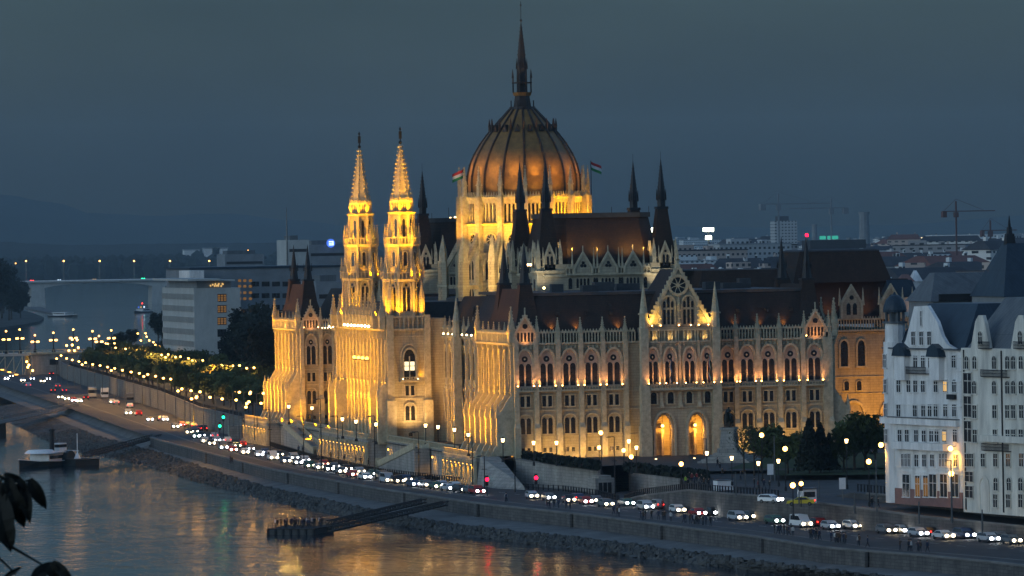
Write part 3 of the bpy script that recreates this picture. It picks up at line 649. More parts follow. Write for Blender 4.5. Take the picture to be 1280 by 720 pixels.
for j in range(8):
    z=84.4+j*.85; r=.95-(z-84)*.112
    for k in range(4): Ln.ball((r*math.cos(k*PI/2),r*math.sin(k*PI/2),z),.13,4,3)
Ln.tube((0,0,91),(0,0,96.2),.07,5); Ln.ball((0,0,92),.3,6,4); Ln.ball((0,0,95.4),.22,6,4)
Ln.build('lantern_spire',DM)
# ------------------------------------------------------------------ chamber blocks
def chamber(sy):
    cy=64*sy; c=MB().mat('stone').at(0,cy,0)
    hw,hd=13.5,15.0
    c.box(-hw,hw,-hd,hd,30,38.0); c.mat('stone_trim'); c.box(-hw-.3,hw+.3,-hd-.3,hd+.3,35.4,35.8)
    def octa(a,b,k): return [(-a+k,-b),(a-k,-b),(a,-b+k),(a,b-k),(a-k,b),(-a+k,b),(-a,b-k),(-a,-b+k)]
    c.mat('roof'); c.prism(octa(12.6,14.2,4.2),37,47.6,octa(10.6,10.6,2.8)); c.mat('roofmetal'); c.prism(octa(11,11,3.0),47.6,48.6)
    for x in range(-10,11,4): c.box(x-.05,x+.05,-10.9,-10.8,48.6,49.8 if x%3 else 51)
    P=nm('chamber_block',c)
    for side in ((0,1) if sy<0 else (0,)):
        g=MB().mat('stone_trim'); ang=0 if side==0 else -90
        ox,oy=(0,cy-hd) if side==0 else (-hw,cy)
        g.at(ox,oy,ang)
        ln=9.0
        parapet(g,-ln,ln,36.0,37.4,-.45,-.2,.7,True)
        for x in (-5.4,-.05,5.3):
            g.mat('stone'); g.ext([(x-1.9,36),(x-1.9,37.2),(x,40.2),(x+1.9,37.2),(x+1.9,36)],-.6,-.15)
            g.mat('stone_trim'); g.ring([(x-2.1,36),(x-2.1,37.2),(x,40.7),(x+2.1,37.2),(x+2.1,36)],[(x-1.7,36),(x-1.7,37.1),(x,39.9),(x+1.7,37.1),(x+1.7,36)],-.8,-.1)
            g.mat('glass'); 
            for dx,dz in ((-.35,0),(.35,0),(0,.6)): disc(g,x+dx,37.6+dz,.36,-.65,-.59,8)
            for dx in (-1.15,-.38,.38,1.15): lancet(g,x+dx,.45,33.0,34.6,35,-.08,0.02,3)
            g.mat('stone_trim'); g.sq(x-2.3,-.4,.22,.02,37,41.4); g.sq(x+2.3,-.4,.22,.02,37,41.4); g.box(x-.1,x+.1,-.5,-.3,40.6,41.8)
        g.mat('glass')
        for x in (-8.1,-2.9,-2.4,2.5,3.0,8.0): lancet(g,x,.75 if abs(x)>5 else .5,32.8,34.6,35.1,-.08,0.02,3)
        g.build('attic_front',P)
    for sx in (-1,1):
        for q in (-1,1):
            x,y=12.4*sx,cy+12.2*q
            t=MB().mat('stone').at(x,y,0); t.sq(0,0,2.7,2.7,30,36.4); t.mat('stone_trim'); t.sq(0,0,3.1,3.2,36.2,36.7); t.mat('stone'); t.sq(0,0,2.5,2.45,36.7,39.2); t.mat('stone_trim')
            for a in range(4):
                t.at(x,y,a*90)
                t.ring([(-1.3,38),(-1.3,39.4),(0,42.6),(1.3,39.4),(1.3,38)],[(-.95,38),(-.95,39.2),(0,41.7),(.95,39.2),(.95,38)],-2.95,-2.4); t.mat('stone'); t.ext([(-1.2,36.8),(-1.2,39.3),(0,42.0),(1.2,39.3),(1.2,36.8)],-2.8,-2.4)
                t.mat('glass'); lancet(t,-.4,.5,37.3,39.2,39.7,-2.88,-2.78,3); lancet(t,.4,.5,37.3,39.2,39.7,-2.88,-2.78,3); disc(t,0,40.4,.28,-2.88,-2.78,6); lancet(t,0,1.2,32.2,34.3,35,-2.76,-2.68,3)
                lancet(t,1.85,.6,37.6,38.6,39,-2.6,-2.48,3); lancet(t,-1.85,.6,37.6,38.6,39,-2.6,-2.48,3)
                t.mat('stone_trim'); t.sq(2.35,-2.35,.42,.38,36.6,40.0); t.sq(2.35,-2.35,.42,.03,40,43.2); t.sq(1.4,-2.75,.16,.02,39.2,41.6); t.sq(-1.4,-2.75,.16,.02,39.2,41.6)
            t.build('corner_turret',P)
            s=MB().mat('roof').at(x,y,0); s.sq(0,0,2.35,1.05,38.6,49.4); s.mat('dark'); s.sq(0,0,1.25,1.2,49.2,49.7); s.fr(0,0,8,.85,.8,49.7,53.0,PI/8); s.fr(0,0,8,1.1,1.1,51.0,51.2,PI/8)
            for a in range(8): s.sq(1.02*math.cos(a*PI/4),1.02*math.sin(a*PI/4),.09,.02,51.2,53.4)
            s.fr(0,0,8,.8,.03,53.0,59.8,PI/8); s.tube((0,0,59.6),(0,0,61.2),.04,4)
            for j in range(6): s.ball((.72*(1-j/7),0,53.8+j*.85),.12,4,3); s.ball((-.72*(1-j/7),0,53.8+j*.85),.12,4,3)
            s.build('spire',P)
            if q<0: spot((x-4.5,y-7,33),(x,y,39),260,70,1,(1,.85,.6),parent=PAL)
    return P
CS=chamber(-1); CN=chamber(1)
for x in (-8,-2,4.5,8): spot((x,-80.0,41.0),(x,-76,42.5),170,120,1,(1,.58,.13),parent=PAL)
# ------------------------------------------------------------------ entrance block towards the square (east)
E_=MB().mat('stone'); E_.box(24.5,76,-60,60,-1,EA-.4); E_.at(0,-60,0).mat('stone_trim')
for z in (9.0,12.6,22): E_.box(24.5,76.2,-.2,.05,z,z+.22)
E_.box(24.5,76.4,-.6,.1,EA-.45,EA); parapet(E_,24.5,76,EA,25.2,-.5,-.25)
for x in (52.5,68.4,76): E_.box(x-.5,x+.5,-.9,.1,-.5,EA+.2)
for c in (58,66.5):
    arch_ring(E_,4.4,-.6,4.4,7.2,.5,-.6,.02,c,8); E_.mat('recess'); lancet(E_,c,4.3,-.6,4.4,7.1,-.08,0,8); E_.mat('e_loggia'); lancet(E_,c,1.6,-.6,2.4,3.2,-.12,-.05,5); E_.mat('stone_trim')
for c in (57.8,66.6,74):
    g=c; E_.mat('stone'); E_.ext([(g-2.3,25),(g-2.3,28.5),(g,32),(g+2.3,28.5),(g+2.3,25)],-.9,-.3); E_.mat('stone_trim'); E_.ring([(g-2.5,25),(g-2.5,28.5),(g,32.6),(g+2.5,28.5),(g+2.5,25)],[(g-2,25),(g-2,28.4),(g,31.6),(g+2,28.4),(g+2,25)],-1.1,-.25)
    E_.mat('glass'); lancet(E_,g-.7,.9,26,27.8,28.5,-.96,-.88,3); lancet(E_,g+.7,.9,26,27.8,28.5,-.96,-.88,3); disc(E_,g,29.7,.5,-.96,-.88,8); E_.mat('stone_trim'); E_.sq(g-2.6,-.7,.3,.03,28,31.8); E_.sq(g+2.6,-.7,.3,.03,28,31.8)
EB=nm('entrance_block',E_)
for x in (56.2,60.0,66,70): sub('window',W_ONE,EB,x,-60.02,15.0,0,(1.7,1,1.9))
for x in (56.6,59.4,66,69): sub('window',W_ONE,EB,x,-60.02,9.8,0,(1.1,1,.7))
E_=MB().mat('roof'); hip(E_,42,78,-59,59,24,5.5,33.5); hip(E_,46,68,-57,-38,33,2.2,39.8); hip(E_,15,41,-88,-20,24,4,36.2); E_.mat("roofmetal"); hip(E_,48,66,-55,-40,39.6,1,40.1); E_.build('roof',EB)
for x in (53.6,61.5,72): spot((x,-60.1,25.6),(x,-57,31),200,110,1,(1,.46,.06),parent=PAL)
for x in (56,64,71): spot((x,-72,.5),(x,-60,8),1000,100,1,(1,.42,.04),parent=PAL)
# SE and SW corner pinnacles, gold-lit
for x,y in ((33.4,-133),(34.4,-120)): sub('pinnacle',PINN,PV[1,-1],x,y,EA,0,(1.4,1.4,1.6))
# chimneys / boxes behind drum, low roofs round the drum
Q=MB().mat('roofmetal'); Q.box(-24,24,-28,28,25.8,26.2); Q.box(-16,16,-50,50,25.8,30.6); Q.mat('roof'); hip(Q,-20,-9,-50,-28,24,3,30); Q.build('roof',PAL)
# ------------------------------------------------------------------ write the sub-parts out
LIM=96
from collections import defaultdict
K=defaultdict(list)
for s in SUB: K[s[0]].append(s)
for kind,L_ in K.items():
    L_.sort(key=lambda s:((Vector(s[3])-CAM).length*(1 if s[6]>.5 else 3)))
    rest=MB()
    for i,(k,me,par,loc,rz,sc,vis) in enumerate(L_):
        if i<LIM: link(kind,me,par,loc,rz,sc); continue
        c,n=math.cos(rz),math.sin(rz); base=len(rest.v)
        for v in me.vertices:
            x,y,z=v.co.x*sc[0],v.co.y*sc[1],v.co.z*sc[2]; rest.v.append((loc[0]+x*c-y*n,loc[1]+x*n+y*c,loc[2]+z))
        names=[m.name for m in me.materials]; rv={M[q].name:q for q in M}
        for p in me.polygons:
            rest.mat(rv[names[p.material_index]]); rest.f.append(tuple(base+i for i in p.vertices)); rest.m.append(rest.cur)
    if rest.v: tag(rest.build('further_'+kind+'s',PAL),kind='stuff')
# ------------------------------------------------------------------ floodlighting (beams only, some in mid-air; the plaza row is added fill)
for y in (-128,-118,-108): spot((-62,y,-3),(-34,y+1,14),11000,55,1,WARM,parent=PAL)
for y in (110,120,130): spot((-62,y,-3),(-34,y+1,14),19000,55,1,WARM,parent=PAL)
for y in (-20,-7,7,20): spot((-62,y,-3),(-38,y,15),17000,55,1,WARM,parent=PAL)
for y in (-130,-122,-114,-106): spot((-45,y,.8),(-33,y,15),1900,95,.8,WARM,parent=PAL)
for y in (-98,-86,-74,-62,-50,-38): spot((-37,y,1),(-25,y,10),1500,100,.8,WARM,parent=PAL)
for y in (-27,-18,-9,0,9,18,27): spot((-46,y,1),(-38,y,15),3200,100,.8,WARM,parent=PAL)
for y in (40,56,72,88,100): spot((-38,y,1),(-25,y,12),2200,100,.8,WARM,parent=PAL)
for y in (106,114,122,130): spot((-45,y,.8),(-33,y,15),3000,95,.8,WARM,parent=PAL)
for cy in (-23.9,23.0):
    for dx,dy in ((-5.5,-3.5),(3.5,-5.5),(-5.5,3),(-2,-5.8)): spot((-32.6+dx,cy+dy,27.4),(-32.6+dx*.35,cy+dy*.35,36),900,110,1,WARM,parent=PAL)
    for dx,dy in ((-3.6,-1.5),(1.5,-3.6),(-1.5,-3.7),(3.6,-1.5)):
        spot((-32.6+dx*1.08,cy+dy*1.08,35.8),(-32.6+dx*.5,cy+dy*.5,41),420,120,1,WARM,parent=PAL); spot((-32.6+dx*.9,cy+dy*.9,43.2),(-32.6+dx*.4,cy+dy*.4,49),420,120,1,WARM,parent=PAL)
    spot((-46,cy-16,25.0),(-32.6,cy,54),25000,36,1,WARM,parent=PAL)
    spot((-30,cy-14,27.5),(-32.6,cy,58),28000,26,1,WARM,parent=PAL)
    spot((-32.6,cy-9.5,1.2),(-32.6,cy-4,16),1500,110,1,(1,.6,.22),parent=PAL)
spot((-29.6,-28.0-1.0,13.6),(-30.5,-28.3,18),60,120,1,WARM,parent=PAL)
# dome and drum
for k in range(16):
    a=V16*2*k+V16*2*.5*0
    for rr,z,zt,pw in ((13.6,53.6,60,620),):
        spot((15.2*math.cos(a),15.2*math.sin(a),53.4),(8*math.cos(a),8*math.sin(a),64),140,100,1,(1,.54,.09),rad=.4,parent=PAL); spot((15.6*math.cos(a),15.6*math.sin(a),53.4),(9.3*math.cos(a),9.3*math.sin(a),67),2500 if math.cos(a)<.2 else 1500,38,1,(1,.54,.09),rad=.4,parent=PAL)
    if math.sin(a)<.5: spot((20.5*math.cos(a),20.5*math.sin(a),40.5),(13*math.cos(a),13*math.sin(a),48),3000 if math.cos(a)<.3 else 7000,58,1,WARM,parent=PAL)
for x,y,z in ((-11,-40,32.8),(-15,-35,31.4),(-20,-32,29)): spot((x,y,z),(-9,-10,40),3800,65,1,(1,.62,.18),parent=PAL)
for x in (-2,0.2,2): pass
for x,y,z,pw in ((-36,92,1,850),(-29,88,1,750)): spot((x,y,z),(-29,102,14),pw,90,1,(1,.42,.04),parent=PAL)
for x,y,z,pw in ((-30,-50,1,900),(-34,-46,1,700)): spot((x,y,z),(-32.3,-28,18),pw,80,1,(1,.42,.04),parent=PAL)
for x in (-27,-17,-7,4,14,25): spot((x,-162,.3),(x,-134,7),170,80,1,(1,.50,.18),parent=PAL)  # wide warm fill added over the plaza to tint the whole front
# gable floods
for x in (-6.0,6.2): spot((x,-139.6,25.9),(x*.75,-138,29),230,120,1,(1,.6,.1),parent=PAL)
for x in (-5,-1.8,1.9,5.2): spot((x,-138.7,22.9),(x,-138,25.5),25,140,1,(1,.62,.2),parent=PAL)
# low orange wash on the south facade from lamps at its foot
for x in (-30,-25,-20,-15,-10,12,17,22,27): spot((x,-138.5,.4),(x,-134,3.2),210,120,1,(1,.55,.13),parent=PAL)
for cy in (-23.9,23.0):
    for dx,dy in ((-3.0,-1.2),(-1.0,-3.0),(1.4,-2.9),(-3,1.2)): spot((-32.6+dx,cy+dy,49.9),(-32.6,cy,57),520,90,1,WARM,parent=PAL)
# pinnacle crowns of pavilion corners
for sy,yy in ((-1,(-133.5,-103)),(1,(103,133.5))):
    for y in yy: spot((-34.6,y-1.2*sy,23.2),(-33.1,y,28),220,110,1,WARM,parent=PAL)
    for y in (-128,-118,-108) : spot((-33.4,y*-sy*-1 if sy<0 else -y,23.3),(-31,(y if sy<0 else -y),25.2),120,140,1,(1,.6,.13),parent=PAL)
# cool spill of the square on the south facade
# flags
def flag(loc,h,ang,name_label,cols,L=2.7,hh=1.9,hang=False):
    t=thing('flag',name_label,'flag',loc); p=MB().mat('dark'); 
    if not hang: p.tube((0,0,0),(0,0,h),.09,6); p.build('pole',t)
    else: p.tube((0,0,0),(0,-3.0,2.2),.07,6); p.build('pole',t)
    f=MB(); a=R_(ang); n=10
    for j,cn in enumerate(cols):
        f.mat(cn); vs=[];fs=[]
        for i in range(n+1):
            for s in (0,1):
                q=(j+s)/3*hh; u=L*i/n; 
                if not hang: vs.append((u*math.cos(a)+.25*math.sin(u*2.1)*-math.sin(a),u*math.sin(a)+.25*math.sin(u*2.1)*math.cos(a),h-.1-q-.42*u+(.0)))
                else: vs.append((.12*math.sin(u*3)+q*.35,-2.8+q*.55+.2*math.sin(u*2+q),2.1-u*1.0+q*.25))
        for i in range(n): fs.append((2*i,2*i+1,2*i+3,2*i+2))
        f.add(vs,fs)
    f.build('cloth',t)
flag((-13.9,-1,53),6.2,197,'tricolour flag flying from a pole at the left shoulder of the great dome',('red','flagwhite','green'))
flag((15.2,-1,47),13.6,20,'tricolour flag flying from a tall pole at the right shoulder of the great dome',('red','flagwhite','green'))
flag((-2.6,-138.6,17),0,0,'dark furled flag hanging from the portal balcony, the one nearer the river',('flagwhite','coat_navy','coat_navy'),4.5,1.2,True)
flag((5.2,-138.6,17.5),0,0,'striped flag hanging slanted from the portal balcony, the one nearer the square',('red','flagwhite','green'),5,1.4,True)
# ================================================================== THE SETTING: river, quays, plateau
def P(lst,z): return [(p.y,p.x,z) for p in (at(u,v,z=z) for u,v in lst)]
def pl(lst): return sorted(lst)
ZQ=-5.0
water_edge=pl(P([(0,525),(17,533),(78,558),(111,567),(178,580),(239,600),(300,614.5),(346,628),(422,643.5),(483,653),(553,666.5),(640,677),(733,689),(865,705),(940,712.6),(1020,719),(1150,734),(1320,752)],-9)+[(900,-22,-9),(1500,95,-9),(3000,420,-9),(6000,960,-9),(9000,1420,-9)])
rip_top=pl(P([(200,566),(300,600),(346,612),(422,628),(483,642),(553,653),(640,664),(733,673),(865,690),(940,701),(1030,712),(1150,726),(1320,745)],-7.5)+P([(60,520),(120,545)],-7.5)+[(900,-19,-7.5),(1500,99,-7.5),(9000,1430,-7.5)])
wall_foot=pl(P([(200,563),(340,601),(471,626),(600,646),(733,661),(865,679),(940,689),(1030,704),(1150,714),(1230,722),(1320,733)],-7)+P([(60,510),(120,533)],-7)+[(900,-16,-7),(1500,103,-7),(9000,1436,-7)])
def X(L,y): return interp(L,y)[0]
wall_top=[(y,x+.35,ZQ) for y,x,z in wall_foot]
east=pl(P([(78,474),(140,493),(200,513),(286,541),(330,556),(382,572),(471,591.6),(605,607.5),(640,611),(700,614),(741,619),(791,631),(852,640),(900,646),(1018,657),(1149,669),(1280,677),(1400,687)],-5)+[(1500,170,-5),(900,17,-5)])
def edge_top_z(y):   # height of the land behind the east edge of the lower road
    return interp([(-430,-3.4),(-382,-3.0),(-330,-1.6),(-295,-1.0),(-262,-1.2),(-235,-3.2),(-218,-5.0),(-150,-5.0)],y)[0]
def ys(a,b,st):
    L=[];y=a
    while y<b-1e-6: L.append(y); y+=st
    return L+[b]
def strip(name,fa,fb,Y,m,kind='structure',sub_=1,noise=0,nz=0,lift=0):
    mb=MB().mat(m); vs=[];fs=[]; k=sub_+1
    for y in Y:
        a=fa(y);b=fb(y)
        for j in range(k):
            t=j/sub_; n_=noise if 0<j<sub_ else 0
            vs.append((a[0]+(b[0]-a[0])*t+random.uniform(-n_,n_),y+random.uniform(-n_,n_),a[1]+(b[1]-a[1])*t+random.uniform(-nz,nz)*(1 if 0<j<sub_ else .3)+lift))
    for i in range(len(Y)-1):
        for j in range(sub_): fs.append((i*k+j,i*k+j+1,(i+1)*k+j+1,(i+1)*k+j))
    mb.add(vs,fs); o=mb.build(name); return tag(o,kind=kind)
L2=lambda L,dz=0,dx=0:(lambda y:(interp(L,y)[0]+dx,interp(L,y)[1]+dz))
YA=ys(-520,900,6)
# water
def water_mat():
    m,n,o=nt('river_water'); b=n.nodes.new('ShaderNodeBsdfPrincipled'); n.links.new(b.outputs[0],o.inputs[0])
    b.inputs['Base Color'].default_value=(.012,.026,.042,1); b.inputs['Roughness'].default_value=.05; b.inputs['IOR'].default_value=1.33; b.inputs['Specular IOR Level'].default_value=.5
    g=n.nodes.new('ShaderNodeNewGeometry'); mp=n.nodes.new('ShaderNodeMapping'); mp.inputs['Scale'].default_value=(.22,.10,1); mp.inputs['Rotation'].default_value=(0,0,.35); n.links.new(g.outputs['Position'],mp.inputs[0])
    a=n.nodes.new('ShaderNodeTexNoise'); a.inputs['Scale'].default_value=1.0; a.inputs['Detail'].default_value=5; a.inputs['Roughness'].default_value=.6; n.links.new(mp.outputs[0],a.inputs['Vector'])
    c=n.nodes.new('ShaderNodeTexNoise'); c.inputs['Scale'].default_value=.018; c.inputs['Detail'].default_value=4; n.links.new(g.outputs['Position'],c.inputs['Vector'])
    mr=n.nodes.new('ShaderNodeMapRange'); mr.inputs['From Min'].default_value=.35; mr.inputs['From Max'].default_value=.65; mr.inputs['To Min'].default_value=.25; mr.inputs['To Max'].default_value=1.; n.links.new(c.outputs[0],mr.inputs[0])
    bp=n.nodes.new('ShaderNodeBump'); bp.inputs['Distance'].default_value=.36; n.links.new(mr.outputs[0],bp.inputs['Strength']); n.links.new(a.outputs[0],bp.inputs['Height']); n.links.new(bp.outputs[0],b.inputs['Normal'])
    return m
M['water']=water_mat()
W=MB().mat('water'); W.add([(-9000,-1600,-9),(9000,-1600,-9),(9000,17000,-9),(-9000,17000,-9)],[(0,1,2,3)]); tag(W.build('river'),kind='structure')
W=MB().mat('soil'); W.add([(-30000,-3000,-12),(30000,-3000,-12),(30000,40000,-12),(-30000,40000,-12)],[(0,1,2,3)]); tag(W.build('ground'),kind='structure')
# stone bank
YR=ys(-520,600,2.2)
wA=lambda y:(X(water_edge,y)-.6,-9.3)
strip('riverbank',wA,lambda y:(X(rip_top,y)+.3,-7.45),YR,'riprap',sub_=7,noise=.9,nz=.38)
strip('bank_ledge',lambda y:(X(rip_top,y)+.1,-7.5),lambda y:(X(wall_foot,y)+.1,-7.0),YA,'ledge',sub_=1)
# loose stones on the bank (beyond counting)
st=MB().mat('riprap')
for i in range(3600):
    y=random.uniform(-440,330); a=X(water_edge,y); b=X(rip_top,y); t=random.random(); s=random.uniform(.2,.6); x=a+(b-a)*t; z=-9+1.5*t
    st.at(x,y,random.uniform(0,90)); st.fr(0,0,5,s*1.2,s*.6,z-.2,z+s*.8,random.random())
tag(st.build('boulders'),kind='stuff')
# quay wall, thick, with coping
qw=MB().mat('quaywall'); YW=[y for y in YA if y<176]
def wallstrip(mb,f,Y,zb,zt,th,m,cop='ledge',cz=.3,ct=.35):
    mb.mat(m); n=len(Y); vs=[];fs=[]
    for y in Y:
        x=f(y); zt_=zt(y) if callable(zt) else zt; zb_=zb(y) if callable(zb) else zb
        vs+=[(x,y,zb_),(x,y,zt_-cz),(x+th,y,zt_-cz),(x+th,y,zb_)]
    for i in range(n-1):
        for j in range(3): fs.append((4*i+j,4*i+j+1,4*i+5+j,4*i+4+j))
    fs+=[(3,2,1,0),(4*n-4,4*n-3,4*n-2,4*n-1)]; mb.add(vs,fs)
    mb.mat(cop); vs=[];fs=[]
    for y in Y:
        x=f(y); zt_=zt(y) if callable(zt) else zt; vs+=[(x-.15,y,zt_-cz),(x-.15,y,zt_),(x+th+.1,y,zt_),(x+th+.1,y,zt_-cz)]
    for i in range(n-1):
        for j in range(4): fs.append((4*i+j,4*i+(j+1)%4,4*i+4+(j+1)%4,4*i+4+j))
    fs+=[(3,2,1,0),(4*n-4,4*n-3,4*n-2,4*n-1)]; mb.add(vs,fs)
wallstrip(qw,lambda y:X(wall_foot,y),YW,-7.2,ZQ+.55,.7,'quaywall')
for y in (-395,-352,-305,-260,-215,-165,-110,-60,0,60): 
    qw.mat('quaywall'); qw.box(X(wall_foot,y)-.4,X(wall_foot,y),y-1.2,y+1.2,-7.1,-4.7)
o=qw.build('quay_wall'); tag(o,'long weathered stone wall between the riverside promenade and the lower rocky bank','wall')
strip('riverbank_paving',lambda y:(X(wall_foot,y),-7.0),lambda y:(X(wall_top,y)+3,ZQ),[y for y in YA if y>170],'ledge',sub_=3,nz=.05)
# lower quay: promenade, kerb, road
def prom(y): return X(wall_top,y)+min(7.5,(X(east,y)-X(wall_top,y))*.32)
strip('promenade',lambda y:(X(wall_top,y)+.3,ZQ+.12),lambda y:(prom(y),ZQ+.12),YA,'paving')
kb=MB().mat('ledge'); 
wallstrip(kb,prom,YA,ZQ-.3,ZQ+.14,.3,'ledge','ledge',.05); tag(kb.build('kerb'),kind='structure')
strip('quay_road',lambda y:(prom(y)+.3,ZQ),lambda y:(X(east,y)+.3,ZQ),YA,'asphalt')
rdmid=lambda y:(prom(y)+X(east,y))/2
mk=MB().mat('paint')
y=-430
while y<880:
    for f in (rdmid,):
        x0,x1=f(y),f(y+3); mk.add([(x0-.07,y,ZQ+.006),(x0+.07,y,ZQ+.006),(x1+.07,y+3,ZQ+.006),(x1-.07,y+3,ZQ+.006)],[(0,1,2,3)])
    y+=9
tag(mk.build('road_markings'),kind='structure')
# --- plateau: city ground at z=0 (terrace walls and retaining walls stand at its edge)
def plat_edge(y):
    if y>158: return interp([(158,-37.5),(250,-33),(420,-17.3),(620,-4),(822,9.4),(900,17.5),(1500,170),(3000,480),(6000,1010),(9000,1480)],y)[0]
    if y>-160: return -37.0
    return interp([(-440,0),(-382,-8),(-218,-26),(-196,-40),(-160,-37.0)],y)[0]
fz=lambda y:0 if y>-196 else interp([(-440,-3.4),(-382,-3.0),(-330,-1.6),(-295,-1.0),(-262,-1.0),(-218,-.6),(-196,0)],y)[0]
up_line=pl(P([(1013,631),(1083,642),(1149,651),(1280,661),(1400,672)],-1.6))  # foot of the upper wall
YP=ys(-520,900,10)+[1500,3000,6000,9000,16000]
# south of the plaza wall: upper road surface between the lower wall and the upper wall
lowwall=[(y,x,z) for y,x,z in east if y<-214]
lw=lambda y:X(east,y)+.1
YS=ys(-430,-216,6)
def lz(y): return edge_top_z(y)
strip('ramp_road',lambda y:(lw(y)+.3,lz(y)),lambda y:(lw(y)+ (11 if y>-300 else 11),max(lz(y),-3.0)),YS,'asphalt')
strip('upper_ground',lambda y:(lw(y)+11,max(lz(y),-3)-.02 if y<-300 else lz(y)),lambda y:(lw(y)+11.2,-1.0 if y>-300 else -.25),YS,'paving')
strip('city_square',lambda y:(lw(y)+11.2,-1.0 if y>-300 else -.25),lambda y:(400,0),YS,'paving')
pe=[( -36.9,-196),(-37,-150),(-37,158)]
def poly(name,pts,z,m): mb=MB().mat(m); mb.add([(x,y,z) for x,y in pts],[tuple(range(len(pts)))]); return tag(mb.build(name),kind='structure')
_p=lambda u,v,z:(lambda q:(q.x,q.y))(at(u,v,z=z))
WA_=(-33.0,-136.2);WB_=_p(747,616,-5);WC_=_p(786,613.5,-5);WD_=_p(880,619,-4.4)
poly('plaza',[(-33.0,-130),WA_,WB_,WC_,WD_,(0,-215),(400,-215),(400,-130)],0,'paving')
poly('terrace_ground',[(-38.5,-134.9),(-33.2,-134.9),(-33.2,-100),(400,-100),(400,160),(-38.5,160)],-.006,'paving')
poly('upper_ground',[(-37.5,158),(-33,250),(-17.3,420),(-4,620),(9.4,822),(17.5,900),(170,1500),(480,3000),(1010,6000),(1480,9000),(1480,16000),(12000,16000),(12000,-1400),(400,-1400),(400,158)][::-1],-.012,'soil')
poly('lower_square',[(-43,-134.7),(-32,-134.7),WB_,WC_,WD_,(-8,-221),(-24,-222),(-43,-240)],-5.006,'asphalt')
# forecourt slope between plaza wall and ramp
tr=MB().mat('paving'); tr.add([(-9,-187,-.02),(30,-187,-.02),(30,-232,-1.0),(-17.5,-232,-1.0)],[(3,2,1,0)]); tag(tr.build('forecourt'),kind='structure')
# --- white plaza retaining walls with hedge on top, tunnel house
def vwall(name,pts,th,m,label,cap=True):
    # pts: (x,y,zbottom,ztop)
    mb=MB().mat(m)
    for (x0,y0,b0,t0),(x1,y1,b1,t1) in zip(pts,pts[1:]):
        d=Vector((x1-x0,y1-y0,0)).normalized(); nx,ny=-d.y*th,d.x*th
        mb.mat(m); mb.add([(x0,y0,b0),(x1,y1,b1),(x1+nx,y1+ny,b1),(x0+nx,y0+ny,b0),(x0,y0,t0),(x1,y1,t1),(x1+nx,y1+ny,t1),(x0+nx,y0+ny,t0)],[(3,2,1,0),(4,5,6,7),(0,1,5,4),(1,2,6,5),(2,3,7,6),(3,0,4,7)])
        if cap:
            mb.mat('ledge'); nx*=1.2;ny*=1.2; ox,oy=d.y*.12,-d.x*.12; mb.add([(x0+ox,y0+oy,t0+.003),(x1+ox,y1+oy,t1+.003),(x1+nx,y1+ny,t1+.003),(x0+nx,y0+ny,t0+.003),(x0+ox,y0+oy,t0+.25),(x1+ox,y1+oy,t1+.25),(x1+nx,y1+ny,t1+.25),(x0+nx,y0+ny,t0+.25)],[(3,2,1,0),(4,5,6,7),(0,1,5,4),(1,2,6,5),(2,3,7,6),(3,0,4,7)])
    o=mb.build(name); tag(o,label,'wall'); return o
def W3(u,v,z): p=at(u,v,z=z); return p.x,p.y
a=W3(650,606,-5);b=W3(747,615,-5)
vwall('retaining_wall',[(WA_[0],WA_[1],-5.2,-.1),(WB_[0],WB_[1],-5.2,-.9)],.8,'terrace','pale stone retaining wall curving below the plaza hedge towards the tunnel mouth')
c=W3(786,613,-5); d_=W3(880,619,-4.4)
vwall('retaining_wall',[(c[0],c[1],-5.5,-1.3),(d_[0],d_[1],-5,-1.9)],.8,'terrace','short pale stone retaining wall between the tunnel mouth and the ramp')
t=MB().mat('terrace').at(*W3(757,617,-5),12,-5); t.prism([(-2.1,0),(2.1,0),(2.6,4),(-1.8,4)],0,2.9); t.prism([(-1.3,.2),(1.3,.2),(1.6,4),(-1.2,4)],2.9,3.4); t.mat('dark'); 
for i in range(3): t.box(-1.4+i*.95,-.65+i*.95,-.06,.1,0,2.1)
t.mat('terrace'); tn=t.build('tunnel_house'); tag(tn,'small pale stone tunnel entrance house with barred openings beside the quay road','entrance')
# hedge bands = dark railings with hedges on the wall top
def hedge(name,p,q,h,w,label):
    mb=MB().mat('leafdark'); n=int((Vector(q)-Vector(p)).length*26)
    for i in range(n):
        t=random.random(); c=Vector(p)*(1-t)+Vector(q)*t; c+=Vector((random.uniform(-w,w),random.uniform(-w,w),random.uniform(0,h))); s=.28
        a=Vector((random.gauss(0,1),random.gauss(0,1),random.gauss(0,1))).normalized()*s; b=a.orthogonal().normalized()*s
        mb.add([tuple(c-a-b),tuple(c+a-b),tuple(c+a+b),tuple(c-a+b)],[(0,1,2,3)])
    mb.tube(tuple(Vector(p)+Vector((0,0,.3))),tuple(Vector(q)+Vector((0,0,.3))),h*.45,7)
    return tag(mb.build(name),label,'hedge')
p=W3(651,573,0); q=W3(747,586,0)
hedge('hedge',(p[0],p[1],.0),(q[0],q[1],-.0),1.5,.8,'dark clipped hedge on the plaza edge above the long pale retaining wall')
p=W3(784,588,-.2); q=W3(884,599,-.8)
hedge('hedge',(p[0],p[1],-.2),(q[0],q[1],-.8),1.5,.8,'dark clipped hedge above the short retaining wall towards the square')
# lower wall right, upper wall right
Y1=[y for y in YS if y<-222]
m_=MB(); wallstrip(m_,lw,Y1,-5.2,lambda y:lz(y)+.35,.5,'quaywall'); tag(m_.build('retaining_wall'),'long brownish masonry retaining wall between the lower quay road and the ramp','wall')
Y2=[y for y in YS if y<-306]
m_=MB(); wallstrip(m_,lambda y:lw(y)+11,Y2,-4,lambda y:.05,.5,'quaywall'); tag(m_.build('retaining_wall'),'upper masonry wall carrying the fenced tram line above the ramp','wall')
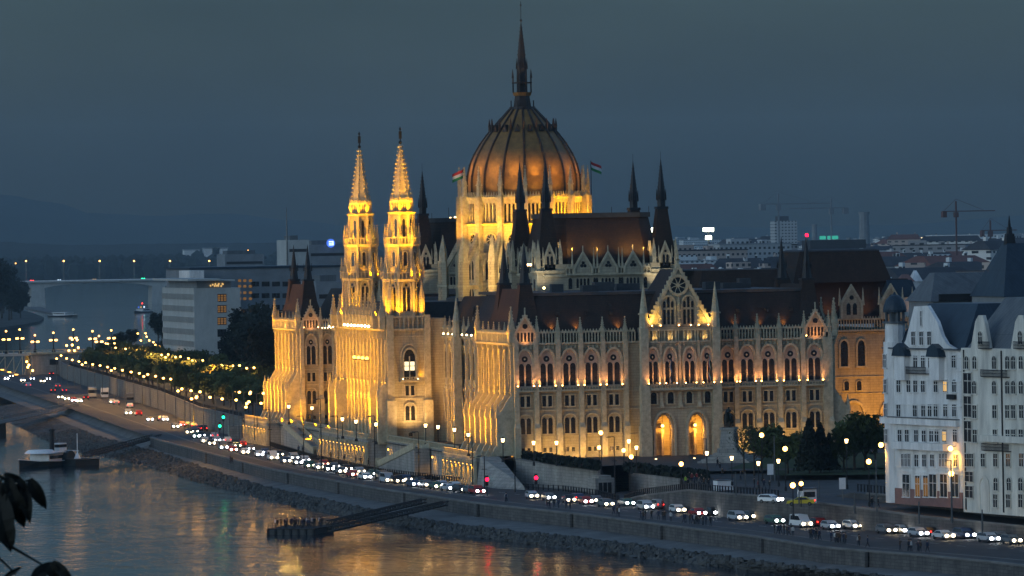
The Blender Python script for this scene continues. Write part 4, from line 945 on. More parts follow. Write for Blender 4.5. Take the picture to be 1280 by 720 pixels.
# left retaining wall (tree-lined upper quay)
Y3=ys(158,880,14)
m_=MB(); wallstrip(m_,lambda y:plat_edge(y)-.25,Y3,-5.2,lambda y:.4,.6,'terrace_dim'); tag(m_.build('retaining_wall'),'pale retaining wall under the tree-lined upper quay beside the busy road','wall')
for u,y_ in ((0,0),):
    m_=MB().mat('terrace'); m_.box(-42,-37.2,150,152,-5,-1.5); m_.prism([(-41,152),(-37.6,152),(-37.6,170),(-41,170)],-5,-4.4,[(-41,152),(-37.6,152),(-37.6,153),(-41,153)])
tag(m_.build('stair_block'),'pale stone stair block below the upper quay near the green traffic signals','stairs')
# --- terraces in front of the river facade
def terrace(y0,y1,xw,label,lampsn,zt=.9):
    t=MB().mat('terrace'); L=y1-y0; t.box(xw,-36.9,y0,y1,-5.4,zt-.25); t.mat('stone_trim'); t.box(xw-.3,-36.9,y0-.3,y1+.3,zt-.25,zt)
    t.at(xw,y1,-90); n=int(L/2.2); s=L/n
    for i in range(n+1): x=i*s; t.box(x-.28,x+.28,-.5,.05,-5.2,zt-.9); t.prism([(x-.4,-1.0),(x+.4,-1.0),(x+.4,.05),(x-.4,.05)],-5.3,-3.8,[(x-.28,-.5),(x+.28,-.5),(x+.28,.05),(x-.28,.05)])
    def bal(a,b,yy):
        k=int((b-a)/.55)
        for i in range(k+1): x=a+(b-a)*i/k; t.box(x-.1,x+.1,yy-.1,yy+.1,zt,zt+.85)
        t.box(a,b,yy-.16,yy+.16,zt+.85,zt+1.02)
    bal(0,L,.1); t.at(xw,y0,0); bal(0,-36.9-xw,.1)
    t.at(); o=t.build('terrace'); tag(o,label,'terrace')
    for i in range(lampsn):
        y=y1-(i+.5)*L/lampsn
        l=MB().mat('e_flood'); l.box(xw-.75,xw-.6,y-.08,y+.08,-1.1,-.95); l.mat('dark'); l.box(xw-.8,xw-.02,y-.05,y+.05,-.95,-.85); l.build('wall_lamp',o)
        spot((xw-.7,y,-1.3),(xw-.25,y,-5),60,150,1,WARM,parent=PAL)
    return o
TC=terrace(-27,29,-41.5,'long balustraded terrace with lit ribbed walls before the twin-spired river front',13)
TS=terrace(-134,-103,-40.5,'ribbed lit terrace below the pavilion nearest the plaza hedge',8,.6)
TN=terrace(103,137,-40.5,'ribbed lit terrace below the far upstream pavilion',8,.6)
def side_terrace(y0,y1,label):
    t=MB().mat('terrace'); t.box(-37.6,-36.8,y0,y1,-5.4,.4); t.mat('stone_trim'); t.box(-37.9,-36.8,y0,y1,.4,.65)
    k=int((y1-y0)/.7)
    for i in range(k+1): y=y0+(y1-y0)*i/k; t.box(-37.6,-37.4,y-.1,y+.1,.65,1.5)
    t.box(-37.7,-37.3,y0,y1,1.5,1.68); o=t.build('terrace'); return tag(o,label,'terrace')
side_terrace(-102.6,-27.4,'recessed balustraded terrace wall between the twin-spired front and the plaza-side pavilion')
side_terrace(29.4,102.6,'recessed balustraded terrace wall between the twin-spired front and the upstream pavilion')
def ramp(ya,yb,label,x0=-41.2,x1=-37.9):   # ya top, yb bottom
    t=MB().mat('terrace'); s=1 if yb>ya else -1; n=16
    pts=[]
    vs=[];fs=[]
    vs=[(x0,ya,-5.3),(x1,ya,-5.3),(x1,ya,.3),(x0,ya,.3),(x0,yb,-5.3),(x1,yb,-5.3),(x1,yb,-4.9),(x0,yb,-4.9)]
    t.add(vs,[(0,1,2,3),(7,6,5,4),(0,3,7,4),(1,5,6,2),(3,2,6,7),(0,4,5,1)])
    t.mat('stone_trim')
    for x in (x0-.2,x1-.2):
        t.add([(x,ya,.2),(x+.45,ya,.2),(x+.45,ya,1.5),(x,ya,1.5),(x,yb,-5.0),(x+.45,yb,-5.0),(x+.45,yb,-3.7),(x,yb,-3.7)],[(0,1,2,3),(7,6,5,4),(0,3,7,4),(1,5,6,2),(3,2,6,7),(0,4,5,1)])
    t.box(x0-.5,x0+.5,yb-.5*s-.5,yb-.5*s+.5,-5.2,-3.0)
    return tag(t.build('staircase'),label,'staircase')
ramp(-76,-36,'long pale stone staircase descending to the quay on the plaza side of the twin spires')
ramp(78,38,'long pale stone staircase descending to the quay on the upstream side of the twin spires')
for y in (-33,-45,-80,-95,40,60,90): 
    l=MB().mat('e_flood'); l.box(-38.3,-38.1,y-.2,y+.2,-1.6,-1.2); l.mat('dark'); l.box(-38.3,-37.7,y-.05,y+.05,-1.2,-1.1); o=l.build('wall_lamp'); tag(o,'small glowing lamp fixed to the pale terrace wall above the quay','lamp','wall lamps on the terrace walls'); spot((-38.5,y,-1.2),(-38.0,y,-5),160,150,1,WARM,parent=PAL)
# sloping triangular cheek wall at the plaza corner
t=MB().mat('terrace'); t.add([(-40.6,-134.5,-5.3),(-36,-134.5,-5.3),(-36,-134.5,.6),(-39.8,-134.5,.6),(-40.6,-150,-5.3),(-36.4,-160,-5.3),(-36.4,-158,-4.2),(-40.2,-149,-4.9)],[(0,1,2,3),(7,6,5,4),(0,3,7,4),(1,5,6,2),(3,2,6,7),(0,4,5,1)]); tag(t.build('cheek_wall'),'pale sloping triangular stone wall at the building corner beside the hedge','wall')
# quay-side fence
def fence(name,f,y0,y1,z,label,h=1.1,step=1.6,m='dark'):
    mb=MB().mat(m); y=y0
    while y<y1: 
        zz=z(y) if callable(z) else z; x=f(y); mb.box(x-.1,x+.1,y-.1,y+.1,zz,zz+h); 
        y2=min(y+step,y1); z2=z(y2) if callable(z) else z; mb.tube((x,y,zz+h-.1),(f(y2),y2,z2+h-.1),.06,4); mb.tube((x,y,zz+.4),(f(y2),y2,z2+.4),.04,4); y+=step
    return tag(mb.build(name),label,'fence')
fence('fence',lambda y:X(east,y)+.5 if y<150 else 0,-212,150,ZQ,'low dark post fence along the kerb below the river front terraces')
fence('fence',lambda y:lw(y)+11.3,-425,-306,.05,'dark railing along the tram line above the ramp',1.3,1.2)
fence('fence',lambda y:lw(y)+.3,-300,-218,lambda y:lz(y)+.35,'dark railing on the retaining wall in front of the square',1.1,1.2)
fence('fence',lambda y:plat_edge(y)+.1,160,800,.4,'thin railing on the pale wall of the tree-lined upper quay',1.0,3)
# lawn
poly('lawn',[( -8,-205),(60,-235),(60,-150),(14,-150)][::-1],.012,'grassm')
poly('lawn',[(-8,-236),(50,-262),(52,-238),(-2,-216)][::-1],.0,'grassm')
# ------------------------------------------------------------------ haze, hills, far woods, banks
hz=MB().mat('dark'); hz.box(-6500,9500,-1350,15500,-13,420); h=hz.build('haze'); tag(h,kind='stuff'); h.data.materials.clear()
m,n,o=nt('haze'); pv=n.nodes.new('ShaderNodeVolumePrincipled'); pv.inputs['Density'].default_value=HAZE; pv.inputs['Color'].default_value=(.56,.74,.82,1); pv.inputs['Anisotropy'].default_value=.1; n.links.new(pv.outputs[0],o.inputs['Volume']); h.data.materials.append(m)
def ridge(name,pts,base,z0,m,depth=1200,kind='structure',jit=6,seg=60):
    mb=MB().mat(m); vs=[];fs=[];k=0
    for i in range(seg+1):
        t=i/seg*(len(pts)-1); a=int(min(t,len(pts)-2)); q=t-a; q=q*q*(3-2*q); x0,y0,h0=pts[a];x1,y1,h1=pts[a+1]; x=x0+(x1-x0)*(t-a);y=y0+(y1-y0)*(t-a);hh=h0+(h1-h0)*q+random.uniform(-jit,jit)
        vs+=[(x,y-depth,z0),(x,y-depth*.45,z0+(hh-z0)*.62),(x,y,hh),(x,y+depth,z0)]
    for i in range(seg):
        for j in range(3): fs.append((4*i+j,4*i+j+1,4*i+5+j,4*i+4+j))
    mb.add(vs,fs); return tag(mb.build(name,smooth=True),kind=kind)
def hill(pp,y,name,m='hill',depth=900,jit=3):
    pts=[]
    for u,v in pp: q=at(u,v,y=y); pts.append((q.x,q.y,q.z))
    return ridge(name,pts,0,-9,m,depth,jit=jit)
hill([(-80,236),(0,243),(60,252),(120,267),(200,270),(280,267),(360,275),(460,283),(560,282),(700,275),(850,283),(1000,285),(1130,280),(1300,268),(1400,262)],13800,'hills',jit=2)
hill([(-60,300),(100,306),(250,304),(430,303),(520,305)],9300,'far_bank_rise','wood_far',500,1)
# far woods: beyond counting
fw=MB().mat('wood_far')
for i in range(1500):
    u=random.uniform(-20,470); y=random.uniform(8000,9100); g=at(u,336 if u<100 else 341,z=-8); s=random.uniform(9,17)
    p=at(u,320,y=y); fw.ball((p.x,y,-8+ (9100-y)*-.0+random.uniform(6,20)),s,5,4,random.uniform(.9,1.5))
tag(fw.build('far_woods'),kind='stuff')
b=MB().mat('soil'); g=[at(u,v,z=-8.6) for u,v in ((-40,334),(60,333.5),(110,338),(170,340.5),(225,340.5),(300,338),(520,338))]
b.prism([(p.x,p.y) for p in g]+[(5000,15400),(-3000,15400)],-9.5,-8.0); tag(b.build('far_bank'),kind='structure')
sh=MB().mat('wood_far')
for i in range(420):
    u=random.uniform(100,300); v=interp([(100,336),(110,338.5),(170,341),(225,341),(300,338)],u)[0]; p=at(u,v-1,z=-8); s=random.uniform(5,12); sh.ball((p.x,p.y+random.uniform(0,300),-6),s,5,4,1.2)
tag(sh.build('bank_thicket'),kind='stuff')
# ================================================================== BUILDINGS
def wmesh(m='glass',fr='white',w=1.6,h=2.0,arched=False,lit=None):
    q=MB().mat(m)
    if arched: lancet(q,0,w-.2,0,h*.72,h,-.1,-.04,4)
    else: q.box(-w/2+.1,w/2-.1,-.1,-.04,.0,h)
    q.mat(fr)
    for x in (-w/2,w/2-.12): q.box(x,x+.12,-.16,0,0,h*(.75 if arched else 1))
    q.box(-.05,.05,-.15,-.05,0,h*.97); q.box(-w/2,w/2,-.14,-.05,h*.6,h*.6+.09)
    if arched: arch_ring(q,w-.2,h*.5,h*.72,h,.14,-.16,0,0,4)
    else: q.box(-w/2-.05,w/2+.05,-.2,0,h,h+.14)
    q.box(-w/2-.1,w/2+.1,-.26,0,-.16,0)
    if lit: q.mat(lit); q.box(-w/2+.25,w/2-.25,-.13,-.1,.15,h*.9)
    return q.mesh('window')
def brail(q,x0,x1,y,z):
    n=int((x1-x0)/.32)
    for i in range(n+1): x=x0+(x1-x0)*i/n; q.box(x-.035,x+.035,y-.03,y+.03,z,z+1)
    q.box(x0,x1,y-.05,y+.05,z+.95,z+1.05); q.box(x0,x1,y-.04,y+.04,z+.45,z+.52)
# --- facade line by the river road
FA=Vector((-14.3,-331.5,0)); FB=Vector((-4.3,-379,0)); FD=(FB-FA).normalized(); FANG=math.degrees(math.atan2(FD.y,FD.x)); FN=Vector((-FD.y,FD.x,0))
def fp(u,v):
    d=_F*FPX+_R2*(u-640)-_U2*(v-360); t=(FA-CAM).dot(FN)/d.dot(FN); p=CAM+d*t; return (p-FA).dot(FD),p.z
def fw(s,z,out=0): p=FA+FD*s-FN*out; return (p.x,p.y,z)
s1,_=fp(1203,560); s0=fp(1109,600)[0]; zc=fp(1150,436)[1]; s2=s1+26
HW=thing('apartment_house','white six storey apartment house with curved gable, blue roof and domed corner turret','house')
q=MB().mat('white').at(FA.x,FA.y,FANG); q.box(0,s1,0,16,-.6,zc)
gp=[(1108,438),(1116,437.5),(1128,434),(1133,425),(1138,405),(1143.5,383),(1160,382),(1172,402),(1178,420),(1184,430),(1200,437)]
gz=[fp(u,v) for u,v in gp]; q.ext([(gz[0][0],zc-.3)]+[g for g in gz[1:-1]]+[(gz[-1][0],zc-.3)],-.12,.5)
q.mat('red_plinth'); q.box(-.1,s1-.05,-.14,.05,-.7,fp(1150,612)[1]); q.mat('white')
for v in (591,586,538,507,476,463,447): z=fp(1150,v)[1]; q.box(-.05,s1-.02,-.14,.05,z,z+.15)
def band(u0,u1,v0,v1,d): a=fp(u0,v0);b=fp(u1,v1); q.box(a[0],b[0],-d,.05,min(a[1],b[1]),max(a[1],b[1]))
za,zb=fp(1150,531)[1],fp(1150,523)[1]; q.box(fp(1103,530)[0]+.5,fp(1200,530)[0],-.8,.05,za,zb); q.mat('greyroof'); q.box(fp(1103,530)[0]+.5,fp(1200,530)[0],-.9,.05,zb,zb+.15); q.mat('white')
za,zb=fp(1150,562)[1],fp(1150,553)[1]; q.box(fp(1121,555)[0],fp(1186,555)[0],-1.1,.05,za,zb)
q.mat('greyroof'); q.box(-.2,s1,-.6,.1,zc-.1,zc+.15)
for u in (1131,1174):
    s,z=fp(u,440); q.mat('white'); q.box(s-1.6,s+1.6,-1.0,.05,fp(u,475)[1],zc-1.0); q.mat('blueroof'); q.ext([(s-2.2,zc-1.2),(s-1.6,zc+.2),(s,zc+.9),(s+1.6,zc+.2),(s+2.2,zc-1.2)],-1.3,.3)
q.mat('dark'); a=fp(1133,466);b=fp(1162,460); brail(q,a[0],b[0],-.75,a[1]); q.box(a[0],b[0],-.75,0,a[1]-.1,a[1]); a=fp(1187,499);b=fp(1196,492); q.box(a[0],b[0],-.6,-.1,a[1],a[1]+.8)
q.mat('blueroof'); q.prism([(.5,.8),(s1-.3,.8),(s1-.3,15.5),(.5,15.5)],zc,zc+7.2,[(5,5.5),(s1-4,5.5),(s1-4,12),(5,12)])
q.build('wall',HW)
WN_,WT,WL,WA=wmesh(),wmesh(w=1.0,h=2.1),wmesh(lit='e_win'),wmesh(arched=True,h=2.1)
def putw(me,u,v,par,sc=(1,1,1),out=0):    # v = foot of the window
    s,z=fp(u,v); link('window',me,par,fw(s,z,out),R_(FANG),sc)
for us,v,me in (((1125,1145,1154.5,1163.6,1193),459.5,WN_),((1171.4,),459.5,WN_),((1124,1136.5,1145,1154.5,1170.5),490,WN_),((1182,),490,WL),((1193.5,),490,WA),((1124,1144.5,1155,1163,1170.5,1182.5,1193.5),520.5,WN_),((1125.5,1134.5,1146,1155.6,1165,1171.7,1194.5),552,WN_),((1181,),552,WL),((1146.5,1156,1166),583,WN_),((1129,1133,1137,1176,1180,1183.6),583,WT),((1195,),583,WN_)):
    for u in us: putw(me,u,v,HW,(.95,1,.95))
for u in (1143.3,1153.4,1163.3): putw(WN_,u,431,HW,(.9,1,1.05),.13)
putw(WT,1153,407,HW,(.7,1,1.1),.13)
SH,SHL=wmesh(w=3.2,h=3.6),wmesh(w=2.2,h=3.4,lit='e_dim')
for u,me in ((1134,SH),(1148.3,SHL),(1158.5,SHL),(1167.5,SH),(1181,SH),(1195,SH)): 
    s,z=fp(u,621); link('shop_window',me,HW,fw(s,z,.06),R_(FANG),(.8,1,1))
# corner turret with dome
tx,ty,_z=fw(1.2,0,-1.2); q=MB().mat('white').at(tx,ty,0); q.fr(0,0,12,2.0,2.0,-.6,zc+1.0); 
z0=fp(1117,402)[1]; q.fr(0,0,12,1.7,1.7,zc+1,z0-.2); q.mat('greyroof'); q.fr(0,0,12,2.1,2.1,z0-.3,z0)
for k in range(8): q.tube((1.5*math.cos(k*PI/4),1.5*math.sin(k*PI/4),z0),(1.5*math.cos(k*PI/4),1.5*math.sin(k*PI/4),z0+1.6),.17,6)
q.fr(0,0,8,.9,.9,z0,z0+1.6); q.mat('blueroof'); q.lathe(0,0,[(1.9,z0+1.5),(1.95,z0+1.9),(1.8,z0+2.6),(1.45,z0+3.5),(.9,z0+4.1),(.3,z0+4.4),(.08,z0+4.8)],16); q.build('corner_turret',HW)
for v in (459,490,520,552): 
    z=fp(1101,v)[1]; link('window',WT,HW,(tx-1.95*.97,ty-.5,z),R_(-75))
# cream house
HC=thing('apartment_house','cream apartment house with twin curved gables, dark balconies and arched ground floor windows','house')
q=MB().mat('cream').at(FA.x,FA.y,FANG); q.box(s1+.02,s1+34,.02,17,-1.2,zc+.3)
for uc in (1225,1275):
    L_=[(uc-12,440),(uc-9,420),(uc-6,402),(uc-2,394),(uc+3,394),(uc+6,404),(uc+9,420),(uc+12,430)]; g=[fp(u,v) for u,v in L_]; q.ext([(g[0][0],zc)]+g[1:-1]+[(g[-1][0],zc)],.0,.6)
q.mat('greyroof'); q.prism([(s1+.5,.9),(s1+34,.9),(s1+34,17),(s1+.5,17)],zc+.3,zc+8.2,[(s1+4,6),(s1+34,6),(s1+34,12),(s1+4,12)])
q.mat('cream'); z=fp(1240,552)[1]; q.box(fp(1228,552)[0],s1+34,-.9,.4,z,z+1.0); 
q.mat('dark')
for u0,u1,v in ((1229,1262,470),(1230,1264,562),(1226,1240,435),(1270,1284,435)):
    a=fp(u0,v);b=fp(u1,v); brail(q,a[0],b[0],-.5,a[1]); q.box(a[0],b[0],-.5,.3,a[1]-.12,a[1]); 
a=fp(1252,440)[0]; q.tube((a,-.1,-.8),(a,-.1,zc),.13,6); a=fp(1205,440)[0]; q.tube((a,-.1,-.8),(a,-.1,zc),.12,6)
q.build('wall',HC)
CW,CA,CD=wmesh(fr='cream'),wmesh(fr='cream',arched=True),wmesh('dark','cream',2.6,2.6)
for us,v,me in (((1209,1219,1243.5,1260,1267.5,1277),461,CA),((1218.5,1243.5,1260,1267.5,1277),492,CA),((1219,1244,1260,1267.5,1277.5),522.5,CW),((1219.5,1244.5,1260.5,1267.5,1277),553,CW),((1209.5,1215,1229.5,1245,1261,1277.5),583,CW),((1245.5,1262,1276.5),613,CA),((1245,1261,1276.5),634,CW),((1226,1276),430,CA)):
    for u in us: putw(me,u,v,HC,(.95,1,1))
for v in (492,521,552): putw(CD,1210.5,v,HC,(1,1,1.25))
putw(CD,1212.5,602,HC,(1,1,.6)); putw(CD,1212.5,622,HC,(1,1,.7))
q=MB().mat('dark').at(*fw(fp(1230,600)[0],0)[:2],FANG); lancet(q,0,2.6,-.8,3.0,4.4,.2,.32,6); q.mat('cream'); arch_ring(q,2.6,-.8,3.0,4.4,.4,-.1,.35); q.build('door',HC)
# wall lamps on those facades (lit)
for u,v,wh in ((1108,556,'at the street corner of the white house'),(1195,560.5,'between the white and the cream house')):
    s,z=fp(u,v); t=thing('wall_lamp','glowing yellow street lamp bracketed to the facade '+wh,'lamp',fw(s,z,1.0)); l=MB().mat('e_street'); l.ball((0,0,0),.42,8,5); l.build('bulb',t); l=MB().mat('dark'); l.tube((0,0,.2),(FN.x*1.0,FN.y*1.0,.4),.06,5); l.build('bracket',t)
    p=fw(s,z-.6,1.3); spot(p,(p[0]+FN.x,p[1]+FN.y,z-2.4),260,150,1,(1,.5,.05),parent=HW)
# roofs behind: museum hall, blue pyramid
def simple(name,label,cat,boxes,group=None,kind=None):
    q=MB(); o=None
    for m,fn,args in boxes: q.mat(m); getattr(q,fn)(*args)
    o=q.build(name); return tag(o,label,cat,group,kind)
def hipb(cx,cy,hx,hy,z0,i,z1,j=None): j=i if j is None else j; return ([(cx-hx,cy-hy),(cx+hx,cy-hy),(cx+hx,cy+hy),(cx-hx,cy+hy)],z0,z1,[(cx-hx+i,cy-hy+j),(cx+hx-i,cy-hy+j),(cx+hx-i,cy+hy-j),(cx-hx+i,cy+hy-j)])
Yb=-190
a=at(1166,377,y=Yb); b=at(1262,377,y=Yb); zt=at(1165,341,y=Yb+10).z; cx=(a.x+b.x)/2; hx=(b.x-a.x)/2
simple('museum_hall','large public hall with long grey hipped roof rising behind the white apartment house','building',[('grey_wall','box',(a.x,b.x,Yb,Yb+16,0,a.z)),('greyroof','prism',hipb(cx,Yb+8,hx+.6,8.6,a.z,3,zt,7)),('dark','box',(a.x+1,b.x-1,Yb-.8,Yb-.5,a.z,a.z+1.4))])
Yb=-215; a=at(1257,371,y=Yb); c=at(1262,304,y=Yb+10); 
t=thing('domed_roof_building','tall building with steep dark blue pyramid roof and black finial behind the cream house','building'); q=MB().mat('grey_wall'); q.box(a.x,a.x+32,Yb,Yb+21,0,a.z); q.build('wall',t); q=MB().mat('blueroof'); k=c.x-a.x; q.prism([(a.x-.5,Yb-.5),(a.x+32,Yb-.5),(a.x+32,Yb+21),(a.x-.5,Yb+21)],a.z,c.z,[(c.x-.8,Yb+9),(c.x+8,Yb+9),(c.x+8,Yb+12),(c.x-.8,Yb+12)]); q.build('roof',t); q=MB().mat('dark').at(c.x,Yb+10); z=c.z; q.sq(0,0,1.0,.7,z-1,z+1.8); q.fr(0,0,6,.6,.5,z+1.8,z+3); q.sq(0,0,.25,.05,z+3,z+5.2); q.build('finial',t)
for (u0,u1,v0,v1,Yb,wm,rm,lab) in ((1108,1147,372,350,-60,'white','blueroof','pale house with light blue ridged roof behind the domed turret'),(1127,1142,352,343,40,'white','red_plinth','small white house with dull red roof beside the blue ridged roof'),(1142,1152,352,338,60,'white','white','narrow white gable house just left of the grey museum roof'),(1098,1128,366,357,-20,'cream','blueroof','low house with flat blue roof behind the parliament corner')):
    a=at(u0,v0,y=Yb); b=at(u1,v0,y=Yb); c=at(u0,v1,y=Yb+2)
    simple('house',lab,'house',[(wm,'box',(a.x,b.x,Yb,Yb+4,0,a.z)),(rm,'prism',hipb((a.x+b.x)/2,Yb+2,(b.x-a.x)/2+.3,2.3,a.z,1,c.z,2.1))])
# --- office building upstream
OB=thing('office_building','white slab office building with strip windows and dark glazed top floor by the river','building')
p0=at(244,461,z=0); pS=at(301,400,y=p0.y); pW=at(203.5,400,x=p0.x); H=at(244,360.5,x=p0.x,y=None).z
q=MB().mat('concrete'); q.box(p0.x,pS.x,p0.y,pW.y,-1,H); 
q.mat('grey_wall'); q.box(p0.x+1.5,pS.x-3,p0.y+2,pW.y-5,H,H+2.6); q.mat('concrete'); q.box(p0.x-2.5,p0.x+9,p0.y-2.5,pW.y+6,H+2.6,H+3.3); q.box(p0.x+8,pS.x-2,p0.y-1,pW.y+6,H+2.3,H+2.9); q.build('wall',OB)
nW=28; LW=pW.y-p0.y
stripm=MB().mat('glass'); 
stripm.box(-LW/2+1,LW/2-1,-.14,-.06,0,2.0); stripm.mat('concrete')
for i in range(nW+1): x=-LW/2+1+(LW-2)*i/nW; stripm.box(x-.45,x+.45,-.3,.0,0,2.0)
stm=stripm.mesh('window_band')
for v in (375,390,404,419,434): 
    z=at(244,v,x=p0.x).z; link('window_band',stm,OB,(p0.x,(p0.y+pW.y)/2,z),R_(-90))
z=at(244,449,x=p0.x).z; link('window_band',stm,OB,(p0.x,(p0.y+pW.y)/2,z),R_(-90),(1,1,1.4))
for i,v in enumerate((377,391,406,421,436,455)):
    w_=MB().mat('dark'); w_.box(-1.6,1.6,-.1,0,0,2.7); w_.mat('e_dim' if i in(0,1,2) else 'glass')
    for a in (-1.1,0,1.1):
        for b in (.2,1.0,1.8): w_.box(a-.42,a+.42,-.16,-.1,b,b+.62)
    p=at(277.5,v,y=p0.y); w_.at(); link('window',w_.mesh('window'),OB,(p.x,p0.y,p.z),0,(1 if i<5 else 1.6,1,1))
q=MB().mat('e_win'); 
for i in range(11): p=at(random.uniform(262,279),random.uniform(354,358),y=p0.y+1.6); q.ball((p.x,p.y,p.z),.35,5,3)
q.build('terrace_lights',OB)
Yb=p0.y+150
LBk=thing('office_block','long low grey office block with square windows behind the white slab building','building'); a=at(238,337,y=Yb); b=at(431,337,y=Yb); 
q=MB().mat('grey_wall'); q.box(a.x,b.x,Yb,Yb+60,-1,a.z); q.mat('blueroof'); q.box(a.x-.5,b.x,Yb-.5,Yb+60,a.z,a.z+.8); q.build('wall',LBk)
q=MB().mat('white'); c=at(237,349,y=Yb-25); d=at(255,338,y=Yb-25); q.box(c.x,d.x,Yb-25,Yb-.1,a.z-20,d.z); q.build('stair_head',LBk)
wm_=MB().mat('glass'); wm_.box(-1.5,1.5,-.12,0,0,1.8); wm_=wm_.mesh('window'); wo=MB().mat('e_dim'); wo.box(-.6,.6,-.12,0,0,1.0); wo=wo.mesh('window')
for v in (358,372.5,387,401): 
    for u in (319,332,345,358,371,384,397,410,423): p=at(u,v,y=Yb); link('window',wm_,LBk,(p.x,Yb-.02,p.z))
for v in (352.5,359.5,367.5,375,390,400): 
    for u in (299.5,306,313): p=at(u,v,y=Yb); link('window',wo,LBk,(p.x,Yb-.02,p.z))
for (u0,u1,v0,v1,Yb,m,lab) in ((359,386,300,345,1500,'concrete','square pale tower block rising beyond the small twin spires'),(386,432,306,345,1650,'grey_wall','dark wide office building carrying the round blue sign'),(281,330,318,345,2100,'grey_wall','low dark riverside building with rooftop plant beyond the office block'),(395,440,352,380,700,'grey_wall','low dark roofed building behind the far parliament pavilion')):
    a=at(u0,v0,y=Yb);b=at(u1,v0,y=Yb)
    simple('building',lab,'building',[(m,'box',(a.x,b.x,Yb,Yb+30,-1,a.z)),('greyroof','box',(a.x+2,b.x-5,Yb+3,Yb+20,a.z,a.z+2.2)),('dark','box',(a.x+1,b.x-1,Yb-.15,Yb+.1,a.z-6,a.z-4.5))])
p=at(413,304,y=1648); s=MB().mat('e_blue').at(p.x,p.y-1,0,p.z); disc(s,0,0,2.3,-.3,0,16); s.mat('e_signw')
for z in (-.9,0,.9): s.box(-1.1,1.2,-.4,-.3,z-.22,z+.22)
s.box(.9,1.4,-.4,-.3,-1.1,1.1); tag(s.build('sign'),'round glowing blue sign with pale horizontal bars on a dark building','sign')
# --- bridges
YB=905; dk=at(60,441,y=YB).z
BR=thing('road_bridge','yellow-lit iron arch road bridge landing at a pale stone abutment house','bridge')
a=at(40,466,y=YB-8); b=at(98,466,y=YB-8); q=MB().mat('terrace'); q.box(a.x,b.x,YB-8,YB+14,-9,dk-.4); q.mat('stone_trim'); q.box(a.x-1,b.x+1,YB-9,YB+15,dk-.4,dk+.3); q.mat('dark'); c=at(62,456,y=YB-8); d=at(72,449,y=YB-8); q.box(c.x,d.x,YB-8.15,YB-7.9,c.z,d.z); q.build('abutment',BR)
e=at(175,441,y=YB+10); q=MB().mat('concrete'); q.box(-260,e.x+40,YB-6,YB+12,dk-.9,dk+.05); q.mat('stone_trim'); 
for i in range(150): x=-255+i*2.2; q.box(x,x+.3,YB-6.1,YB-5.9,dk,dk+1.1)
q.box(-260,e.x+40,YB-6.15,YB-5.85,dk+1.1,dk+1.3); q.mat('concrete'); q.box(b.x+1,e.x+40,YB-5.5,YB-5,dk-4.5,dk-1); q.build('deck',BR)
q=MB().mat('stone_trim'); x1=a.x; x0=a.x-80; n_=24
pts=[(x0+(x1-x0)*i/n_, dk-1.2-9.5*(abs(2*i/n_-1)**2)) for i in range(n_+1)]
for (xa,za),(xb,zb_) in zip(pts,pts[1:]): q.tube((xa,YB-6,za),(xb,YB-6,zb_),.45,5); q.tube((xa,YB-6,za),(xa,YB-6,dk-1),.18,4); q.tube((xa,YB-6,za),(xb,YB-6,dk-1),.14,4)
q.build('arch_girder',BR)
for i in range(9): x=x1-2-i*5; spot((x,YB-9,dk-12),(x,YB-5,dk-3),5000,110,1,(1,.5,.05),parent=BR)
q=MB().mat('e_flood')
for i in range(14): x=x1-1-i*2.7; q.box(x,x+1.2,YB-6.7,YB-6.5,interp(pts,x)[0]-.2,interp(pts,x)[0]+.1)
q.build('lamp_strip',BR)
YB2=3820; z1=at(48,352,y=YB2).z; z0=at(48,357,y=YB2).z
AB=thing('river_bridge','long low grey haunched girder bridge crossing the river upstream','bridge'); a=at(-60,356,y=YB2);b=at(330,356,y=YB2); q=MB().mat('concrete'); q.box(a.x,b.x,YB2,YB2+26,z1-1.2,z1); 
piers=[at(u,380,y=YB2).x for u in (-100,48,199,350)]
for p_,r_ in zip(piers,piers[1:]):
    n_=16; top=[];bot=[]
    for i in range(n_+1): t_=i/n_; x=p_+(r_-p_)*t_; bot.append((x,z1-2.2-5.5*abs(2*t_-1)**3))
    q.ext(bot+[(r_,z1-1.1),(p_,z1-1.1)],YB2+2,YB2+24)
q.build('deck',AB); q=MB().mat('grey_wall'); 
for x in piers[1:3]: q=MB().mat('concrete'); q.prism([(x-7,YB2+1),(x+7,YB2+1),(x+7,YB2+24),(x-7,YB2+24)],-9.5,z1-6,[(x-6,YB2+1),(x+6,YB2+1),(x+6,YB2+24),(x-6,YB2+24)]); q.build('pier',AB)
q=MB().mat('boatwhite'); q.box(a.x,b.x,YB2-.2,YB2-.05,z1,z1+1); q.build('railing',AB)
for i,u in enumerate((33,80,125,168,213,262)):
    p=at(u,351,y=YB2+5); t=thing('lamp_post',f'tall thin lamp post on the distant river bridge, {nth(i+1)} from the island end','street lamp',(p.x,YB2+5,z1),0,'lamp posts on the distant bridge'); q=MB().mat('metal'); zt=at(u,327,y=YB2+5).z-z1; q.tube((0,0,0),(0,0,zt),.45,5); q.build('pole',t); q=MB().mat('e_lamp'); q.ball((0,0,zt+.5),.8,6,4); q.build('lamp',t)
for i,(u,v,m) in enumerate(((74,350,'e_signw'),(179,350,'e_green'),(40,350,'e_tail'),(118,350,'e_win'))):
    p=at(u,v,y=YB2+3); q=MB().mat(m).at(p.x,YB2+3,0,z1); q.ball((-1,0,.8),.8,5,3); q.ball((1,0,.8),.8,5,3); q.mat('car_grey'); q.box(-2,2,1,5,.2,1.5); tag(q.build('car'),['car with cool white lamps crossing the distant bridge near its island end','car with greenish lights crossing the distant bridge near the office building','car with red tail lamps at the island end of the distant bridge','car with warm lamps in the middle of the distant bridge'][i],'car')
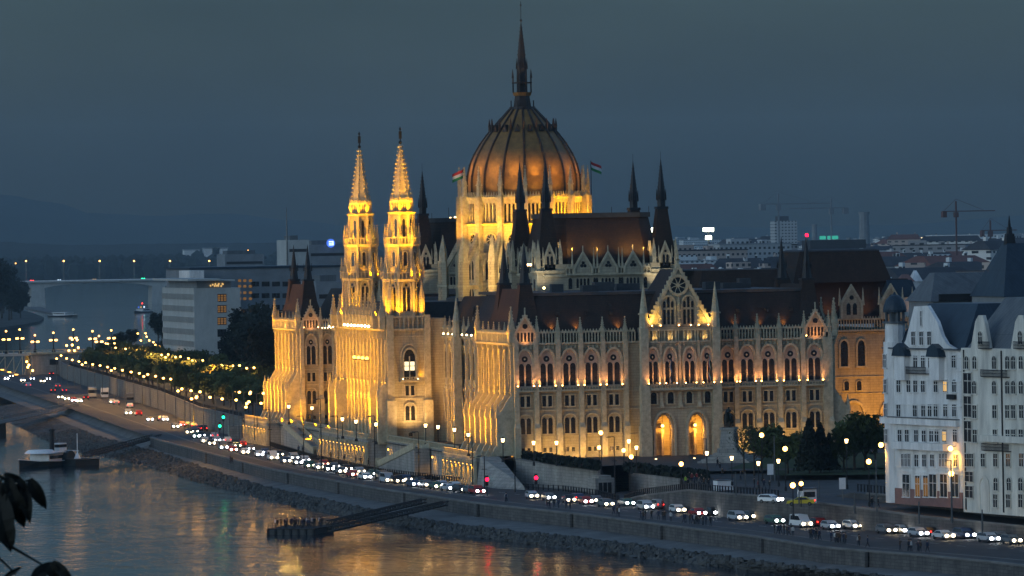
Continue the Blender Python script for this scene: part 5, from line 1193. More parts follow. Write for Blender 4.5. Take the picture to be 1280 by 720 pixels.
for i,(u,v0,v1) in enumerate(((61,334,347),(145,334,347))):
    a=at(u,v1,z=-9); zt=CAM.z+(a-CAM).length*(304-.0168*(u-640)*-0-v0)/FPX if False else at(u,v0,y=a.y).z; q=MB().mat('concrete').at(a.x,a.y); q.sq(0,0,8,6.5,-9.5,zt); q.sq(0,0,9,9,zt,zt+1); tag(q.build('bridge_pier'),['old pale stone pier standing in the river nearer the island','old pale stone pier standing mid-river beyond the bridge'][i],'pier')
# island tip at the left edge, with its trees and jetty
g=[at(u,v,z=-9) for u,v in ((-200,440),(0,412),(30,408),(50,404),(55,399),(40,393),(20,388),(-30,380),(-200,372))]
isl=MB().mat('soil'); isl.prism([(p.x,p.y) for p in g],-9.5,-7.6); tag(isl.build('island'),kind='structure')
# ================================================================== TREES
def crown_mesh(name,r,h,z0,n,s,m='leaf',seed=1,col=False):
    rnd=random.Random(seed); mb=MB().mat(m); cl=[]
    for i in range(14): 
        a=rnd.random()*2*PI; q=rnd.random()**.6; cl.append((r*.62*q*math.cos(a),r*.62*q*math.sin(a),z0+h*(.2+.65*rnd.random()),r*rnd.uniform(.3,.5)))
    for i in range(n):
        c=cl[i%14]; d=Vector((rnd.gauss(0,1),rnd.gauss(0,1),rnd.gauss(0,.9))).normalized()*c[3]*rnd.random()**.4*(1.15 if rnd.random()<.1 else 1)
        if col: t=rnd.random(); rr=r*(1-t)**.8*rnd.uniform(.5,1.05); a=rnd.random()*2*PI; p=Vector((rr*math.cos(a),rr*math.sin(a),z0+h*t))
        else: p=Vector(c[:3])+d
        u=Vector((rnd.gauss(0,1),rnd.gauss(0,1),rnd.gauss(0,1))).normalized(); v=u.orthogonal().normalized(); k=s*rnd.uniform(.6,1.3)
        mb.add([tuple(p-u*k),tuple(p+v*k*.6),tuple(p+u*k),tuple(p-v*k*.6)],[(0,1,2,3)])
    return mb.mesh(name)
def trunk_mesh(h,r,crown_r,seed=1,bare=False):
    rnd=random.Random(seed); mb=MB().mat('bark'); mb.tube((0,0,-.3),(0,0,h*.55),r,7,r*.6); 
    def br(p,d,l,rr,k):
        q=p+d*l; mb.tube(tuple(p),tuple(q),rr,5,rr*.55)
        if k>0:
            for i in range(3): br(q,(d+Vector((rnd.gauss(0,.5),rnd.gauss(0,.5),rnd.gauss(.15,.3)))).normalized(),l*.7,rr*.55,k-1)
    for i in range(6):
        a=i*1.05+rnd.random()*.4; br(Vector((0,0,h*(.3+.05*i))),Vector((math.cos(a)*.7,math.sin(a)*.7,.75)).normalized(),h*.24,r*.45,3 if bare else 1)
    return mb.mesh('trunk')
CR={'round':[(crown_mesh('crown',3.2,5,2.0,1300,.34,'leaf',k),trunk_mesh(5,.22,3,k)) for k in (1,2)],
    'yellow':[(crown_mesh('crown',3.0,4.4,1.8,1300,.32,'leaf_lamplit',k),trunk_mesh(5,.2,3,k)) for k in (3,)],
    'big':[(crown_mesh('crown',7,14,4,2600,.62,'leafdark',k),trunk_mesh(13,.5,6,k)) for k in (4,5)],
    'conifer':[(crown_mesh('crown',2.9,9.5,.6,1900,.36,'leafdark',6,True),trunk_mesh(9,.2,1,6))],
    'bare':[(crown_mesh('crown',3.6,6,3.2,240,.22,'leaf',7),trunk_mesh(9,.2,3,7,True))]}
def tree(kind,loc,sc,label,group,name=None,i=0):
    c,t_=CR[kind][i%len(CR[kind])]; t=thing(name or ('conifer' if kind=='conifer' else 'tree'),label,'tree',loc,random.random()*6.28,group); t.scale=(sc,sc,sc)
    link('trunk',t_,t); link('crown',c,t); return t
# avenue along the upper quay
def along(A,B,t): return (A[0]+(B[0]-A[0])*t,A[1]+(B[1]-A[1])*t)
A0=at(96,465,z=0);A1=at(322,525,z=0);B0=at(140,451.5,z=0);B1=at(345,493,z=0)
for r,(p,q,n_) in enumerate(((A0+Vector((5,0,0)),A1+Vector((4,0,0)),34),(B0,B1,30),((A0+B0)/2+Vector((2,0,0)),(A1+B1)/2,30))):
    for i in range(n_):
        t=(i+.5)/n_; x=p.x+(q.x-p.x)*t; y=p.y+(q.y-p.y)*t
        tree('yellow' if (i+r)%3==0 else 'round',(x+random.uniform(-1,1),y+random.uniform(-2,2),0),random.uniform(1.0,1.35),f'small round avenue tree in the {("river-side","inland","middle")[r]} row of the upper quay, {nth(i+1)} from the bridge','avenue trees on the upper quay',i=i)
for i,(u,v,s) in enumerate(((306,480,1.1),(322,487,1.25),(340,492,1.15),(292,470,.8),(312,462,1.2),(334,470,1.3),(198,432,.8),(210,440,.5),(165,438,.5),(150,440,.45))):
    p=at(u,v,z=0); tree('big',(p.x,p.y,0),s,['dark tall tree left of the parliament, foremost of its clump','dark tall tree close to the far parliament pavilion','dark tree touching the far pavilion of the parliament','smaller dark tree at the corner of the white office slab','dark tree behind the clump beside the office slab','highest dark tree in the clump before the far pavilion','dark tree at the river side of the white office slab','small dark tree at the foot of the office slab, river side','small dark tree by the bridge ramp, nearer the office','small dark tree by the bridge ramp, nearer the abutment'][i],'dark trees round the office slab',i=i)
# trees of the square
for i,(k,u,v,s,l) in enumerate((('bare',930,590,.95,'thin-leaved tree standing nearest the statue pedestal'),('bare',943,593,1.0,'thin-leaved tree between the statue and the evergreens'),('round',952,588,1.1,'round tree just past the thin-leaved trees on the square'),('round',968,588,1.25,'broad round tree behind the square lamps'),('round',985,592,1.0,'round tree between the broad tree and the big conifer'),('conifer',1012,592,.98,'large dark conifer standing on the lawn'),('conifer',1026,591,.9,'dark conifer right beside the large one on the lawn'),('conifer',1037,590,.7,'smaller dark conifer at the right of the conifer pair'),('round',1055,590,1.1,'dark round tree left of the white apartment house, on the lawn'),('round',1068,586,1.4,'wide dark tree under the orange lit entrance wall'),('round',1082,588,1.5,'wide dark tree nearest the white apartment house'),('round',1094,582,1.2,'dark tree tucked behind the corner of the white apartment house'),('round',1075,566,1.0,'dark tree behind the wide trees on the square'),('round',998,580,.9,'dark tree behind the large conifer'))):
    p=at(u,v,z=0); tree(k,(p.x,p.y,0),s,l,'trees of the square',i=i)
# island trees
for i in range(26):
    u=random.uniform(-40,30); v=random.uniform(384,406); p=at(u,v,z=-7.6); s=random.uniform(1.5,2.2)*(1.1 if u<5 else .7)
    tree('big',(p.x,p.y,-7.6),s,'tall dark tree on the tip of the wooded river island','trees of the island',i=i)
# pale steps & jetty of the island, boats far
a=at(28,383,z=-7.5); b=at(70,394,z=-9); q=MB().mat('ledge'); q.prism([(a.x,a.y),(a.x+12,a.y-40),(b.x,b.y-30),(b.x,b.y)],-9.2,-8.0); tag(q.build('jetty'),'pale landing jetty at the tip of the wooded island','jetty')
def boat(loc,rz,L,wd,label,name='boat',cab=True,lights=()):
    t=thing(name,label,'boat',loc,rz); q=MB().mat('hull'); h=L/2
    def sec(x,w,z0,z1): return [(x,-w*.7,z0),(x,-w,z1),(x,w,z1),(x,w*.7,z0)]
    S=[sec(-h,wd*.35,-.3,1.5),sec(-h*.6,wd*.5,-.5,1.25),sec(0,wd*.52,-.5,1.15),sec(h*.6,wd*.42,-.5,1.4),sec(h,.08,-.2,2.0)]
    vs=[p for s in S for p in s]; fs=[]
    for i in range(4):
        for j in range(4): fs.append((4*i+j,4*i+4+j,4*i+4+(j+1)%4,4*i+(j+1)%4))
    fs+=[(0,1,2,3),(19,18,17,16)]; q.add(vs,fs); q.mat('boatwhite')
    for s,s2 in zip(S,S[1:]):
        for k in (1,2): q.tube(s[k],s2[k],.12,4)
    q.build('hull',t)
    if cab:
        q=MB().mat('boatwhite'); q.box(-h*.55,h*.35,-wd*.36,wd*.36,1.1,3.1); q.mat('glass'); q.box(-h*.5,h*.3,-wd*.37,wd*.37,2.0,2.7); q.mat('boatwhite'); q.box(-h*.6,h*.4,-wd*.42,wd*.42,3.1,3.3); q.build('cabin',t)
    return t
p=at(178,391,z=-9); bt=boat((p.x,p.y,-9),R_(-120),34,8,'small passenger boat with white and blue lights on the open river'); 
for c,x in (('e_signw',-4),('e_win',3),('e_blue',8),('e_tail',0)): q=MB().mat(c); q.ball((x,0,4.6 if c!='e_tail' else 7.5),.6,6,4); q.build('lamp',bt)
q=MB().mat('metal'); q.tube((0,0,3),(0,0,8),.2,5); q.build('mast',bt)
p=at(80,396,z=-9); boat((p.x,p.y,-9),R_(-70),44,9,'dark moored boat at the island jetty')
p=at(70,409,z=-9)
# paddle steamer and its pontoon
p=at(60,582,z=-9); SB=boat((p.x,p.y,-9),R_(-128),27,6.2,'old paddle steamer with round white upper deck and black funnel moored at the bank','steamboat',False)
q=MB().mat('boatwhite'); q.box(-9,4,-2.6,2.6,1.1,3.0); q.box(-7,-3.4,-1.2,1.2,3.3,5.2); q.mat('glass'); q.box(-6.9,-3.3,-1.25,1.25,4.2,4.9); q.box(-8.5,3.5,-2.65,2.65,1.7,2.5); q.build('deckhouse',SB)
q=MB().mat('boatwhite'); q.fr(3.5,0,20,3.9,3.0,3.1,3.9); q.box(-9.5,3.5,-3.1,3.1,3.06,3.3); q.build('upper_deck',SB)
q=MB().mat('dark'); q.tube((-2,0,3.2),(-2,0,8.8),.62,10,.55); q.fr(-2,0,10,.75,.75,8.2,8.6); q.build('funnel',SB)
q=MB().mat('hull'); q.tube((-4.5,-3.8,1.2),(-4.5,-2.4,1.2),2.3,12); q.tube((-4.5,2.4,1.2),(-4.5,3.8,1.2),2.3,12); q.build('paddle_box',SB)
p=at(97,581,z=-9); t=thing('pontoon','small mooring pontoon with a pale mast beside the paddle steamer','pontoon',(p.x,p.y,-9),R_(20)); q=MB().mat('hull'); q.box(-3.2,3.2,-5,5,-.4,1.3); q.mat('wood'); q.box(-3.3,3.3,-5.1,5.1,1.3,1.5); q.build('deck',t); q=MB().mat('boatwhite'); q.tube((0,0,1.4),(0,0,7.6),.14,6,.08); q.fr(0,0,8,.9,.1,1.5,3.0); q.build('mast',t)
def gangway(p,q_,w,label,m='wood',truss=True,h=.8):
    p=Vector(p);q_=Vector(q_);d=(q_-p);L=d.length; d.normalize(); s=Vector((-d.y,d.x,0)).normalized()*w/2
    mb=MB().mat('ledge' if not truss else m); mb.add([tuple(p-s),tuple(q_-s),tuple(q_+s),tuple(p+s)]+[tuple(v+Vector((0,0,.25))) for v in (p-s,q_-s,q_+s,p+s)],[(3,2,1,0),(4,5,6,7),(0,1,5,4),(1,2,6,5),(2,3,7,6),(3,0,4,7)])
    mb.mat(m); n=int(L/2.4); u=Vector((0,0,h))
    for e in (s,-s):
        mb.tube(tuple(p+e+u),tuple(q_+e+u),.13 if truss else .06,5)
        for i in range(n):
            a=p+(q_-p)*(i/n)+e;b=p+(q_-p)*((i+1)/n)+e
            mb.tube(tuple(a),tuple(a+u),.09,4)
            if truss: mb.tube(tuple(a),tuple(b+u),.08,4)
    return tag(mb.build('gangway'),label,'gangway')
A=lambda u,v,z:tuple(at(u,v,z=z))
gangway(A(108,571,-7.3),A(196,547,-5.2),2.4,'dark truss gangway from the steamer pontoon up to the quay')
gangway(A(-40,537,-6),A(90,509,-5.3),4.6,'broad pale gangway running out over the water at the picture edge','metal',False,1.1)
q=MB().mat('wood'); a=at(0,540,z=-9); q.box(a.x-6,a.x+1,a.y-6,a.y+6,-9.4,-6.2); tag(q.build('pontoon'),'dark pontoon block under the broad pale gangway','pontoon')
pa=at(354,668,z=-9);pb=at(411,668,z=-9)
PT=thing('pontoon','dark landing pontoon crowded with waiting people','pontoon',((pa.x+pb.x)/2,(pa.y+pb.y)/2+5,-9),math.atan2(pb.y-pa.y,pb.x-pa.x)); LP=(pb-pa).length
q=MB().mat('hull'); q.box(-LP/2,LP/2,-5.5,5.5,-.4,.9); q.mat('wood'); q.box(-LP/2-.1,LP/2+.1,-5.6,5.6,.9,1.1); q.mat('rubber'); 
for i in range(7): q.box(-LP/2+i*LP/6-.15,-LP/2+i*LP/6+.15,-5.75,-5.6,-.1,1.0)
q.build('deck',PT); q=MB().mat('dark')
for i in range(12): x=-LP/2+.1+i*(LP-.2)/11; q.tube((x,-5.4,1.1),(x,-5.4,2.1),.04,4)
q.tube((-LP/2,-5.4,2.1),(LP/2,-5.4,2.1),.05,4); q.tube((-LP/2,-5.4,1.6),(LP/2,-5.4,1.6),.04,4); q.build('railing',PT)
gangway(A(411,657,-7.2),A(530,629,-5.4),1.1,'dark truss gangway to the crowded pontoon, the one farther upstream')
gangway(A(413,665,-7.2),A(557,632,-5.4),1.1,'dark truss gangway to the crowded pontoon, the one nearer the viewer')
# ================================================================== LAMPS
LAMPN=defaultdict(int)
def globe_lamp_mesh(): 
    p=MB().mat('dark'); p.fr(0,0,8,.32,.26,0,.5); p.tube((0,0,.5),(0,0,3.3),.09,6,.07); p.fr(0,0,6,.22,.3,3.2,3.35)
    for a in range(2): p.tube((0,0,3.0),(.28*(-1)**a,0,3.25),.03,4)
    g=MB().mat('e_white'); g.fr(0,0,6,.2,.3,3.36,3.95); c=MB().mat('dark'); c.fr(0,0,6,.34,.05,3.95,4.25)
    return [('pole',p.mesh('pole')),('lamp_glass',g.mesh('lamp_glass')),('cap',c.mesh('cap'))]
GLM=globe_lamp_mesh()
def arm_lamp(h,arm=1.6,m='e_street',r=.33,two=False):
    p=MB().mat('metal'); p.tube((0,0,0),(0,0,h),.12,6,.07); p.tube((0,0,h),(arm,0,h+.35),.05,5)
    g=MB().mat(m); g.ball((arm,0,h+.1),r,7,5,.8); out=[('pole',p.mesh('pole')),('lamp_head',g.mesh('lamp_head'))]
    if two:
        g=MB().mat('metal'); g.tube((0,0,h),(-arm,0,h+.35),.05,5); out.append(('arm',g.mesh('arm'))); g=MB().mat(m); g.ball((-arm,0,h+.1),r,7,5,.8); out.append(('lamp_head',g.mesh('lamp_head')))
    return out
AL=arm_lamp(8); AL2=arm_lamp(8,two=True,m='e_street'); ALW=arm_lamp(7,m='e_lamp',r=.3)
def put(parts,name,label,loc,rz=0,group=None,sc=1):
    t=thing(name,label,'street lamp',loc,rz,group); t.scale=(sc,sc,sc)
    for k,me in parts: link(k,me,t)
    return t
def pool(x,y,z,pw,col=(1,.5,.1)): spot((x,y,z),(x,y,z-5),pw,150,1,col,rad=.3)  # added light hung above and beside the lamp heads to brighten the trees
C2=lambda L:[(x/3.6,400+y/3.6) for x,y in L]
rowA=C2([(485,107),(515,105),(520,125),(565,130),(618,140),(650,140),(683,153),(727,157),(757,155),(790,167),(812,165),(848,173),(882,185),(912,182),(944,193),(995,203),(1020,205),(1047,206),(1078,205),(1110,217),(1143,215)])
rowB=C2([(275,160),(300,173),(325,180),(355,187),(385,192),(417,200),(450,205),(484,212),(516,218),(551,226),(590,234),(627,240),(665,245),(700,253),(735,262),(768,266)])
rowC=C2([(818,310),(860,318),(900,323),(862,355),(885,345),(945,348),(1000,355),(1063,360),(1120,368),(1175,375),(1107,392),(1077,325),(1127,325),(1185,330)])
rowD=C2([(660,75),(672,92),(690,100),(700,112),(718,118),(655,60)])
for row,lab,g in ((rowA,'post lamp in the inland row of the tree avenue','inland row of avenue lamps'),(rowB,'post lamp in the river-side row of the tree avenue','river-side row of avenue lamps'),(rowC,'post lamp at the avenue end near the green signals','lamps at the avenue end'),(rowD,'lamp beyond the avenue at the river side of the office slab','lamps beyond the avenue')):
    for i,(u,v) in enumerate(row):
        zh=8.1; p=at(u,v,z=zh); put(AL2 if i%4==1 else AL,'street_lamp',f'{lab}, {nth(i+1)} from the bridge',(p.x-1.6,p.y,0),0,g)
        pool(p.x+(6 if row is rowB else -3),p.y+1,12,2600 if row is not rowC else 500)
for i,(u,v) in enumerate(C2([(120,190),(130,205),(125,215),(147,230),(325,90),(347,92),(300,117),(325,115),(352,127),(335,140),(310,140)])):
    p=at(u,v,y=YB-12 if i<4 else YB-9); q=thing('street_lamp',f'bare globe lamp at the stone bridge abutment, {nth(i+1)} from the water','street lamp',(p.x,p.y,-5 if i<4 else dk),0,'lamps at the bridge abutment'); h=p.z-(-5 if i<4 else dk); m_=MB().mat('metal'); m_.tube((0,0,0),(0,0,h),.1,5); m_.build('pole',q); m_=MB().mat('e_street'); m_.ball((0,0,h+.2),.42,7,5); m_.build('globe',q)
for i,(u,v) in enumerate(((44,420),(67,417),(92,413),(116,415),(139.5,414),(8,415),(25,413),(124,421))):
    p=at(u,437,y=YB-4); zt=at(u,v,y=YB-4).z; q=thing('candelabrum',f'black candelabrum lamp with several globes on the bridge parapet, {nth(i+1)} of its row','street lamp',(p.x,YB-4,dk),0,'candelabra on the bridge'); m_=MB().mat('dark'); h=zt-dk; m_.sq(0,0,.7,.5,0,1.6); m_.tube((0,0,1.6),(0,0,h),.28,6,.15)
    arms=[]
    for a in range(4): x,y=1.5*math.cos(a*PI/2+.4),1.5*math.sin(a*PI/2+.4); m_.tube((0,0,h*.55),(x,y,h*.62),.07,4); arms.append((x,y))
    m_.build('post',q)
    for x,y in arms+[(0,0)]: g=MB().mat('e_lamp'); g.ball((x,y,h*.62+.3 if x else h+.3),.38,6,4); g.build('globe',q)
# terrace lanterns
for i,(u,v) in enumerate(((361,511),(390,513),(428,527),(445,530),(470,533.5),(532,535),(547.5,537),(568,540.5),(585.5,547),(628.6,553.7))):
    zg=.9 if i in (2,3,4) else .62; p=at(u,v,z=zg+3.7); put(GLM,'terrace_lantern',f'black iron lantern with glowing glass on the river terraces, {nth(i+1)} from the upstream end','' and '' or (p.x,p.y,zg),0,'lanterns on the river terraces',1.15)
# lamps of the plaza and square
for i,(u,v,z,k) in enumerate(((650.5,545,4.4,2),(695.5,554,4.2,0),(667,554,4.2,0),(751,541,7.5,2),(749,559.5,3,2),(779.6,563,3,2),(786,552,4.4,0),(789,571,3,2),(795.5,560,4.4,0),(851.5,580,3.4,2),(883.6,567,5,0),(914.7,573,4.6,0),(948,579.6,4.2,0),(973,576.7,4.2,0),(952,544,8,1),(981.4,561,7,1),(991,606.7,5,1),(1058,551.5,8,0),(1086,577,7,1),(1189,592,7,1))):
    p=at(u,v,z=z); lab='lantern with glowing glass before the south front' if k==0 else 'bright globe lamp before the south front'
    t=thing('square_lamp',f'{lab}, {nth(i+1)} from the river corner','street lamp',(p.x,p.y,0),0,'lamps of the square'); m_=MB().mat('dark'); m_.tube((0,0,-.2),(0,0,z-.25),.1,6,.07); m_.fr(0,0,6,.25,.2,-.1,.6); m_.build('pole',t); m_=MB().mat('e_white' if k==0 else 'e_street')
    if k==0: m_.fr(0,0,6,.2,.32,z-.3,z+.35)
    else: m_.ball((0,0,z),.4 if k==2 else .42,8,5)
    m_.build('lamp_glass',t)
for i,(u,v) in enumerate(((687,564),(714.7,563.3),(743,561.8),(771,560.6),(820,573),(868,572),(899,573))):
    p=at(u,v+1,z=.05); m_=MB().mat('e_white').at(p.x,p.y,0); m_.fr(0,0,8,.22,.2,0,.14); m_.mat('dark'); m_.fr(0,0,8,.3,.3,-.02,.05); tag(m_.build('ground_light'),f'small round light set in the paving before the south front, {nth(i+1)} from the river','lamp','ground lights before the south front')
# tall unlit masts and signals
for i,(u,v0,v1,z) in enumerate(((338,512,575,-5),(380,520,580,-5),(402,499,588,-5),(423,520,590,-5),(469,520,600,-5),(524,540,604,-5),(591,546,612,-5),(606,570,612,-5),(644,572,615,-5),(769,546,622,-5),(968,0,0,0),(1250,0,0,0))):
    if v0==0: continue
    p=at(u,v1,z=z); h=at(u,v0,y=p.y).z-z; m_=MB().mat('dark').at(p.x,p.y,0,z); m_.tube((0,0,0),(0,0,h),.13,6,.08); m_.box(-1.3,.0,-.1,.1,h-.05,h+.1); m_.box(-1.5,-.7,-.18,.18,h-.12,h); m_.box(-.5,.5,-.06,.06,h*.6,h*.6+.12); tag(m_.build('mast'),f'tall unlit dark mast beside the quay road, {nth(i+1)} from the upstream end','mast','masts along the quay road')
for i,(u,v0,v1,z) in enumerate(((883.5,548,597,-.9),(968.5,545,601,-.7),(1024,600,624,-1),(1068.5,615,642,-1.4),(1149,627,655,-1.7),(1228,637,666,-2.4),(1096,575,640,0),(1190,575,654,0),(932,590,610,-.8),(999,605,632,-1),(920,590,621,-1))):
    p=at(u,v1,z=z); h=at(u,v0,y=p.y).z-z; m_=MB().mat('metal').at(p.x,p.y,0,z); m_.tube((0,0,0),(0,0,h),.14,6,.1); 
    if i in (0,6,7): m_.box(-.9,0,-.08,.08,h-.1,h)
    tag(m_.build('post'),f'slim plain post by the right-hand roads, {nth(i+1)} in order from the statue' if 0 else f'slim plain post standing among the roads by the square, {nth(i+1)} of its kind','post','slim posts by the square')
def signal(u,v,z,h,col,label,both=False):
    p=at(u,v,z=z+h); t=thing('traffic_light',label,'traffic light',(p.x,p.y,z)); m_=MB().mat('dark'); m_.tube((0,0,0),(0,0,h+.9),.08,6); m_.box(-.25,.25,-.2,.15,h-1.0,h+.9); m_.build('pole',t); m_=MB().mat(col); m_.ball((0,-.25,h if col=='e_green' else h+.2),.36,8,5); m_.build('signal_lamp',t)
signal(279,521.5,-5,5.6,'e_green','traffic light showing green, the higher of the two by the avenue end')
signal(274.5,532.5,-5,3.4,'e_green','traffic light showing green, the lower of the two by the avenue end')
signal(669.8,598.5,-5,3.4,'e_red','traffic light showing bright red below the plaza hedge')
signal(608.5,600.5,-5,3.2,'e_red','small red traffic light at the foot of the corner terrace')
signal(1001,606,-1,3.6,'e_street','amber signal lamp at the top of the ramp near the taxi')
for i,(u,v,l) in enumerate(((1053,610,'pale rectangular notice board on a post at the lawn edge'),(963,592,'small pale board on a post at the square edge'))):
    p=at(u,v,z=1.2); m_=MB().mat('metal').at(p.x,p.y,0); m_.tube((0,0,-1),(0,0,2.2),.06,5); m_.mat('boatwhite'); m_.box(-.55,.55,-.1,0,1.0,2.9); tag(m_.build('sign_board'),l,'sign')
p=at(1009,628,z=-.9); m_=MB().mat('boatwhite').at(p.x,p.y,10,-1); m_.box(-1.3,1.3,-.9,.9,0,2.3); m_.mat('greyroof'); m_.box(-1.5,1.5,-1.1,1.1,2.3,2.5); m_.mat('glass'); m_.box(-1,1,-.95,-.9,1,1.9); tag(m_.build('kiosk'),'small pale kiosk box at the top of the ramp by the yellow taxi','kiosk')
p=at(904,612,z=-.9); m_=MB().mat('boatwhite').at(p.x,p.y,10,-1); m_.box(-1.5,1.5,-.9,.9,0,1.7); m_.mat('greyroof'); m_.box(-1.6,1.6,-1,1,1.7,1.85); tag(m_.build('kiosk'),'low white box shelter on the square edge above the retaining wall','kiosk')
# ================================================================== STATUE
def skin_mesh(name,nodes,edges,mats=None,sub=1):
    me=bpy.data.meshes.new(name); me.from_pydata([n[:3] for n in nodes],edges,[]); o=bpy.data.objects.new(name,me); COL.objects.link(o)
    o.modifiers.new('s','SKIN'); 
    for i,n in enumerate(nodes): me.skin_vertices[0].data[i].radius=(n[3],n[4] if len(n)>4 else n[3])
    me.skin_vertices[0].data[0].use_root=True
    if sub: m=o.modifiers.new('u','SUBSURF'); m.levels=sub; m.render_levels=sub
    dg=bpy.context.evaluated_depsgraph_get(); out=bpy.data.meshes.new_from_object(o.evaluated_get(dg)); out.name=name; bpy.data.objects.remove(o)
    out.polygons.foreach_set('use_smooth',[True]*len(out.polygons)); return out
p=at(912,577,z=0); ST=thing('equestrian_statue','dark bronze rider on horseback on a tall pale stone pedestal before the portals','statue',(p.x,p.y,0),R_(-115))
q=MB().mat('terrace'); 
for k in range(5): q.box(-7+k*.9,7-k*.9,-5+k*.6,5-k*.6,k*.35,(k+1)*.35)
q.box(-2.6,2.6,-1.9,1.9,1.75,2.6); q.prism([(-2.2,-1.5),(2.2,-1.5),(2.2,1.5),(-2.2,1.5)],2.6,6.2,[(-1.9,-1.2),(1.9,-1.2),(1.9,1.2),(-1.9,1.2)]); q.box(-2.2,2.2,-1.45,1.45,6.2,6.6); q.build('pedestal',ST)
H=[(0,0,1.75,.62,.66),(1.0,0,1.8,.6,.68),(-1.0,0,1.85,.6,.62),(1.55,0,2.5,.4,.36),(2.0,0,3.1,.27,.26),(2.45,0,3.0,.2,.22),(2.85,0,2.7,.14,.16),
   (1.2,.35,1.1,.24),(1.3,.36,.55,.15),(1.25,.36,.05,.14),(1.2,-.35,1.1,.24),(1.7,-.36,.8,.15),(1.6,-.36,.3,.13),(-1.2,.38,1.2,.3),(-1.45,.38,.65,.16),(-1.3,.38,.05,.14),(-1.2,-.38,1.2,.3),(-1.4,-.38,.65,.16),(-1.2,-.38,.05,.14),(-1.6,0,1.7,.2),(-1.95,0,1.0,.14)]
HE=[(0,1),(0,2),(1,3),(3,4),(4,5),(5,6),(1,7),(7,8),(8,9),(1,10),(10,11),(11,12),(2,13),(13,14),(14,15),(2,16),(16,17),(17,18),(2,19),(19,20)]
hm=skin_mesh('horse',H,HE); hm.materials.append(M['bronze']); link('horse',hm,ST,(0,0,6.6))
Rr=[(0,0,2.5,.3,.26),(.0,0,3.1,.32,.28),(.05,0,3.55,.14,.14),(.08,0,3.9,.2,.22),(.0,.42,3.3,.13),(.3,.5,2.9,.1),(.6,.3,2.9,.09),(0,-.42,3.3,.13),(.35,-.52,3.0,.1),(.7,-.4,3.2,.09),(.35,.6,2.2,.18),(.45,.68,1.4,.12),(.65,.68,1.2,.1),(.35,-.6,2.2,.18),(.45,-.68,1.4,.12),(.65,-.68,1.2,.1)]
RE=[(0,1),(1,2),(2,3),(1,4),(4,5),(5,6),(1,7),(7,8),(8,9),(0,10),(10,11),(11,12),(0,13),(13,14),(14,15)]
rm=skin_mesh('rider',Rr,RE); rm.materials.append(M['bronze']); link('rider',rm,ST,(0,0,6.6)); q=MB().mat('bronze').at(0,0,0,6.55); q.box(-2.0,2.1,-.9,.9,0,.14); q.build('plinth',ST)
q=MB().mat('bronze'); q.ball((-2.9,-1.9,3.0),.6,7,5,1.3); q.ball((-2.9,-1.9,4.0),.28,7,5); q.tube((-2.9,-1.9,1.5),(-2.9,-1.9,2.6),.5,7); q.build('side_figure',ST)
# ================================================================== VEHICLES (front towards +x)
def car_proto(kind,paint):
    L,Wd,Hh=dict(hatch=(4.0,1.75,1.5),sedan=(4.6,1.8,1.45),wagon=(4.6,1.8,1.52),van=(5.2,1.95,2.1),suv=(4.6,1.9,1.7)).get(kind); l=L/2
    if kind=='van': prof=[(-l,.35),(-l,1.2),(-l+.1,Hh),(l-1.7,Hh),(l-.9,1.25),(l-.1,1.0),(l,.4)]; gl=[(-l+.3,1.2),(-l+.4,Hh-.18),(l-1.75,Hh-.18),(l-1.05,1.25)]
    elif kind=='sedan': prof=[(-l,.4),(-l+.02,.95),(-l+.75,1.0),(-l+1.4,Hh),(l-1.9,Hh),(l-1.15,.98),(l-.1,.8),(l,.4)]; gl=[(-l+.85,1.0),(-l+1.45,Hh-.08),(l-1.95,Hh-.08),(l-1.25,1.0)]
    else: prof=[(-l,.4),(-l,1.0),(-l+.35,Hh-.05),(-l+.7,Hh),(l-1.75,Hh),(l-1.0,1.0),(l-.1,.82),(l,.4)]; gl=[(-l+.15,1.02),(-l+.5,Hh-.08),(l-1.8,Hh-.08),(l-1.1,1.02)]
    b=MB().mat(paint); w=Wd/2; n=len(prof)
    vs=[];
    for s in (-1,1):
        for x,z in prof: vs.append((x,s*(w if z<1.05 else w*.84),z))
    b.add(vs,[tuple(range(n)),tuple(range(n,2*n))[::-1]]+[((i+1)%n,i,n+i,n+(i+1)%n) for i in range(n)])
    g=MB().mat('glass'); n2=len(gl); vs=[]
    for s in (-1,1):
        for x,z in gl: vs.append((x,s*(w*1.005 if z<1.1 else w*.87),z))
    g.add(vs,[tuple(range(n2)),tuple(range(n2,2*n2))[::-1]]); g.add([(gl[2][0]+.06,-w*.8,gl[2][1]+.02),(gl[3][0]+.1,-w*.85,gl[3][1]),(gl[3][0]+.1,w*.85,gl[3][1]),(gl[2][0]+.06,w*.8,gl[2][1]+.02)],[(0,1,2,3)]); g.add([(gl[1][0]-.08,-w*.8,gl[1][1]),(gl[0][0]-.1,-w*.85,gl[0][1]),(gl[0][0]-.1,w*.85,gl[0][1]),(gl[1][0]-.08,w*.8,gl[1][1])],[(3,2,1,0)])
    wh=MB().mat('rubber'); wh.tube((0,-.11,0),(0,.11,0),.33,12); wh.mat('metal'); wh.tube((0,-.125,0),(0,.125,0),.17,8); whm=wh.mesh('wheel')
    parts=[('body',b.mesh('body'),(0,0,0)),('windows',g.mesh('windows'),(0,0,0))]
    for x in (-l+.8,l-.85):
        for s in (-1,1): parts.append(('wheel',whm,(x,s*(w-.1),.33)))
    return parts,l,w,Hh
HLm={k:None for k in ('w','c')}
def sph(m,r,sx=1): q=MB().mat(m); q.ball((0,0,0),r,7,5,.8); return q.mesh('headlight' if m.startswith('e_head') else 'tail_lamp')
HL=[sph('e_head',.2),sph('e_headw',.2)]; TL=sph('e_tail',.15); HB=[sph('e_head',.3),sph('e_headw',.3)]
PROTO={}
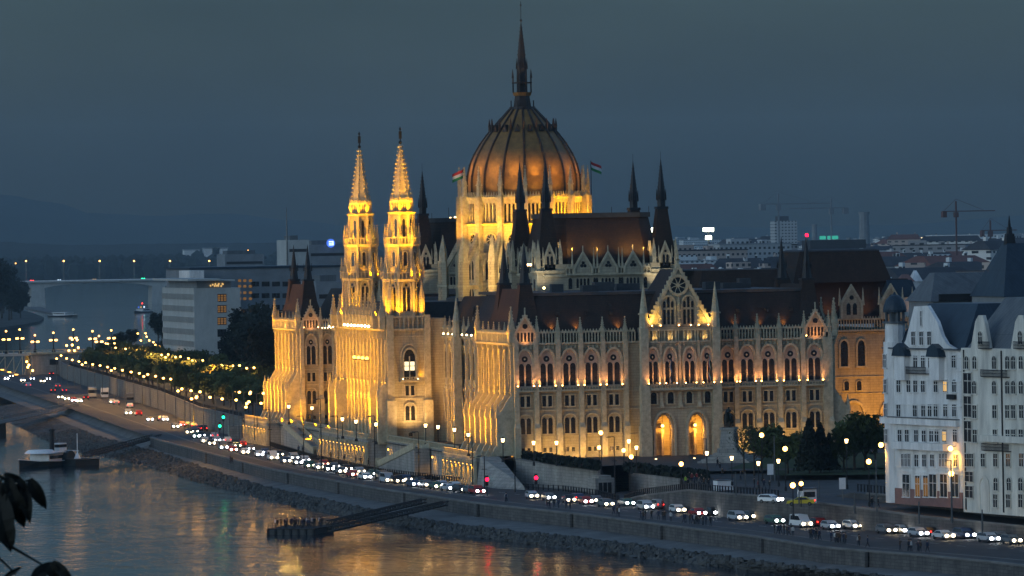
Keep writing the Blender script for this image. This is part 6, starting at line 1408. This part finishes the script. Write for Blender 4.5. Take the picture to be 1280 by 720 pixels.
KN=dict(hatch='hatchback',sedan='saloon car',wagon='estate car',van='van',suv='off-road car'); CN_=dict(car_silver='silver',car_white='white',car_black='black',car_blue='dark blue',car_red='red',car_grey='grey',car_green='dark green',car_yellow='yellow')
def car(u,v,z,facing,kind,paint,label,group,brightness=0,ang=None,lights=True,warm=0):
    key=(kind,paint); 
    if key not in PROTO: PROTO[key]=car_proto(kind,paint)
    parts,l,w,Hh=PROTO[key]; p=at(u,v,z=z+.4)
    if ang is None:
        d=Vector((rdmid(p.y-6)-rdmid(p.y+6),-12,0)); a=math.atan2(d.y,d.x)
        if facing=='away': a+=PI
    else: a=ang
    t=thing('parked_car' if facing=='parked' else ('taxi' if paint=='car_yellow' else KN[kind].replace(' ','_').replace('-','_')),label,'car' if kind!='van' else 'van',(p.x,p.y,z),a,group)
    for n_,me,lo in parts: link(n_,me,t,lo)
    for s in (-1,1):
        if lights: link('headlight',(HB if brightness else HL)[warm],t,(l-.05,s*(w-.32),.68))
        link('tail_lamp',TL,t,(-l+.03,s*(w-.25),.85))
    return t
PC=['car_silver','car_grey','car_black','car_white','car_blue','car_silver','car_red','car_black','car_green','car_grey']; KD=['hatch','sedan','wagon','hatch','suv','sedan','hatch','van']
Q1=[(8,474),(28,476),(53,477),(104,469),(112,472.5),(121,472),(130,464),(75,497),(83,499),(92,501),(99,502),(160,517),(187,525),(219,534),(236,541),(245,546),(256,552),(264,555),(279,560),(291,563),(306,566),(324,569),(341,573),(357,577),(372,579),(387,583),(399,585),(411,587),(426,590),(441,594),(456,597),(484,601),(497,602),(517,606),(533,607),(545,609),(561,611),(576,613),(588,614),(596,615)]
for i,(u,v) in enumerate(Q1):
    van=(i==22); k='van' if van or i%13==5 else KD[i%7]; c='car_white' if van else PC[(i*7+3)%10]
    car(u,v,ZQ,'to',k,c,f'{CN_[c]} {KN[k]} queueing on the quay road, {nth(i+1)} from the bridge','cars queueing along the quay road',1 if 12<i else 1,warm=1 if i%3 else 0)
Q1b=[(14,470.5),(40,474),(60,474),(140,503),(206,525),(228,532),(243,540),(252,545),(271,551),(296,558),(313,562),(331,566),(349,569),(367,573),(381,576),(405,581),(418,584),(434,587),(449,590),(468,593),(478,596),(507,600),(526,603),(552,607),(569,609)]
for i,(u,v) in enumerate(Q1b):
    k=KD[(i*5+2)%7]; c=PC[(i*3+1)%10]
    car(u,v,ZQ,'to',k,c,f'{CN_[c]} {KN[k]} in the lane nearer the terraces, {nth(i+1)} from the bridge','cars in the inner lane of the quay road',0,warm=0 if i%3 else 1)
Q2=[(665,621),(686,623),(711,626),(732,628),(757,631),(807,634.5),(847,638.5),(872,642.5),(922,648),(968,652),(1001,656),(1038,659),(1108,664),(1148,668),(1179,671),(1235.5,674.5),(1264,677)]
for i,(u,v) in enumerate(Q2):
    k=['hatch','sedan','hatch','hatch','wagon','suv','hatch','sedan','suv','wagon','van','hatch','wagon','hatch','sedan','wagon','hatch'][i]; c=['car_silver','car_grey','car_black','car_red','car_grey','car_silver','car_white','car_red','car_silver','car_green','car_white','car_silver','car_grey','car_silver','car_white','car_silver','car_grey'][i]
    car(u,v,ZQ,'to',k,c,f'{CN_[c]} {KN[k]} with lit headlights on the lower road, {nth(i+1)} from the red signal','cars on the lower road by the walls',1,warm=0 if i%2 else 1)
Q2b=[(721,624),(745,626.5),(783,630),(822,633),(893,642),(940,646.5),(1020,655),(1066,658.5),(1128,664),(1160,667),(1205,670),(1250,673.5)]
for i,(u,v) in enumerate(Q2b):
    k=KD[(i*3+2)%7]; c=PC[(i*7+4)%10]
    car(u,v,ZQ,'to' if i%3 else 'away',k,c,f'{CN_[c]} {KN[k]} in the lane beside the retaining wall, {nth(i+1)} from the red signal','cars in the lane beside the retaining wall',1,lights=bool(i%3),warm=i%2)
Q3=[(64,468,0),(35,482.5,0),(66,489,0),(72,483.5,0),(80,489,0),(107,498,0),(145,504,0),(162,508,0),(173,518,0),(201,524.5,0),(200,505,0),(216,505,0),(235,532,0),(242,533.5,0),(249,536.5,0),(254,537,0),(268,546,0),(284,551.5,0),(303,556.5,0),(829,633,0),(950,643.5,0),(1072,657.5,0),(1141,664,0)]
for i,(u,v,_q) in enumerate(Q3):
    k=KD[(i*3+1)%7]; c='car_red' if i in (19,) else PC[(i*3+2)%10]
    car(u,v,ZQ,'away',k,c,f'{CN_[c]} {KN[k]} with red tail lamps on the quay road, {nth(i+1)} from the bridge','cars driving upstream on the quay road',lights=False)
car(963,626,-1.0,'to','hatch','car_white','white hatchback with bright headlights coming down the ramp above the retaining wall','cars on the ramp',1,ang=R_(-50))
car(1001,629,-1.1,'away','sedan','car_yellow','yellow taxi with red tail lamps at the top of the ramp','cars on the ramp',ang=R_(160),lights=False)
for i,(u,v,c,rd,l) in enumerate(((115.5,497,'bus_cream',0,'cream coach parked under the pale wall near the white truck'),(131,498,'car_white',0,'white box truck standing next to the cream coach'),(163,505,'car_grey',0,'grey box lorry standing alone under the pale wall'))):
    p=at(u,v,z=ZQ); t=thing('coach' if i==0 else 'truck',l,'bus' if i==0 else 'truck',(p.x,p.y,ZQ),R_(-98)); Lh=5.5 if i==0 else 3.6
    q=MB().mat(c); q.box(-Lh,Lh-(0 if i==0 else 1.8),-1.25,1.25,.5,3.3); 
    if i: q.box(Lh-1.7,Lh,-1.1,1.1,.5,2.4)
    q.build('body',t); q=MB().mat('glass'); 
    if i==0: q.box(-Lh+.3,Lh+.03,-1.28,1.28,1.6,2.6)
    else: q.box(Lh-1.0,Lh+.03,-1.13,1.13,1.4,2.1)
    q.build('windows',t)
    for x in (-Lh+1.2,Lh-1.2):
        for s in (-1,1): q=MB().mat('rubber'); q.tube((x,s*1.1-.12,.5),(x,s*1.1+.12,.5),.5,10); q.build('wheel',t)
# ================================================================== PEOPLE
def person_mesh(pose,top,seed):
    g=.12 if pose=='walk' else .0; sp=.28 if pose=='walk' else .1
    N=[(0,0,.95,.15,.11),(0,0,1.2,.15,.11),(0,0,1.42,.17,.1),(0,0,1.54,.06),(.02,0,1.66,.09,.1),(.02,0,1.75,.07,.08),
       (0,.2,1.42,.065),(.03,.25,1.15,.05),(.12 if pose!='stand' else .05,.24,.9,.04),(.14 if pose!='stand' else .06,.23,.83,.04,.02),(0,-.2,1.42,.065),(-.03,-.25,1.15,.05),(-.08,-.24,.9,.04),(-.09,-.23,.83,.04,.02),
       (0,.1,.86,.1),(sp*.5,.1,.48,.065),(sp,.1,.09,.045),(sp+.14,.1,.04,.04,.03),(0,-.1,.86,.1),(-sp*.3,-.1,.48,.065),(-sp,-.1,.09,.045),(-sp+.14,-.1,.04,.04,.03)]
    if pose=='phone': N[7]=(.12,.26,1.2,.05);N[8]=(.3,.15,1.42,.04);N[9]=(.34,.1,1.5,.04,.03)
    E=[(0,1),(1,2),(2,3),(3,4),(4,5),(2,6),(6,7),(7,8),(8,9),(2,10),(10,11),(11,12),(12,13),(0,14),(14,15),(15,16),(16,17),(0,18),(18,19),(19,20),(20,21)]
    me=skin_mesh('person',N,E,sub=1)
    for k in (top,'trousers','skin','rubber'): me.materials.append(M[k])
    for p in me.polygons:
        c=p.center; p.material_index=2 if c.z>1.5 or (abs(c.y)>.2 and c.z<.9 and c.z>.75) or (pose=='phone' and c.x>.28 and c.z>1.38) else 3 if c.z<.1 else 1 if c.z<.9 and abs(c.y)<.2 else 0
    return me
tops=['coat_black','coat_navy','coat_brown','coat_grey','coat_red','coat_hi','coat_white']
PM={}
def pm(pose,top):
    if (pose,top) not in PM: PM[pose,top]=person_mesh(pose,top,1)
    return PM[pose,top]
hq=MB().mat('hair'); hq.ball((.0,0,1.72),.115,8,6,1.05); HAIR=hq.mesh('hair')
poses=['stand','walk','phone']; CT=dict(coat_black='black coat',coat_navy='navy jacket',coat_brown='brown coat',coat_grey='grey jacket',coat_red='red jacket',coat_hi='yellow vest',coat_white='white jacket')
PO=dict(stand='standing',walk='walking',phone='holding a phone')
def person(x,y,z,i,where,group,top=None,pose=None,order=None,ref=''):
    top=top or tops[(i*5+i//3)%4 if i%9 else 6]; pose=pose or poses[i%3]
    o=link('person',pm(pose,top),None,(x,y,z),random.uniform(0,6.28)); k=random.uniform(.94,1.04); o.scale=(k,k,k)
    tag(o,f'person in {CT[top]} {PO[pose]} {where}, {nth(order if order is not None else i+1)} {ref}',"person",group); h=link('hair',HAIR,o,(-.015,0,.0)); return o
prm=[(650,627),(652,627),(684,634),(687,636),(743,634),(747,636),(751,633),(757,635),(772,645),(774,646),(801,650),(804,651),(807,649),(813,642),(852,648),(855,650),(861,649),(866,650),(869,651),(882,653),(885,654),(888,655),(892,653),(896,655),(899,656),(903,654),(908,655),(913,654),(916,656),(930,655),(945,656),(998,667),(1002,668),(1008,666),(1012,667),(1022,668),(1026,669),(1033,668),(1060,672),(1064,673),(1078,672),(1083,673),(1087,671),(1090,673),(1107,677),(1110,676),(1114,678),(1118,677),(1123,676),(1128,676),(1132,676),(1139,677),(1147,674),(1158,677),(1190,679),(1193,681),(1196,679),(1229,686),(1231,687),(1249,684),(1253,685),(1258,685),(1262,686),(1266,685),(1271,687),(1274,686)]
for i,(u,v) in enumerate(prm):
    p=at(u,v,z=ZQ+.12); x=min(max(p.x,X(wall_top,p.y)+.9),prom(p.y)-.3); person(x,p.y,ZQ+.125,i,'on the promenade','people on the riverside promenade',ref='from the terraces')
sq_=[(862,601,'coat_black'),(865,603,'coat_red'),(868,606,'coat_navy'),(857,607,'coat_hi'),(860,610,'coat_black'),(871,602,'coat_red'),(874,608,'coat_grey'),(877,605,'coat_black'),(880,609,'coat_brown'),(886,610,'coat_black'),(892,611,'coat_navy'),(900,589,'coat_black'),(903,597,'coat_brown'),(897,584,'coat_black'),(943,610,'coat_black'),(948,612,'coat_red'),(955,611,'coat_navy'),(962,612,'coat_black'),(926,600,'coat_grey')]
for i,(u,v,c) in enumerate(sq_):
    p=at(u,v,z=-.75 if v>598 else 0); zz=0 if p.y>-187 else max(-1.0,-1.0*(-187-p.y)/45); p=at(u,v,z=zz); person(p.x,p.y,zz,i,'on the open square','people on the square',c,ref='from the tunnel')
for i,(u,v) in enumerate(((288,579),(290,580),(378,577),(416,574),(443,577),(449,580),(464,581),(466,583),(492,605),(494,606),(240,546),(292,541),(391,566),(394,567))):
    p=at(u,v,z=ZQ); person(min(p.x,-42.3) if -140<p.y<140 else p.x,p.y,ZQ+.01,i,'below the river terraces','people below the terraces','coat_black' if i%2 else 'coat_navy',ref='of the scattered walkers')
for i,(u,v) in enumerate(((1090,634),(1098,634))):
    p=at(u,v+3,z=-.2); person(p.x,p.y,0.0,i,'at the railing of the upper road','people at the upper railing','coat_black',ref='from the lawn')
for i in range(34):
    a=-LP/2+.6+(LP-1.2)*((i*7)%34)/33; b=-4.9+9.4*random.random()**1.3; c_,s_=math.cos(PT.rotation_euler.z),math.sin(PT.rotation_euler.z)
    person(PT.location.x+a*c_-b*s_,PT.location.y+a*s_+b*c_,-7.9,i,'on the crowded pontoon','people crowding the pontoon',ref='from its end')
# ================================================================== FAR CITY
def far_mat(name,c,lit=.0):
    m,n,o=nt(name); b=n.nodes.new('ShaderNodeBsdfPrincipled'); n.links.new(b.outputs[0],o.inputs[0]); b.inputs['Roughness'].default_value=.85
    g=n.nodes.new('ShaderNodeNewGeometry'); s=n.nodes.new('ShaderNodeSeparateXYZ'); n.links.new(g.outputs['Position'],s.inputs[0]); a=n.nodes.new('ShaderNodeMath'); a.operation='ADD'; n.links.new(s.outputs[0],a.inputs[0]); n.links.new(s.outputs[1],a.inputs[1]); cb=n.nodes.new('ShaderNodeCombineXYZ'); n.links.new(a.outputs[0],cb.inputs[0]); n.links.new(s.outputs[2],cb.inputs[1])
    br=n.nodes.new('ShaderNodeTexBrick'); br.offset=0; br.inputs['Scale'].default_value=1; br.inputs['Brick Width'].default_value=3.6; br.inputs['Row Height'].default_value=3.2; br.inputs['Mortar Size'].default_value=.95; br.inputs['Mortar Smooth'].default_value=0
    br.inputs['Color1'].default_value=(.02,.025,.03,1); br.inputs['Color2'].default_value=(.05,.055,.06,1); br.inputs['Mortar'].default_value=(*c,1); n.links.new(cb.outputs[0],br.inputs['Vector']); n.links.new(br.outputs[0],b.inputs['Base Color']); return m
for i,c in enumerate(((.62,.64,.62),(.42,.43,.42),(.66,.64,.58),(.3,.29,.28),(.45,.36,.3))): M['far%d'%i]=far_mat('city_wall_%d'%i,c)
M['roofdark']=mat('city_roof_dark',(.05,.05,.055),.8,.3,.1); M['roofred']=mat('city_roof_red',(.16,.07,.055),.8,.3,.1); M['rooflight']=mat('city_roof_light',(.3,.32,.33),.7,.3,.1)
nb=0
FLAB=['pale flat-roofed block in the hazy distant city','dark-roofed block with mixed rooftops in the hazy distant city','red-roofed house in the hazy distant city']
for i in range(290):
    dist=random.uniform(1750,3200) if i<120 else random.uniform(3200,5500) if i<220 else random.uniform(5500,10500); u=random.uniform(842,1330); g=at(u,0,y=CAM.y+dist)
    x=g.x; y=CAM.y+dist; w_=random.uniform(12,38)*(1+(dist/4500)**1.3*.6); dd=random.uniform(14,40); h_=random.uniform(15,27)+(random.random()<.2)*random.uniform(3,9)+dist/900; 
    if u<1110 and dist<2400: h_=min(h_,24)
    k=random.random(); wm='far%d'%random.choice((0,0,1,2,3,4,1)); q=MB().mat(wm).at(x,y,random.choice((8,12,-20,30))); q.box(-w_/2,w_/2,-dd/2,dd/2,-1,h_)
    if k<.45: q.mat(random.choice(('rooflight','roofdark'))); q.box(-w_/2-.3,w_/2+.3,-dd/2-.3,dd/2+.3,h_,h_+.6); q.mat(wm); q.box(-w_*.3,-w_*.05,-3,3,h_+.6,h_+3.4); q.box(w_*.12,w_*.2,-4,2,h_+.6,h_+2.6); lb=0
    else: rm_='roofred' if k>.87 else 'roofdark'; q.mat(rm_); q.prism([(-w_/2-.5,-dd/2-.5),(w_/2+.5,-dd/2-.5),(w_/2+.5,dd/2+.5),(-w_/2-.5,dd/2+.5)],h_,h_+4.5,[(-w_/2+3,-dd*.1),(w_/2-3,-dd*.1),(w_/2-3,dd*.1),(-w_/2+3,dd*.1)]); q.mat(wm); q.box(-w_*.25,-w_*.25+1.4,-1,1,h_+2,h_+6.5); q.box(w_*.3,w_*.3+1.2,-1,1,h_+2,h_+6); lb=2 if k>.87 else 1
    if random.random()<.10: q.mat('e_win'); xx=random.uniform(-w_*.4,w_*.4); q.box(xx,xx+2.2,-dd/2-.3,-dd/2-.1,h_*.7,h_*.7+1.6)
    tag(q.build('city_block'),FLAB[lb],'building','distant city: '+['flat-roofed blocks','dark-roofed blocks','red-roofed houses'][lb])
# single far things
def farthing(name,u,v0,v1,dist,w_,m,label,cat,extra=None,depth=20):
    y=CAM.y+dist; a=at(u,v1,y=y); t_=at(u,v0,y=y).z; q=MB().mat(m).at(a.x,y,0); q.box(-w_/2,w_/2,0,depth,-1,t_)
    if extra: extra(q,t_)
    return tag(q.build(name),label,cat)
farthing('tower_block',983,276,300,5600,24,'far1','tall grey tower block fading into haze beyond the city roofs','building',lambda q,t:(q.mat('roofdark'),q.box(-8,4,4,14,t,t+5)))
farthing('factory_building',1222,293,303,5200,95,'far0','long factory building with a glowing row of windows on the horizon','building',lambda q,t:(q.mat('e_winw'),[q.box(-60+i*7,-55+i*7,-.4,-.1,t-4,t-2) for i in range(9)]))
def chim(u,v0,dist,r,label):
    y=CAM.y+dist; a=at(u,v0,y=y); q=MB().mat('grey_wall').at(a.x,y,0); q.fr(0,0,10,r,r*.7,-1,a.z); q.fr(0,0,10,r*.85,r*.85,a.z-2,a.z); tag(q.build('chimney'),label,'chimney')
chim(1080,265,4600,6,'thick dark factory chimney above the distant roofs'); chim(1018,280,5200,3.5,'thin factory chimney left of the thick one'); chim(1061,297,4400,2.5,'short thin chimney between the distant roofs')
M['crane']=mat('crane_red',(.13,.07,.06),.6,.2,1)
def crane(u,vj,dist,arm,label,m='crane'):
    y=CAM.y+dist; a=at(u,vj,y=y); q=MB().mat(m).at(a.x,y,8); s=dist/2600; q.tube((0,0,-1),(0,0,a.z+5*s),.5*s,4); q.tube((-arm*.35,0,a.z),(arm,0,a.z),.32*s,4); q.tube((0,0,a.z+6*s),(arm*.7,0,a.z+.5),.1*s,4); q.tube((0,0,a.z+6*s),(-arm*.3,0,a.z+.5),.1*s,4); q.box(-arm*.36,-arm*.26,-1.2*s,1.2*s,a.z-3*s,a.z); q.box(-s,s,-s,s,a.z-3*s,a.z-.5)
    tag(q.build('crane'),label,'crane')
crane(1195,264,2700,22,'dull red tower crane with long jib above the distant city'); crane(973,255,4200,45,'thin tower crane just left of the hazy tower block','grey_wall'); crane(1039,260,4800,-45,'thin tower crane right of the hazy tower block','grey_wall'); crane(1238,288,3600,20,'low dull red crane behind the blue pyramid roof')
y=1200; a=at(358,262,y=y); q=MB().mat('metal').at(a.x,y,0); q.tube((0,0,0),(0,0,a.z),1.0,5,.2); q.tube((0,0,a.z*.9),(0,0,a.z+1),.15,4); tag(q.build('antenna_mast'),'thin lattice antenna mast beyond the pale square tower block','mast')
def glow(name,u,v,dist,r,m,label,cat,h=None):
    y=CAM.y+dist; a=at(u,v,y=y); t=thing(name,label,cat,(a.x,y,0)); q=MB().mat('metal'); q.tube((0,0,0),(0,0,a.z),.3+r*.15,5); q.build('pole',t); q=MB().mat(m); q.ball((0,0,a.z),r,8,5); q.build('lamp',t)
glow('floodlight_mast',817.5,288,2600,1.7,'e_stadium','single bright white floodlight right beside the parliament turret roof','lamp')
y=CAM.y+3600; a=at(885.5,288,y=y); t=thing('stadium_mast','tall floodlight mast with two tiers of blinding lamps over the city','lamp',(a.x,y,0)); q=MB().mat('metal'); q.tube((0,0,0),(0,0,a.z),.6,5); q.build('pole',t)
for v,w_ in ((287,3.6),(297,2.0)): b=at(885.5,v,y=y); q=MB().mat('e_stadium'); q.box(-w_,w_,-.5,.5,b.z-1.3,b.z+1.3); q.build('lamp_bank',t)
glow('warning_light',1008.5,294,2700,.9,'e_red','red warning light on a thin mast above the far parliament roof','lamp')
y=CAM.y+3300; a=at(1036,296,y=y); q=MB().mat('roofdark').at(a.x,y,0); q.box(-12,24,0,20,-1,a.z-2); q.mat('e_teal'); q.box(-6,-2,-.4,0,a.z-1.6,a.z+.6); q.box(-1,1,-.4,0,a.z-1.6,a.z+.6); q.box(2,6,-.4,0,a.z-1.6,a.z+.6); tag(q.build('office_building'),'dark distant building topped by a small teal glowing sign','building')
for i,(u,v) in enumerate(((34,331),(103,330),(150,331),(167,331),(186,330.5),(221,331),(251,328),(260,326.5),(310,314),(185,333),(20,330),(282,330),(345,327))):
    y=8200; p=at(u,v,y=y); m_='e_tail' if i==1 else 'e_lamp'; t=thing('shore_lamp',f'tiny lamp on the far wooded shore, {nth(i+1)} of the scattered lights','lamp',(p.x,y,-8),0,'lamps on the far shore'); q=MB().mat('metal'); q.tube((0,0,0),(0,0,p.z+8),.5,4); q.build('pole',t); q=MB().mat(m_); q.ball((0,0,p.z+8),2.2 if i!=1 else 4,6,4); q.build('lamp',t)
for i,(u,v) in enumerate(((240,317),(265,315),(275,315))):
    y=8700; p=at(u,v,y=y); q=MB().mat('white').at(p.x,y,0); q.box(-14,14,0,20,-8,p.z+6); q.mat('rooflight'); q.box(-15,15,-1,21,p.z+6,p.z+8); tag(q.build('shore_building'),['low pale building among the far woods, standing apart','pale blocky building among the far woods, nearer the river','pale blocky building among the far woods, beside its twin'][i],'building')
# rooftop lamps seen on the parliament roofs
for i,(u,v,yy) in enumerate(((741,269,-60),(773,271,-60),(563,273,60),(569,272,60),(660,331,-95),(663,331,-95),(680,360,-100),(966,355,-70),(425,0,0))):
    if v==0: continue
    p=at(u,v,y=yy); q=MB().mat('e_white'); q.ball(tuple(p),.28,6,4); q.mat('dark'); q.tube((p.x,p.y,p.z-1.5),tuple(p),.07,4); q.build('roof_lamp',PAL)
# ================================================================== near leaves (garden tree by the viewer)
def dirv(u,v): return (_F*FPX+_R2*(u-640)-_U2*(v-360)).normalized()
NT=thing('tree_branch','dark drooping leafy branch hanging close to the viewer at the lower left','branch',tuple(CAM+dirv(-60,640)*24))
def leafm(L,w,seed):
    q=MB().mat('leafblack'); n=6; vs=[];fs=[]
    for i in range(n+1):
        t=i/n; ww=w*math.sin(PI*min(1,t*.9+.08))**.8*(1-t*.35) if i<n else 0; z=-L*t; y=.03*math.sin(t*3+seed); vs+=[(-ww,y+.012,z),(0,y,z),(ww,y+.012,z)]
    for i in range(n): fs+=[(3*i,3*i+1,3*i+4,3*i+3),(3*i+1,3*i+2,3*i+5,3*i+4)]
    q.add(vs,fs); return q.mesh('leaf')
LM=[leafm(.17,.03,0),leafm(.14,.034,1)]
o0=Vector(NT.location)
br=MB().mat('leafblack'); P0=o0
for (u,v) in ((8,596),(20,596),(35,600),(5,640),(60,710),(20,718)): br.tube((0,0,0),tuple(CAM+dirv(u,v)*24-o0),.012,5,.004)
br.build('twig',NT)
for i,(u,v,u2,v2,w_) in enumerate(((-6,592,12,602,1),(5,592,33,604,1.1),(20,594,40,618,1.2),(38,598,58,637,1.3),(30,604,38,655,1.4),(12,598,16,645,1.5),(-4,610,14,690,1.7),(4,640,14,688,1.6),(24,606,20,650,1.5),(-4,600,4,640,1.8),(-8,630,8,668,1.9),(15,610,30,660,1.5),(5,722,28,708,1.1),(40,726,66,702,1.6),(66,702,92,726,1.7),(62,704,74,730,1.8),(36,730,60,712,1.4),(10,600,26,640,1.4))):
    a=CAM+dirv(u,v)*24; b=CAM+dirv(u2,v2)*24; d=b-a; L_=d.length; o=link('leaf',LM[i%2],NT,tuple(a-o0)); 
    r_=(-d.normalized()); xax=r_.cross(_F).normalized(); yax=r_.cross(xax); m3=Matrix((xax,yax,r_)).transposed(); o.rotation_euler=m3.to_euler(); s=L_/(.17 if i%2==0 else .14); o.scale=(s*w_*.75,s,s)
# ================================================================== sky, sun, camera
wd=bpy.data.worlds.new('World'); scn.world=wd; wd.use_nodes=True; n=wd.node_tree; n.nodes.clear()
o=n.nodes.new('ShaderNodeOutputWorld'); bg=n.nodes.new('ShaderNodeBackground'); sk=n.nodes.new('ShaderNodeTexSky'); sk.sky_type='NISHITA'; sk.sun_disc=False
SUN_EL,SUN_AZ=R_(4),R_(262)   # compass azimuth of the afterglow
sk.sun_elevation=SUN_EL; sk.sun_rotation=SUN_AZ; sk.altitude=150; sk.air_density=1.2; sk.dust_density=2.5; sk.ozone_density=4
hs=n.nodes.new('ShaderNodeHueSaturation'); hs.inputs['Saturation'].default_value=.5; hs.inputs['Value'].default_value=1
mx=n.nodes.new('ShaderNodeMix'); mx.data_type='RGBA'; mx.blend_type='MULTIPLY'; mx.inputs[0].default_value=1; mx.inputs[7].default_value=(.56,.84,1.12,1)
tc=n.nodes.new('ShaderNodeTexCoord'); nz=n.nodes.new('ShaderNodeTexNoise'); mp=n.nodes.new('ShaderNodeMapping'); mp.inputs['Scale'].default_value=(7,7,24); nz.inputs['Scale'].default_value=2.2; nz.inputs['Detail'].default_value=5
n.links.new(tc.outputs['Generated'],mp.inputs[0]); n.links.new(mp.outputs[0],nz.inputs['Vector'])
mr=n.nodes.new('ShaderNodeMapRange'); mr.inputs['From Min'].default_value=.3; mr.inputs['From Max'].default_value=.7; mr.inputs['To Min'].default_value=.88; mr.inputs['To Max'].default_value=1.12
n.links.new(nz.outputs[0],mr.inputs[0])
sx=n.nodes.new('ShaderNodeSeparateXYZ'); n.links.new(tc.outputs['Generated'],sx.inputs[0])
up=n.nodes.new('ShaderNodeMapRange'); up.interpolation_type='SMOOTHSTEP'; up.inputs['From Min'].default_value=.06; up.inputs['From Max'].default_value=.45; up.inputs['To Min'].default_value=1; up.inputs['To Max'].default_value=1.7; n.links.new(sx.outputs[2],up.inputs[0])
mm=n.nodes.new('ShaderNodeMath'); mm.operation='MULTIPLY'; n.links.new(mr.outputs[0],mm.inputs[0]); n.links.new(up.outputs[0],mm.inputs[1])
vm=n.nodes.new('ShaderNodeVectorMath'); vm.operation='SCALE'
n.links.new(sk.outputs[0],hs.inputs['Color']); n.links.new(hs.outputs[0],mx.inputs[6]); n.links.new(mx.outputs[2],vm.inputs[0]); n.links.new(mm.outputs[0],vm.inputs['Scale'])
n.links.new(vm.outputs[0],bg.inputs[0]); bg.inputs[1].default_value=SKY_STR; n.links.new(bg.outputs[0],o.inputs[0])
sl=bpy.data.lights.new('sun','SUN'); sl.energy=SUN_STR; sl.angle=R_(30); sl.color=(.74,.88,1.0); so=bpy.data.objects.new('sun',sl); COL.objects.link(so)
az,el=R_(236),R_(9); so.rotation_euler=Vector((-math.sin(az)*math.cos(el),-math.cos(az)*math.cos(el),-math.sin(el))).to_track_quat('-Z','Y').to_euler()
cd=bpy.data.cameras.new('camera'); co=bpy.data.objects.new('camera',cd); COL.objects.link(co); scn.camera=co
mw=Matrix((( _R2.x,_U2.x,-_F.x,CAM.x),(_R2.y,_U2.y,-_F.y,CAM.y),(_R2.z,_U2.z,-_F.z,CAM.z),(0,0,0,1))); co.matrix_world=mw
cd.sensor_width=36; cd.lens=36*FPX/1280; cd.clip_start=1; cd.clip_end=60000
cd.dof.use_dof=True; cd.dof.focus_distance=1150; cd.dof.aperture_fstop=20
v=scn.view_settings; v.view_transform='Standard'; v.look='None'; v.exposure=EXPO; v.gamma=1; v.use_curve_mapping=False
cy_=scn.cycles; cy_.use_denoising=True; cy_.max_bounces=5; cy_.diffuse_bounces=2; cy_.glossy_bounces=3; cy_.transmission_bounces=2; cy_.volume_bounces=0; cy_.transparent_max_bounces=6
cy_.sample_clamp_indirect=3; cy_.use_light_tree=True; cy_.caustics_reflective=False; cy_.caustics_refractive=False; cy_.filter_width=1.5; cy_.use_adaptive_sampling=True; cy_.adaptive_threshold=.02
